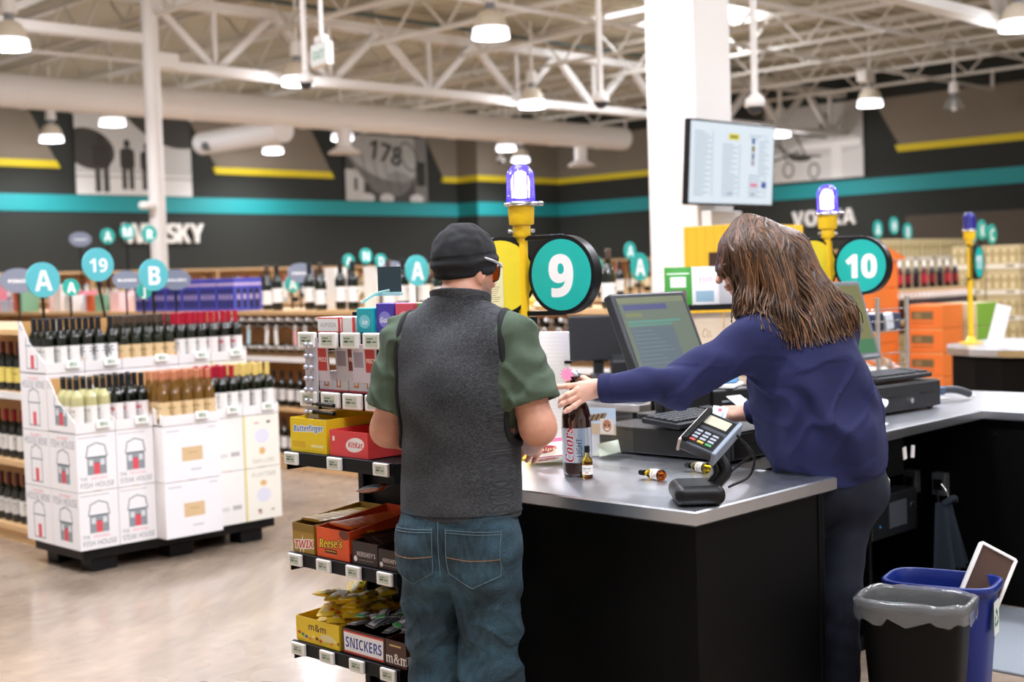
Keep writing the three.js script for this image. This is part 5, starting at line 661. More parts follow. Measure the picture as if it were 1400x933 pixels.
// ---------- far side: orange cases, tan cases, lane eleven ----------
const ot = canvas(160, 160, (g, w, h) => { fill(g, '#e8782c', 0, 0, w, h); fill(g, '#6a5c3a', 26, 44, 96, 56); fill(g, '#8f7a4a', 40, 56, 30, 34); fill(g, '#f0a060', 0, 0, w, 10); fill(g, '#b4642c', 26, 118, 96, 12); }), om = printed(ot, 0.6), op = plastic(0xe87a2e, 0.6), gp = plastic(0x7fb03a, 0.6), tanp = plastic(0xcdbf94, 0.65);
const OX = 11.7;
for (let r = 0; r < 5; r++) for (let c = 0; c < 2; c++) { const g = c ? [tanp, tanp, tanp, tanp, r % 2 ? gp : gp, tanp] : [op, om, op, op, op, op]; single('stacked_case', c ? `tan and green bottle case, level ${['one', 'two', 'three', 'four', 'five'][r]} beside the orange cases` : `orange printed bottle case, level ${['one', 'two', 'three', 'four', 'five'][r]} of the stack beside the wire rack`, 'carton', bx(0.44, 0.235, 0.4, 0.004), g, [OX + 0.9 + c * 0.5, 0.12 + r * 0.24, -6.55 + c * 0.12]); }
for (let r = 0; r < 6; r++) single('stacked_case', `plain orange case, level ${['one', 'two', 'three', 'four', 'five', 'six'][r]} behind the wire rack`, 'carton', bx(0.5, 0.27, 0.44, 0.004), op, [OX + 0.45, 0.137 + r * 0.276, -7.05]);
single('orange_panel', 'orange cut-open carton side below the number 10 disc', 'carton', (() => { const g = extrude([[0, 0], [0.5, 0], [0.5, 0.02], [0.05, 0.16], [0, 0.16]], 0.3); return g; })(), op, [OX + 0.3, 1.66, -7.1]);
{ const t = thing('display_shelf', 'tan shelf ledge holding red and white capped bottles', 'shelf', [13.6, 0, -7.5]); part(t, 'ledge', bx(2.6, 0.04, 0.4), tanp, [0, 1.32, 0]); part(t, 'ledge', bx(2.2, 0.04, 0.4), tanp, [-0.1, 1.0, 0.4]); for (const s of [-1, 1]) part(t, 'upright', bx(0.05, 1.32, 0.4), tanp, [s * 1.2, 0.66, 0]); part(t, 'fascia', bx(2.6, 0.16, 0.02), plastic(0xd9a070, 0.6), [0, 1.24, 0.2]); part(t, 'lower_upright', bx(0.05, 1, 0.36), tanp, [-1.1, 0.5, 0.4]); part(t, 'lower_upright', bx(0.05, 1, 0.36), tanp, [0.9, 0.5, 0.4]); part(t, 'back', bx(2.6, 0.5, 0.02), plastic(0x6a4a36, 0.7), [0, 1.1, 0.18]); }
for (let i = 0; i < 26; i++) farBottle(...[[0x2a0f14, 0x8a2030, 0xe6e3e0], [0x14100e, 0x3a2030, 0xe0dcd8], [0x5a1016, 0xc03040, 0xeeeae6]][(i >> 1) % 3], `white capped ${['maroon', 'near black', 'bright red'][(i >> 1) % 3]} bottle on the upper tan ledge`, 'upper ledge bottles', [12.4 + i * 0.092, 1.34, -7.42 + (i % 2) * 0.05], 1.0, 'capped_bottle', 'bottle');
for (let i = 0; i < 22; i++) farBottle(...[[0x2a0f14, 0x6a2030, 0xe6e3e0], [0x14100e, 0x2a1a20, 0xe0dcd8]][(i >> 2) % 2], `white capped ${['deep red', 'near black'][(i >> 2) % 2]} bottle on the lower tan ledge`, 'lower ledge bottles', [12.5 + i * 0.095, 1.02, -7.05], 0.95, 'capped_bottle', 'bottle');
const tcTex = canvas(200, 160, (g, w, h) => { fill(g, '#c3b083', 0, 0, w, h); for (let i = 0; i < 8; i++) { fill(g, i % 2 ? '#a88f52' : '#d9cba4', 8 + i * 24, 24, 14, 84); fill(g, '#8a7640', 10 + i * 24, 40, 10, 30); } fill(g, '#e0d8c6', 0, 120, w, 26); fill(g, '#6d6450', 120, 126, 50, 12); }), tcm = printed(tcTex, 0.6);
for (let r = 0; r < 6; r++) for (let c = 0; c < 5; c++) for (let q = 0; q < 2; q++) single('tan_case', `tan beer case with bottle print, ${['bottom', 'second', 'third', 'fourth', 'fifth', 'top'][r]} layer past the far counter`, 'carton', bx(0.42, 0.295, 0.4, 0.004), [tanp, tcm, tanp, tanp, tcm, tanp], [15.2 + c * 0.43, 0.15 + r * 0.3, -7.35 + q * 0.42 + (c > 2 ? 0.2 : 0)], null, 'tan beer cases past the far counter');
for (let c = 0; c < 5; c++) for (let r = 0; r < 6; r++) single('crate', `${r % 2 ? 'bottle printed' : 'plain'} tan crate, ${['bottom', 'second', 'third', 'fourth', 'fifth', 'top'][r]} layer below the teal disc signs`, 'crate', bx(0.5, 0.32, 0.4, 0.004), r % 2 ? tcm : tanp, [16.2 + c * 0.52, 0.165 + r * 0.325, -9.2], null, 'pale tan crates below the disc signs');
{   // wire rack with baskets
  const t = thing('wire_rack', 'chrome wire rack with two baskets beside the orange cases', 'rack', [7.2, 0, -4.1]); for (const [x, z] of [[-0.22, -0.2], [0.12, 0.12], [-0.22, 0.12], [0.12, -0.2]]) part(t, 'post', cyl(0.014, 0.014, 1.42, 10), M.chrome, [x, 0.71, z]);
  for (const y of [1.22, 0.96, 0.6]) { for (let i = 0; i < 7; i++) part(t, 'wire', cyl(0.004, 0.004, 0.34, 6), M.chrome, [-0.05, y, -0.18 + i * 0.047], [0, 0, Math.PI / 2]); for (const s of [-1, 1]) for (const h of [0, 0.06, 0.13]) part(t, 'basket_wire', cyl(0.004, 0.004, 0.34, 6), M.chrome, [-0.05, y + h, -0.04 + s * 0.16], [0, 0, Math.PI / 2]); for (const h of [0, 0.06, 0.13]) part(t, 'basket_wire', cyl(0.004, 0.004, 0.32, 6), M.chrome, [-0.22, y + h, -0.04], [Math.PI / 2, 0, 0]); }
  for (let i = 0; i < 12; i++) single('novelty_pack', 'dark blue novelty pack in the wire rack top basket', 'pack', bx(0.07, 0.1, 0.05, 0.008), plastic([0x26324c, 0x1b1e26, 0xcfd4da, 0x3a3f55][i % 4], 0.4), [7.02 + (i % 4) * 0.085, 1.275, -4.24 + Math.floor(i / 4) * 0.1], [0, rr(-0.5, 0.5), rr(-0.2, 0.2)], 'novelty packs in the wire basket'); for (let i = 0; i < 9; i++) single('foil_pack', 'small foil pack in the wire rack lower basket', 'pack', packet, plastic([0xd9d2c8, 0x8a6a4a, 0xe2b0a0][i % 3], 0.35), [7.05 + (i % 3) * 0.1, 1.0 + (i % 2) * 0.03, -4.22 + Math.floor(i / 3) * 0.1], [0.4, i, 0.2], 'foil packs in the wire basket');
}
{   // lane eleven counter
  const g = extrude([[10.3, 5.2], [10.18, 4.95], [10.12, 4.7], [10.15, 2.6], [11.6, 2.6], [11.6, 5.4], [10.7, 5.4]], 0.84); g.rotateX(-Math.PI / 2); const t = thing('far_counter', 'black till counter with grey top carrying the unlit beacon post', 'counter', [0, 0, 0]); part(t, 'cabinet', g, M.blackLam); const h = extrude([[10.26, 5.22], [10.12, 4.96], [10.06, 4.7], [10.09, 2.56], [11.65, 2.56], [11.65, 5.44], [10.69, 5.44]], 0.05, 0.004); h.rotateX(-Math.PI / 2); h.translate(0, 0.865, 0); part(t, 'top', h, M.steel);
  const p = thing('leaflet_stand', 'slanted white leaflet stand on the far black counter', 'stand', [10.6, CT, -4.98], R(-60)); part(p, 'panel', bx(0.12, 0.34, 0.02, 0.003), M.white, [0.04, 0.165, -0.02], [0, 0, R(-14)]); part(p, 'foot', bx(0.14, 0.012, 0.1, 0.003), M.white, [0, 0.006, 0]);
  const m = thing('till_monitor', 'black monitor on the far counter beside the tan cases', 'monitor', [11.1, CT, -4.4], R(-50)); part(m, 'bezel', bx(0.4, 0.26, 0.05, 0.01), M.blackPl, [0, 0.2, 0]); part(m, 'stand', bx(0.12, 0.1, 0.1, 0.01), M.blackPl, [0, 0.05, 0]); single('blue_box', 'small pale blue box before the far monitor', 'box', bx(0.16, 0.08, 0.1, 0.01), plastic(0x8fa6c8, 0.4), [10.75, CT + 0.04, -4.4], [0, 0.4, 0]);
}

// ---------- people: smooth fields meshed by surface nets ----------
const clamp01 = (t) => t < 0 ? 0 : t > 1 ? 1 : t;
const smin = (a, b, k) => { const h = clamp01(0.5 + 0.5 * (b - a) / k); return b + (a - b) * h - k * h * (1 - h); };
const smax = (a, b, k) => -smin(-a, -b, k);
function cone(a, b, ra, rb, fz = 1) {              // tapered capsule; fz < 1 flattens it along z
  const [ax, ay, az] = a, dx = b[0] - ax, dy = b[1] - ay, dz = (b[2] - az) / fz, L = dx * dx + dy * dy + dz * dz;
  return (x, y, z) => { const px = x - ax, py = y - ay, pz = (z - az) / fz, t = clamp01((px * dx + py * dy + pz * dz) / L), qx = px - dx * t, qy = py - dy * t, qz = pz - dz * t; return (Math.sqrt(qx * qx + qy * qy + qz * qz) - (ra + (rb - ra) * t)) * (fz < 1 ? 0.85 : 1); };
}
function ell(c, r) { return (x, y, z) => { const a = (x - c[0]) / r[0], b = (y - c[1]) / r[1], d = (z - c[2]) / r[2], k0 = Math.sqrt(a * a + b * b + d * d), a2 = a / r[0], b2 = b / r[1], d2 = d / r[2], k1 = Math.sqrt(a2 * a2 + b2 * b2 + d2 * d2); return k1 < 1e-6 ? -Math.min(...r) : k0 * (k0 - 1) / k1; }; }
const blend = (k, ...f) => (x, y, z) => { let d = f[0](x, y, z); for (let i = 1; i < f.length; i++) d = smin(d, f[i](x, y, z), k); return d; };
const chain = (pts, r, k = 0.006) => blend(k, ...pts.slice(1).map((p, i) => cone(pts[i], p, r[i], r[i + 1])));
const crease = (x, y, z, s, k) => Math.max(0, 1 - Math.abs(perlin.noise(x * s + 3.7, y * s + 9.1, z * s + 1.3)) * k);
const nz = (x, y, z, s) => perlin.noise(x * s + 11.3, y * s + 5.7, z * s + 2.1);
function sdfMesh(f, lo, hi, c) {
  const n = [0, 1, 2].map((i) => Math.ceil((hi[i] - lo[i]) / c) + 1), [nx, ny, nzz] = n, F = new Float32Array(nx * ny * nzz), I = (i, j, k) => (k * ny + j) * nx + i;
  for (let k = 0; k < nzz; k++) for (let j = 0; j < ny; j++) for (let i = 0; i < nx; i++) F[I(i, j, k)] = f(lo[0] + i * c, lo[1] + j * c, lo[2] + k * c);
  const vid = new Int32Array(F.length).fill(-1), pos = [], idx = [];
  for (let k = 0; k < nzz - 1; k++) for (let j = 0; j < ny - 1; j++) for (let i = 0; i < nx - 1; i++) {
    let m = 0; const v = []; for (let q = 0; q < 8; q++) { const d = F[I(i + (q & 1), j + (q >> 1 & 1), k + (q >> 2))]; v.push(d); if (d < 0) m |= 1 << q; }
    if (m === 0 || m === 255) continue; let sx = 0, sy = 0, sz = 0, cnt = 0;
    for (let a = 0; a < 8; a++) for (const bit of [1, 2, 4]) { const b = a | bit; if (b === a || ((m >> a & 1) === (m >> b & 1))) continue; const t = v[a] / (v[a] - v[b]); sx += (a & 1) + (bit === 1 ? t : 0); sy += (a >> 1 & 1) + (bit === 2 ? t : 0); sz += (a >> 2) + (bit === 4 ? t : 0); cnt++; }
    vid[I(i, j, k)] = pos.length / 3; pos.push(lo[0] + (i + sx / cnt) * c, lo[1] + (j + sy / cnt) * c, lo[2] + (k + sz / cnt) * c);
  }
  for (let k = 1; k < nzz - 1; k++) for (let j = 1; j < ny - 1; j++) for (let i = 1; i < nx - 1; i++) {
    const s = F[I(i, j, k)] < 0;
    const quad = (a, b, d, e, flip) => { if (a < 0 || b < 0 || d < 0 || e < 0) return; flip ? idx.push(a, d, b, a, e, d) : idx.push(a, b, d, a, d, e); };
    if (s !== F[I(i + 1, j, k)] < 0) quad(vid[I(i, j - 1, k - 1)], vid[I(i, j, k - 1)], vid[I(i, j, k)], vid[I(i, j - 1, k)], !s);
    if (s !== F[I(i, j + 1, k)] < 0) quad(vid[I(i - 1, j, k - 1)], vid[I(i - 1, j, k)], vid[I(i, j, k)], vid[I(i, j, k - 1)], !s);
    if (s !== F[I(i, j, k + 1)] < 0) quad(vid[I(i - 1, j - 1, k)], vid[I(i, j - 1, k)], vid[I(i, j, k)], vid[I(i - 1, j, k)], !s);
  }
  const g = new THREE.BufferGeometry(), P = new Float32Array(pos), N = new Float32Array(pos.length), U = new Float32Array(pos.length / 3 * 2), e = c * 0.5;
  for (let i = 0; i < P.length; i += 3) { const x = P[i], y = P[i + 1], z = P[i + 2], a = f(x + e, y, z) - f(x - e, y, z), b = f(x, y + e, z) - f(x, y - e, z), d = f(x, y, z + e) - f(x, y, z - e), l = Math.hypot(a, b, d) || 1; N[i] = a / l; N[i + 1] = b / l; N[i + 2] = d / l; U[i / 3 * 2] = (x * 0.8 + z * 0.6); U[i / 3 * 2 + 1] = y; }
  g.setAttribute('position', new THREE.BufferAttribute(P, 3)); g.setAttribute('normal', new THREE.BufferAttribute(N, 3)); g.setAttribute('uv', new THREE.BufferAttribute(U, 2)); g.setIndex(idx); return g;
}
function tintBy(g, f) { const p = g.attributes.position, c = new Float32Array(p.count * 3); for (let i = 0; i < p.count; i++) { const q = f(p.getX(i), p.getY(i), p.getZ(i)); c[3 * i] = q.r; c[3 * i + 1] = q.g; c[3 * i + 2] = q.b; } g.setAttribute('color', new THREE.BufferAttribute(c, 3)); return g; }
// a hand: palm and five bent fingers; d = pointing, n = back of the hand, s = towards the thumb
function handField(w, d, n, s, curl, thumbOut = 0.5) {
  const W = V(...w), D = V(...d).normalize(), S0 = V(...s), S = S0.sub(D.clone().multiplyScalar(S0.dot(D))).normalize(), N = V(...n).sub(D.clone().multiplyScalar(V(...n).dot(D))).normalize();
  const at = (a, b, c) => W.clone().addScaledVector(D, a).addScaledVector(S, b).addScaledVector(N, c), L = (v) => [v.x, v.y, v.z], palm = [], fing = [];
  [0.03, 0.01, -0.011, -0.03].forEach((off, i) => {
    const k = at(0.085 - Math.abs(i - 1) * 0.005, off, 0); palm.push(cone(L(at(0.0, off * 0.55, 0)), L(k), 0.02, 0.0125)); const len = [0.072, 0.08, 0.074, 0.058][i]; let p = k, a = curl[i] * 0.6; const pts = [L(k)];
    for (const f of [0.46, 0.3, 0.24]) { const v = D.clone().multiplyScalar(Math.cos(a)).addScaledVector(N, -Math.sin(a)).addScaledVector(S, off * 1.5); p = p.clone().addScaledVector(v.normalize(), len * f); pts.push(L(p)); a += curl[i]; }
    fing.push(chain(pts, [0.0098, 0.0092, 0.0085, 0.0072]));
  });
  const t0 = at(0.025, 0.026, -0.004), t1 = at(0.055, 0.026 + 0.035 * thumbOut + 0.012, -0.016), t2 = at(0.088, 0.03 + 0.045 * thumbOut + 0.014, -0.022); fing.push(chain([L(t0), L(t1), L(t2)], [0.016, 0.0115, 0.0085]));
  const P = blend(0.02, ...palm); return (x, y, z) => { let q = P(x, y, z), m = 9; for (const f of fing) m = Math.min(m, f(x, y, z)); return smin(q, m, 0.007); };
}
// a head looking along -z, centred between the ears
function headField(fem = 0) {
  const base = blend(0.03, ell([0, 0.032, 0.012], [0.075, 0.094, 0.094]), ell([0, -0.035, -0.028], [0.06 - fem * 0.004, 0.082, 0.066]), ell([0, -0.092, -0.055], [0.034 - fem * 0.006, 0.026, 0.03])), nose = cone([0, 0.004, -0.093], [0, -0.034, -0.113], 0.008, 0.0125), lips = blend(0.006, ell([0, -0.062, -0.093], [0.024, 0.006, 0.01]), ell([0, -0.072, -0.091], [0.021, 0.007, 0.01])), brow = blend(0.01, ell([0.03, 0.016, -0.086], [0.026, 0.008, 0.012]), ell([-0.03, 0.016, -0.086], [0.026, 0.008, 0.012])), ears = blend(0.002, ell([0.077, -0.012, 0.012], [0.009, 0.032, 0.019]), ell([-0.077, -0.012, 0.012], [0.009, 0.032, 0.019])), earHole = blend(0.002, ell([0.087, -0.01, 0.006], [0.008, 0.018, 0.009]), ell([-0.087, -0.01, 0.006], [0.008, 0.018, 0.009])), eyes = blend(0.004, ell([0.031, -0.002, -0.094], [0.017, 0.01, 0.012]), ell([-0.031, -0.002, -0.094], [0.017, 0.01, 0.012]));
  return (x, y, z) => { let d = smin(base(x, y, z), brow(x, y, z), 0.012); d = smin(d, nose(x, y, z), 0.012); d = smax(d, -eyes(x, y, z), 0.008); d = smin(d, lips(x, y, z), 0.006); d = smin(d, ears(x, y, z), 0.006); return smax(d, -earHole(x, y, z), 0.004); };
}
function turned(f, c, fwd, lean = 0) {             // place a -z facing field at c looking along fwd
  const Z = V(...fwd).normalize().negate(), X = V(0, 1, 0).applyAxisAngle(Z, lean).cross(Z).normalize(), Y = Z.clone().cross(X);
  const inv = (x, y, z) => { const a = x - c[0], b = y - c[1], d = z - c[2]; return [a * X.x + b * X.y + d * X.z, a * Y.x + b * Y.y + d * Y.z, a * Z.x + b * Z.y + d * Z.z]; };
  const out = (x, y, z) => [c[0] + X.x * x + Y.x * y + Z.x * z, c[1] + X.y * x + Y.y * y + Z.y * z, c[2] + X.z * x + Y.z * y + Z.z * z];
  const field = (x, y, z) => { const q = inv(x, y, z); return f(q[0], q[1], q[2]); }; return { field, inv, out, basis: new THREE.Matrix4().makeBasis(X, Y, Z) };
}
const box3 = (pts, r) => [[0, 1, 2].map((i) => Math.min(...pts.map((p) => p[i])) - r), [0, 1, 2].map((i) => Math.max(...pts.map((p) => p[i])) + r)];
const skinMat = phys(0xffffff, 0.5, { vertexColors: true, sheen: 0.1 });
const weave = noiseTex(128, (u, v, i, j) => { const k = 128 + ((i + j) % 4 < 2 ? 40 : -40) + 50 * (rnd() - 0.5); return [k, k, k]; }, false, [30, 30]);
const fleeceT = noiseTex(256, (u, v) => { const k = 128 + 160 * (rnd() - 0.5); return [k, k, k]; }, false, [9, 9]);
const cSkin = new THREE.Color(0xd9a184), cSkin2 = new THREE.Color(0xc98470), cStub = new THREE.Color(0x6f5a50), cLip = new THREE.Color(0xb06a60);
const clothTex = (r, g, b, a, s, rep = 4) => noiseTex(256, (u, v) => { const k = 1 + a * (rnd() - 0.5) + a * 0.35 * tileNoise(u, v, 4, s); return [r * k, g * k, b * k].map((q) => Math.max(0, Math.min(255, q))); }, true, [rep, rep]);

// ===== the customer: local x to his right, -z ahead =====
{
  const t = thing('person', 'man in black knit cap, grey fleece vest and blue jeans at the counter', 'person', [2.725, 0, -2.95], R(-65));
  const HC_ = [0.008, 1.635, -0.055], head = turned(headField(0), HC_, [0.4, -0.12, -0.9]);
  const arms = { r: [[0.172, 1.425, 0], [0.25, 1.165, 0.02], [0.13, 1.07, -0.25]], l: [[-0.172, 1.425, 0], [-0.25, 1.15, -0.01], [-0.15, 1.04, -0.26]] };
  const armF = (a) => blend(0.03, cone(a[0], a[1], 0.056, 0.05), cone(a[1], a[2], 0.051, 0.03)), torso = blend(0.06, cone([0, 0.86, 0], [0, 1.2, 0], 0.155, 0.165, 0.72), ell([0, 1.31, 0.01], [0.17, 0.17, 0.115]), cone([-0.13, 1.42, 0], [0.13, 1.42, 0], 0.06, 0.06), cone([0.1, 1.45, 0.01], [0, 1.54, 0], 0.04, 0.045), cone([-0.1, 1.45, 0.01], [0, 1.54, 0], 0.04, 0.045));
  const neck = cone([0, 1.44, 0.005], [0.012, 1.6, -0.035], 0.064, 0.06);
  const legs = [[[0.07, 0.78, 0], [0.06, 0.4, -0.02], [0.06, 0.08, 0.02]], [[-0.11, 0.78, 0], [-0.115, 0.4, -0.03], [-0.12, 0.08, 0.01]]];
  const legF = blend(0.04, ...legs.flatMap((l) => [cone(l[0], l[1], 0.08, 0.055), cone(l[1], l[2], 0.055, 0.04), cone([l[2][0], 0.045, l[2][2]], [l[2][0], 0.035, l[2][2] - 0.15], 0.04, 0.03)]));
  const A0 = armF(arms.r), A1 = armF(arms.l), body = (x, y, z) => { let d = torso(x, y, z); d = smin(d, neck(x, y, z), 0.03); d = smin(d, head.field(x, y, z), 0.02); d = smin(d, Math.min(A0(x, y, z), A1(x, y, z)), 0.03); return smin(d, legF(x, y, z), 0.03); };
  const tint = (x, y, z) => { const q = head.inv(x, y, z), n = nz(x, y, z, 60) * 0.5 + nz(x, y, z, 14) * 0.5, c = cSkin.clone().lerp(cSkin2, clamp01(0.3 + n * 0.7)); if (q[1] < -0.02 && q[1] > -0.13 && q[2] < 0.012 && Math.abs(q[0]) < 0.09 && !(Math.abs(q[0]) < 0.03 && q[1] > -0.05)) c.lerp(cStub, clamp01((-0.02 - q[1]) * 22) * clamp01((0.012 - q[2]) * 40) * clamp01(0.75 + nz(x, y, z, 220) * 0.9)); return c; };
  const hands = [[arms.r, [-0.3, -0.1, -0.9], [0.5, 0.8, -0.1], [-0.8, 0.5, 0]], [arms.l, [0.35, -0.12, -0.9], [-0.5, 0.8, -0.1], [0.8, 0.5, 0]]].map(([a, d, n, s]) => { const w = a[2]; return sdfMesh(handField(w, d, n, s, [0.5, 0.55, 0.6, 0.65]), [w[0] - 0.14, w[1] - 0.13, w[2] - 0.2], [w[0] + 0.14, w[1] + 0.1, w[2] + 0.05], 0.004); });
  const hg = sdfMesh(body, [-0.1, 1.5, -0.2], [0.14, 1.76, 0.09], 0.0045), bg = sdfMesh((x, y, z) => smax(body(x, y, z), Math.max(y - 1.512, -0.01), 0.001), [-0.34, -0.01, -0.34], [0.34, 1.53, 0.2], 0.011);
  const geo = mergeGeometries([hg, bg, ...hands]); part(t, 'body', tintBy(geo, tint), skinMat);
  // trousers, pockets
  const jT = noiseTex(256, (u, v, i, j) => { const k = 1 + 0.55 * (rnd() - 0.5) + ((i + j) % 3 === 0 ? 0.12 : -0.05) + 0.45 * tileNoise(u, v, 3, 5) + 0.25 * tileNoise(u * 2, v * 0.5, 12, 2); return [43 * k, 66 * k, 78 * k]; }, true, [4, 4]);
  const jm = new THREE.MeshStandardMaterial({ map: jT, roughness: 0.9, bumpMap: weave, bumpScale: 0.0006 });
  const seat = blend(0.05, cone([-0.085, 0.83, 0.01], [0.05, 0.83, 0.01], 0.12, 0.12), cone([-0.018, 0.9, 0], [-0.018, 0.98, 0], 0.168, 0.165, 0.75), ell([0.055, 0.76, 0.045], [0.092, 0.1, 0.09]), ell([-0.09, 0.76, 0.045], [0.092, 0.1, 0.09]));
  const jl = legs.map((l) => blend(0.04, cone(l[0], l[1], 0.105, 0.088), cone(l[1], [l[2][0], 0.04, l[2][2]], 0.088, 0.08))), jeans = (x, y, z) => { const both = Math.min(jl[0](x, y, z), jl[1](x, y, z)); let d = smin(seat(x, y, z), both, 0.035); const s = x > -0.02 ? 1 : -1; d += 0.015 * Math.sin((y * 36 + z * 16 + x * s * 30) + 3.5 * nz(x, y, z, 6)) * clamp01((0.78 - y) * 6) * (0.5 + nz(x, y, z, 5)) + 0.006 * nz(x, y, z, 13) - 0.008 * crease(x, y * 1.7 + x * s * 0.7, z, 7, 5) * clamp01((0.74 - y) * 7); return smax(d, 0.02 - y, 0.004); };
  part(t, 'jeans', sdfMesh(jeans, [-0.28, 0, -0.2], [0.28, 1.02, 0.2], 0.009), jm);
  const snap = (x, y) => { let z = 0.22; for (let i = 0; i < 60; i++) { const d = jeans(x, y, z); if (d < 0.0015 || z < -0.01) break; z -= d * 0.7; } return Math.max(z, -0.01); };
  const st = mat(0xb07a44, 0.8), sl = mat(0x6f868e, 0.85);
  for (const s of [-1, 1]) {
    const cx = s * 0.098 - 0.026;
    const sub = new THREE.PlaneGeometry(0.16, 0.178, 16, 18), p = sub.attributes.position, uu = sub.attributes.uv;
    for (let i = 0; i < p.count; i++) { let x = p.getX(i), y = p.getY(i); const low = y < -0.052 ? clamp01((y + 0.089) / 0.037) : 1; x *= low; const wx = cx + x, wy = 0.79 + y + x * s * -0.06; uu.setXY(i, wx, wy); p.setXYZ(i, wx, wy, snap(wx, wy) + 0.004); } sub.computeVertexNormals(); const pm = jm.clone(); pm.side = THREE.DoubleSide; const pk = part(t, 'back_pocket', sub, pm);
    const dense = (pts) => pts.flatMap((p, i) => i + 1 < pts.length ? [0, 1, 2, 3, 4, 5].map((k) => [p[0] + (pts[i + 1][0] - p[0]) * k / 6, p[1] + (pts[i + 1][1] - p[1]) * k / 6]) : [p]);
    const line = (pts, m, name, r = 0.0008) => part(pk, name, tube(dense(pts).map(([x, y]) => { const wx = cx + x, wy = 0.79 + y + x * s * -0.06; return [wx, wy, snap(wx, wy) + 0.0062]; }), r, 72, 4), m);
    line([[-0.076, 0.08], [0, 0.08], [0.076, 0.08]], sl, 'top_stitch'); line([[-0.076, 0.072], [0, 0.072], [0.076, 0.072]], sl, 'top_stitch'); line([[-0.076, 0], [0, -0.004], [0.076, 0]], st, 'tan_stitch'); line([[-0.077, 0.086], [-0.076, -0.02], [-0.073, -0.05], [0, -0.086], [0.073, -0.05], [0.076, -0.02], [0.077, 0.086]], sl, 'edge_stitch', 0.0009);
  }
  part(t, 'seat_seam', tube([0.9, 0.86, 0.82, 0.78, 0.74].map((y) => [-0.03, y, snap(-0.03, y) + 0.001]), 0.001, 24, 4), sl);
  // belt line and boots
  for (const l of legs) { const s = part(t, 'shoe', sdfMesh((x, y, z) => smax(blend(0.03, cone([l[2][0], 0.06, l[2][2] + 0.03], [l[2][0], 0.045, l[2][2] - 0.19], 0.055, 0.045), cone([l[2][0], 0.12, l[2][2]], [l[2][0], 0.06, l[2][2]], 0.05, 0.055))(x, y, z), 0.002 - y, 0.004), [l[2][0] - 0.08, -0.006, l[2][2] - 0.26], [l[2][0] + 0.08, 0.2, l[2][2] + 0.12], 0.009), mat(0x2a211c, 0.6)); }
  // t-shirt with short sleeves
  const tm = new THREE.MeshStandardMaterial({ map: clothTex(72, 87, 70, 0.12, 3), roughness: 0.92, bumpMap: weave, bumpScale: 0.0005 });
  const sleeve = (a) => { const D = V(...a[1]).sub(V(...a[0])), L = D.length(); D.normalize(); const end = V(...a[0]).addScaledVector(D, L * 0.74), o = cone(a[0], [end.x, end.y, end.z], 0.076, 0.084), inn = cone(a[0], [end.x + D.x * 0.06, end.y + D.y * 0.06, end.z + D.z * 0.06], 0.05, 0.076); return (x, y, z) => { const s = (x - end.x) * D.x + (y - end.y) * D.y + (z - end.z) * D.z; let d = o(x, y, z) + 0.006 * Math.sin(s * 70 + 5 * nz(x, y, z, 9)) * clamp01(nz(x, y, z, 8) + 0.4) + 0.005 * nz(x, y, z, 16) - 0.006 * crease(x, y + x * 0.8, z, 8, 5); d = smax(d, s, 0.004); return s > -0.045 ? smax(d, -inn(x, y, z), 0.003) : d; }; };
  const sR = sleeve(arms.r), sL = sleeve(arms.l), shirt = (x, y, z) => { let d = torso(x, y, z) - 0.012; d = smax(d, 1.16 - y, 0.01); d = smin(d, Math.min(sR(x, y, z), sL(x, y, z)), 0.04); const nx = x - 0.005, nn = Math.hypot(nx, (z + 0.01)) - 0.072; return y > 1.47 ? smax(d, -nn, 0.006) : d; };
  part(t, 't_shirt', sdfMesh(shirt, [-0.36, 0.9, -0.17], [0.36, 1.58, 0.17], 0.0075), tm);
  // fleece vest
  const vm = new THREE.MeshPhysicalMaterial({ map: clothTex(60, 62, 65, 0.75, 7, 2.4), roughness: 1, bumpMap: fleeceT, bumpScale: 0.0007, sheen: 0.3, sheenRoughness: 0.8 }); vm.sheenColor.set(0x5a5c60);
  const vt = blend(0.07, cone([-0.018, 0.9, -0.01], [0, 1.2, -0.005], 0.19, 0.188, 0.76), ell([0, 1.31, 0.012], [0.186, 0.18, 0.135]), cone([-0.125, 1.42, 0.002], [0.125, 1.42, 0.002], 0.082, 0.082), cone([0.1, 1.455, 0.01], [0, 1.55, 0], 0.05, 0.06), cone([-0.1, 1.455, 0.01], [0, 1.55, 0], 0.05, 0.06));
  const hole = (s) => { const c = cone([s * 0.235, 1.43, 0], [s * 0.245, 1.2, 0.0], 0.108, 0.1, 0.9); return c; }, hR = hole(1), hL = hole(-1);
  const vest = (x, y, z) => { let d = vt(x, y, z); d += 0.006 * nz(x, y, z, 6) + 0.004 * nz(x, y * 0.5, z, 11); d = smax(d, 0.888 - y + 0.004 * Math.sin(x * 16), 0.008); d = smax(d, -Math.min(hR(x, y, z), hL(x, y, z)), 0.012); const nn = Math.hypot(x - 0.004, (z + 0.012) * 0.95) - 0.082; if (y > 1.44) d = smax(d, -nn, 0.006); return smax(d, y - 1.535 - (z > 0 ? 0.03 : 0) * clamp01(z * 14), 0.006); };
  part(t, 'fleece_vest', sdfMesh(vest, [-0.26, 0.86, -0.2], [0.26, 1.62, 0.2], 0.007), vm);
  const pip = mat(0x191a1c, 0.9);
  for (const h of [hR, hL]) { const s = h === hR ? 1 : -1; part(t, 'armhole_trim', sdfMesh((x, y, z) => smax(smax(vt(x, y, z) + 0.006 * nz(x, y, z, 6) - 0.007, Math.abs(h(x, y, z) - 0.006) - 0.008, 0.003), 0.95 - y, 0.004), [s > 0 ? 0.06 : -0.25, 0.94, -0.19], [s > 0 ? 0.25 : -0.06, 1.56, 0.19], 0.005), pip); }
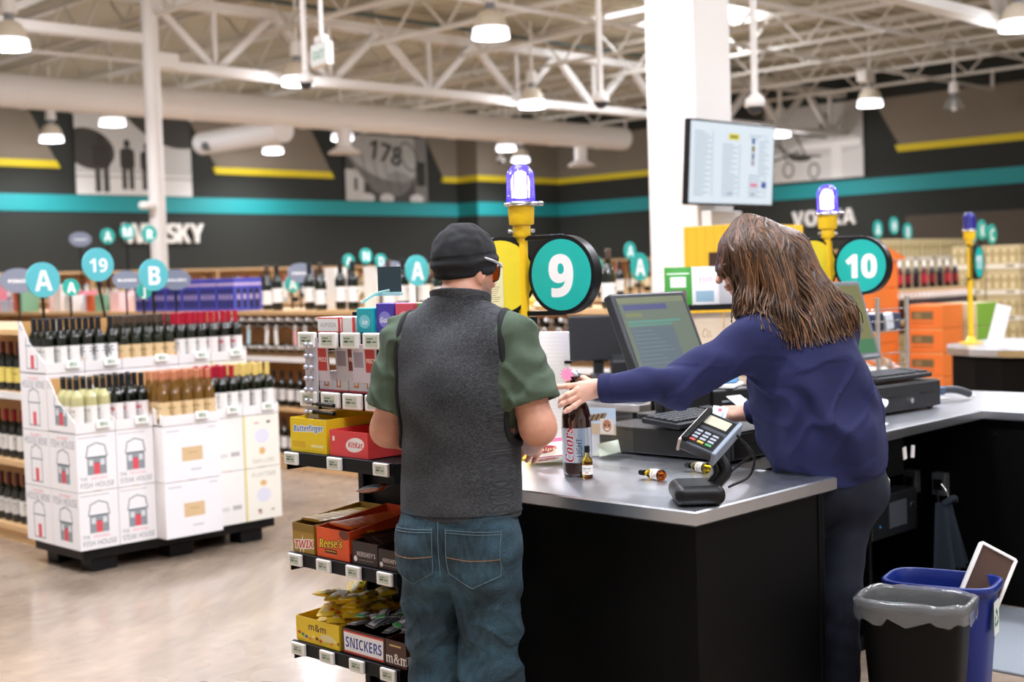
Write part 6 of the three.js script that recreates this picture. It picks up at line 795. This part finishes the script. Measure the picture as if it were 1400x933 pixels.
  const collar = (x, y, z) => { const rad = Math.hypot(x - 0.006, (z + 0.012) * 0.97), rr_ = 0.088 + (y - 1.53) * 0.12 - 0.004, d = Math.abs(rad - rr_) - 0.0055, lo_ = 1.49 + 0.02 * clamp01(-z * 8), hi_ = 1.568 + 0.018 * clamp01(z * 10) - 0.03 * clamp01(-z * 9); return smax(smax(d, lo_ - y, 0.006), y - hi_, 0.006); };
  part(t, 'collar', sdfMesh(collar, [-0.12, 1.47, -0.13], [0.13, 1.61, 0.11], 0.004), vm);
  part(t, 'hem_seam', (() => { const pts = []; for (let i = 0; i <= 40; i++) { const a = i / 40 * 2 * Math.PI; let r = 0.3; for (let k = 0; k < 50; k++) { const d = vest(Math.cos(a) * r, 0.91, Math.sin(a) * r); if (d < 0.0005) break; r -= d * 0.7; } pts.push([Math.cos(a) * (r + 0.0005), 0.91, Math.sin(a) * (r + 0.0005)]); } return tube(pts, 0.0022, 120, 5); })(), pip);
  // knitted cap with a rolled edge
  const cm = new THREE.MeshStandardMaterial({ color: 0x17181b, roughness: 0.9, bumpMap: weave, bumpScale: 0.0008 });
  const capF = (x, y, z) => { const base = ell([0, 0.036, 0.012], [0.09, 0.105, 0.108])(x, y, z), tilt = y + 0.014 + (z - 0.01) * 0.22; let d = base - 0.006 * Math.exp(-((tilt - 0.005) ** 2) / 0.00025) - 0.0045 * Math.exp(-((tilt - 0.042) ** 2) / 0.0002) + 0.003 * Math.sin(tilt * 150 + 2 * nz(x, y, z, 12)) * clamp01(0.06 - tilt > 0 ? 1 : 0) + 0.003 * nz(x, y, z, 22) - 0.003 * nz(x, y, z, 40) * clamp01((tilt - 0.06) * 20); return smax(d, -tilt - 0.012, 0.012); };
  const capT = turned(capF, HC_, [0.4, -0.12, -0.9]); part(t, 'knit_cap', sdfMesh(capT.field, [-0.12, 1.56, -0.2], [0.16, 1.82, 0.1], 0.0042), cm);
  // sunglasses pushed on over the cap
  const G = new THREE.Group(); G.name = 'sunglasses'; G.position.set(...HC_); G.quaternion.setFromRotationMatrix(head.basis); G.scale.set(0.92, 1, 0.93); t.add(G); const sil = mat(0xb4b6bc, 0.3, { metalness: 0.5 }), blk = mat(0x101012, 0.3);
  for (const s of [-1, 1]) { part(G, 'temple', tube([[s * 0.102, 0.03, 0.02], [s * 0.103, 0.026, -0.02], [s * 0.092, 0.02, -0.06], [s * 0.08, 0.014, -0.085]], 0.0038, 20, 8), sil); const lg = new THREE.SphereGeometry(0.058, 16, 12, 0, 1, 0, 1); const lens = new THREE.CylinderGeometry(0.085, 0.085, 0.046, 12, 1, true, s > 0 ? Math.PI / 2 + 0.12 : Math.PI / 2 - 0.12 - 0.85 + Math.PI, 0.85); const l = part(G, 'lens', (() => { const g = new THREE.PlaneGeometry(0.066, 0.046, 10, 6), p = g.attributes.position; for (let i = 0; i < p.count; i++) { const u = (p.getX(i) + 0.033) / 0.066, v = p.getY(i) / 0.023, a = u * 1.05; p.setXYZ(i, s * (0.006 + Math.sin(a) * 0.088), -0.004 + p.getY(i) * (1 - 0.35 * u * u), -0.112 + (1 - Math.cos(a)) * 0.08 + v * v * 0.003); } g.computeVertexNormals(); return g; })(), phys(0xc8601a, 0.08, { transmission: 0.35, thickness: 0, side: THREE.DoubleSide, clearcoat: 1 })); part(G, 'rim', tube([[s * 0.006, 0.02, -0.113], [s * 0.04, 0.021, -0.104], [s * 0.07, 0.014, -0.086], [s * 0.082, 0.004, -0.074], [s * 0.078, -0.014, -0.077], [s * 0.05, -0.024, -0.098], [s * 0.01, -0.024, -0.112], [s * 0.006, 0.02, -0.113]], 0.0026, 40, 6), blk); }
  part(G, 'bridge', tube([[-0.01, 0.008, -0.113], [0, 0.012, -0.119], [0.01, 0.008, -0.113]], 0.003, 10, 6), blk);
}
// ===== the cashier: local axes as the room =====
{
  const t = thing('person', 'woman with long brown hair in a navy fleece reaching for the bottle', 'person', [4.03, 0, -2.45]);
  const HC_ = [-0.2, 1.64, -0.23], face = [-0.72, -0.3, -0.62], head = turned(headField(1), HC_, face);
  const Ls = [-0.262, 1.385, -0.13], Le = [-0.488, 1.232, -0.311], Lw = [-0.612, 1.22, -0.556], Rs = [0.055, 1.39, -0.055], Re = [0.1, 1.13, -0.2], Rw = [0.01, 1.085, -0.39];
  const core = blend(0.06, cone([-0.06, 0.9, -0.03], [-0.09, 1.1, -0.05], 0.15, 0.13), cone([-0.09, 1.1, -0.05], [-0.11, 1.32, -0.09], 0.13, 0.13), cone(Ls, Rs, 0.055, 0.055)), neck = cone([-0.115, 1.4, -0.1], [-0.165, 1.58, -0.18], 0.055, 0.052);
  const armL = blend(0.02, cone(Ls, Le, 0.05, 0.042), cone(Le, Lw, 0.042, 0.027)), armR = blend(0.02, cone(Rs, Re, 0.05, 0.042), cone(Re, Rw, 0.042, 0.027));
  const legs = [[[-0.0, 0.84, 0.015], [-0.052, 0.5, 0.02], [-0.066, 0.08, 0.035]], [[-0.13, 0.84, -0.06], [-0.1, 0.48, -0.13], [-0.06, 0.08, -0.12]]];
  const legF = blend(0.03, ...legs.flatMap((l) => [cone(l[0], l[1], 0.085, 0.055), cone(l[1], l[2], 0.055, 0.038), cone([l[2][0], 0.045, l[2][2]], [l[2][0] - 0.02, 0.03, l[2][2] - 0.14], 0.038, 0.028)]));
  const body = (x, y, z) => { let d = smin(core(x, y, z), neck(x, y, z), 0.03); d = smin(d, head.field(x, y, z), 0.02); d = smin(d, Math.min(armL(x, y, z), armR(x, y, z)), 0.03); return smin(d, legF(x, y, z), 0.03); };
  const fingers = [[[-0.655, 1.235, -0.598], [-0.692, 1.231, -0.628], [-0.700, 1.228, -0.660], [-0.707, 1.225, -0.682]], [[-0.672, 1.218, -0.600], [-0.704, 1.203, -0.617], [-0.711, 1.187, -0.64], [-0.700, 1.174, -0.660]], [[-0.670, 1.2, -0.596], [-0.702, 1.183, -0.612], [-0.713, 1.172, -0.633], [-0.703, 1.162, -0.657]], [[-0.658, 1.186, -0.588], [-0.693, 1.165, -0.597], [-0.709, 1.153, -0.611], [-0.716, 1.146, -0.621]], [[-0.618, 1.236, -0.585], [-0.612, 1.25, -0.625], [-0.622, 1.248, -0.655], [-0.642, 1.243, -0.675]]];
  const fl = fingers.map((p, i) => chain(p, i === 4 ? [0.014, 0.012, 0.0105, 0.0085] : [0.0105, 0.0098, 0.009, 0.0075])), palm = blend(0.016, ...fingers.slice(0, 4).map((p) => cone([Lw[0] - 0.004, Lw[1] + (p[0][1] - 1.21) * 0.5, Lw[2] - 0.008], p[0], 0.02, 0.0125)), cone([Lw[0], Lw[1], Lw[2]], [-0.62, 1.232, -0.585], 0.02, 0.016));
  const handL = (x, y, z) => { let m = 9; for (const f of fl) m = Math.min(m, f(x, y, z)); return smin(palm(x, y, z), m, 0.006); };
  const tint = (x, y, z) => { const q = head.inv(x, y, z), n = nz(x, y, z, 40), c = cSkin.clone().lerp(cSkin2, clamp01(0.3 + n * 0.7)); c.lerp(new THREE.Color(0xeec4ae), 0.4); if (Math.abs(q[0]) < 0.026 && q[1] < -0.055 && q[1] > -0.08 && q[2] < -0.085) c.lerp(cLip, 0.6); return c; };
  const g1 = sdfMesh(body, [-0.34, 1.5, -0.38], [-0.04, 1.8, -0.06], 0.0045), g2 = sdfMesh((x, y, z) => smax(body(x, y, z), Math.max(y - 1.512, -0.01), 0.001), [-0.7, -0.01, -0.6], [0.25, 1.53, 0.2], 0.012), g3 = sdfMesh(handL, [-0.76, 1.11, -0.72], [-0.57, 1.29, -0.53], 0.0032);
  const hr = sdfMesh(handField(Rw, [-0.85, 0.05, -0.5], [0.2, 0.85, 0.3], [-0.4, 0.3, -0.9], [0.5, 0.6, 0.65, 0.7]), [Rw[0] - 0.22, Rw[1] - 0.13, Rw[2] - 0.22], [Rw[0] + 0.08, Rw[1] + 0.1, Rw[2] + 0.1], 0.004);
  part(t, 'body', tintBy(mergeGeometries([g1, g2, g3, hr]), tint), skinMat);
  const nail = mat(0xe6b0a4, 0.3); fingers.slice(0, 4).forEach((p) => { const e = p[3], n = part(t, 'fingernail', sph(0.0062, 8), nail, [e[0] - 0.003, e[1] + 0.001, e[2] + 0.005]); n.scale.set(0.9, 0.9, 0.6); });
  // navy fleece
  const nm = new THREE.MeshPhysicalMaterial({ map: clothTex(24, 29, 74, 0.14, 4), roughness: 0.9, bumpMap: fleeceT, bumpScale: 0.0006, sheen: 0.2, sheenRoughness: 0.6 }); nm.sheenColor.set(0x303a80);
  const tr = blend(0.09, cone([-0.035, 0.87, -0.005], [-0.06, 1.06, -0.03], 0.165, 0.188), cone([-0.07, 1.06, -0.03], [-0.1, 1.26, -0.07], 0.19, 0.185), cone([-0.1, 1.26, -0.07], [-0.105, 1.38, -0.09], 0.165, 0.11), cone(Ls, Rs, 0.078, 0.078)), aL = blend(0.03, cone(Ls, Le, 0.088, 0.066), cone(Le, Lw, 0.066, 0.043)), aR = blend(0.03, cone(Rs, Re, 0.085, 0.068), cone(Re, Rw, 0.068, 0.044));
  const cut = (W, E) => { const D = V(...W).sub(V(...E)).normalize(); return (x, y, z) => (x - W[0]) * D.x + (y - W[1]) * D.y + (z - W[2]) * D.z; }, cL = cut([-0.607, 1.2205, -0.545], Le), cR = cut(Rw, Re);
  const cuffL = cone([-0.594, 1.2215, -0.52], [-0.606, 1.2205, -0.545], 0.047, 0.047), hollow = cone([-0.6, 1.2205, -0.53], [-0.64, 1.219, -0.61], 0.039, 0.04);
  const fleece = (x, y, z) => {
    let a = smin(aL(x, y, z), cuffL(x, y, z), 0.004); a = smax(a, cL(x, y, z), 0.004); let b = smax(aR(x, y, z), cR(x, y, z), 0.005); let d = smin(tr(x, y, z), Math.min(a, b), 0.05);
    const s = x * 0.6 + z * 0.5; d += 0.019 * Math.sin(s * 34 + y * 28 + 5 * nz(x, y, z, 5)) * clamp01(nz(x, y, z, 4.5) + 0.25) * (y < 1.3 ? 1 : 0.5) + 0.006 * nz(x, y, z, 9) - 0.009 * crease(x, y * 1.2 - x * 0.6, z, 5, 6) * clamp01((1.38 - y) * 6); d = smax(d, 0.862 - y - 0.14 * (x + 0.05) + 0.005 * Math.sin(x * 20 + z * 20), 0.01); const nn = Math.hypot(x + 0.128, z + 0.122) - 0.066; return y > 1.42 ? smax(d, -nn, 0.006) : d;
  };
  part(t, 'navy_fleece', sdfMesh(fleece, [-0.68, 0.8, -0.6], [0.25, 1.52, 0.22], 0.0085), nm);
  { const D = V(...Lw).sub(V(...Le)).normalize(), c = part(t, 'cuff', lathe([[0.04, -0.024], [0.049, -0.022], [0.05, 0.012], [0.047, 0.016], [0.036, 0.014]], 24), nm, [-0.602, 1.2208, -0.537]); c.quaternion.setFromUnitVectors(V(0, 1, 0), D); nm.side = THREE.DoubleSide; }
  // dark jeans, shoes
  const jm = new THREE.MeshStandardMaterial({ map: clothTex(18, 24, 40, 0.3, 8), roughness: 0.9, bumpMap: weave, bumpScale: 0.0005 });
  const seat = blend(0.05, cone([-0.12, 0.86, -0.05], [0.01, 0.86, 0.02], 0.128, 0.13), cone([-0.06, 0.9, -0.02], [-0.06, 0.97, -0.02], 0.165, 0.155), ell([0.02, 0.83, 0.05], [0.1, 0.11, 0.1])), jl = legs.map((l) => blend(0.04, cone(l[0], l[1], 0.1, 0.068), cone(l[1], [l[2][0], 0.05, l[2][2]], 0.068, 0.055)));
  part(t, 'jeans', sdfMesh((x, y, z) => smax(smin(seat(x, y, z), Math.min(jl[0](x, y, z), jl[1](x, y, z)), 0.035) + 0.005 * nz(x, y, z, 12) + 0.004 * Math.sin(y * 60 + x * 30) * clamp01((0.8 - y) * 3) * nz(x, y, z, 6), 0.03 - y, 0.004), [-0.32, 0, -0.26], [0.22, 1.06, 0.24], 0.009), jm);
  part(t, 'waist_label', bx(0.045, 0.028, 0.004, 0.001), mat(0xb9b4a6, 0.8), [0.113, 0.865, 0.115], [0, R(45), R(14)]);
  for (const l of legs) part(t, 'shoe', sdfMesh((x, y, z) => smax(blend(0.03, cone([l[2][0], 0.06, l[2][2] + 0.03], [l[2][0] - 0.02, 0.04, l[2][2] - 0.17], 0.05, 0.04), cone([l[2][0], 0.11, l[2][2]], [l[2][0], 0.06, l[2][2]], 0.045, 0.05))(x, y, z), 0.013 - y, 0.004), [l[2][0] - 0.09, 0, l[2][2] - 0.24], [l[2][0] + 0.08, 0.19, l[2][2] + 0.11], 0.009), mat(0x18181a, 0.6));
  // long hair: a smooth mass covered with strands
  const mass = blend(0.035, cone([-0.2, 1.76, -0.23], [-0.282, 1.612, -0.272], 0.034, 0.024), ell([-0.18, 1.668, -0.207], [0.11, 0.12, 0.113]), cone([-0.1, 1.66, -0.135], [-0.09, 1.43, 0.005], 0.085, 0.05), cone([-0.2, 1.65, -0.13], [-0.235, 1.42, -0.04], 0.075, 0.04), cone([-0.255, 1.66, -0.2], [-0.272, 1.47, -0.155], 0.042, 0.024), cone([-0.245, 1.69, -0.26], [-0.262, 1.45, -0.215], 0.034, 0.014), cone([-0.1, 1.5, -0.03], [-0.16, 1.39, 0.025], 0.06, 0.035), cone([-0.04, 1.5, -0.01], [-0.02, 1.41, 0.045], 0.045, 0.025));
  const faceHole = turned(ell([0, -0.06, -0.14], [0.06, 0.055, 0.085]), HC_, face).field;
  const hair = (x, y, z) => { let d = mass(x, y, z); const along = x * 0.75 + z * 0.65; d += 0.004 * Math.sin(along * 210 + 7 * nz(x, y, z, 10)) + 0.007 * nz(x * 1.6, y * 0.5, z * 1.6, 14); return smax(d, -faceHole(x, y, z), 0.01); };
  const hb = [0x2c1b0f, 0x3d2716, 0x50341e, 0x654428, 0x7c5535].map((c) => new THREE.Color(c)), hm = phys(0xffffff, 0.42, { vertexColors: true  });
  const hg = tintBy(sdfMesh(hair, [-0.36, 1.34, -0.36], [0.1, 1.83, 0.1], 0.005), (x, y, z) => hb[Math.min(3, Math.max(0, Math.floor((nz(x * 3, y * 0.6, z * 3, 22) + 0.7) * 2.4)))]);
  const grad = (p) => { const e = 0.004, d = mass(p.x, p.y, p.z); return [d, V(mass(p.x + e, p.y, p.z) - mass(p.x - e, p.y, p.z), mass(p.x, p.y + e, p.z) - mass(p.x, p.y - e, p.z), mass(p.x, p.y, p.z + e) - mass(p.x, p.y, p.z - e)).normalize()]; };
  const strands = [], part0 = V(-0.18, 1.79, -0.21);
  const tips = [[-0.285, 1.44, -0.205], [-0.3, 1.44, -0.14], [-0.28, 1.4, -0.06], [-0.25, 1.36, -0.01], [-0.2, 1.355, 0.03], [-0.15, 1.36, 0.06], [-0.08, 1.38, 0.07], [-0.03, 1.39, 0.07], [0.01, 1.42, 0.06], [-0.02, 1.44, -0.04]];
  for (let i = 0; i < 640; i++) {
    const u = rnd() * (tips.length - 1), k = Math.floor(u), f = u - k, T = V(...tips[k]).lerp(V(...tips[k + 1]), f).add(V(rr(-0.018, 0.018), rr(-0.025, 0.03), rr(-0.018, 0.018))), S = part0.clone().add(V(rr(-0.07, 0.03), 0, rr(-0.07, 0.06)).multiplyScalar(0.9)), pts = [], ph = rr(0, 6), wv = rr(0.002, 0.009);
    const out = V(T.x + 0.16, 0, T.z + 0.2).normalize();
    for (let s = 0; s <= 9; s++) { const a = s / 9, p = S.clone().lerp(T, a).addScaledVector(out, 0.1 * Math.sin(a * Math.PI) * (1 - a * 0.3)); p.y += 0.03 * Math.sin(a * Math.PI); for (let q = 0; q < 5; q++) { const [d, g] = grad(p); if (a < 0.8 || d < 0) p.addScaledVector(g, -(d - 0.001) * 0.8); } if (a > 0.45) for (let q = 0; q < 3; q++) { const F = fleece(p.x, p.y, p.z); if (F < 0.006) { const e = 0.006; p.add(V(fleece(p.x + e, p.y, p.z) - fleece(p.x - e, p.y, p.z), fleece(p.x, p.y + e, p.z) - fleece(p.x, p.y - e, p.z), fleece(p.x, p.y, p.z + e) - fleece(p.x, p.y, p.z - e)).normalize().multiplyScalar(0.006 - F)); } } p.x += wv * Math.sin(ph + a * 9) * a; p.z += wv * Math.cos(ph + a * 8) * a; pts.push(p); }
    if (pts.some((p) => faceHole(p.x, p.y, p.z) < 0.006)) continue;
    const g = new THREE.TubeGeometry(new THREE.CatmullRomCurve3(pts), 16, rr(0.0012, 0.0028), 4), c = hb[Math.floor(rnd() * 5)].clone().multiplyScalar(rr(0.8, 1.25)); strands.push(tintBy(g, () => c));
  }
  for (let i = 0; i < 130; i++) {      // the lock swept over the brow
    const S = part0.clone().add(V(rr(-0.05, 0.02), 0, rr(-0.06, 0.02))), T = V(-0.283 + rr(-0.012, 0.02), rr(1.585, 1.64), -0.262 + rr(-0.03, 0.03)), pts = [];
    for (let s = 0; s <= 6; s++) { const a = s / 6, p = S.clone().lerp(T, a); p.y += 0.03 * Math.sin(a * Math.PI); for (let q = 0; q < 5; q++) { const [d, g] = grad(p); p.addScaledVector(g, -(d - 0.001) * 0.8); } pts.push(p); }
    const c = hb[Math.floor(rnd() * 4)].clone().multiplyScalar(rr(0.8, 1.2)); strands.push(tintBy(new THREE.TubeGeometry(new THREE.CatmullRomCurve3(pts), 10, rr(0.0014, 0.0028), 4), () => c));
  }
  part(t, 'hair', mergeGeometries([hg, ...strands].map((g) => { g.deleteAttribute('uv'); return g; })), hm);
}

renderer.render(scene, camera);
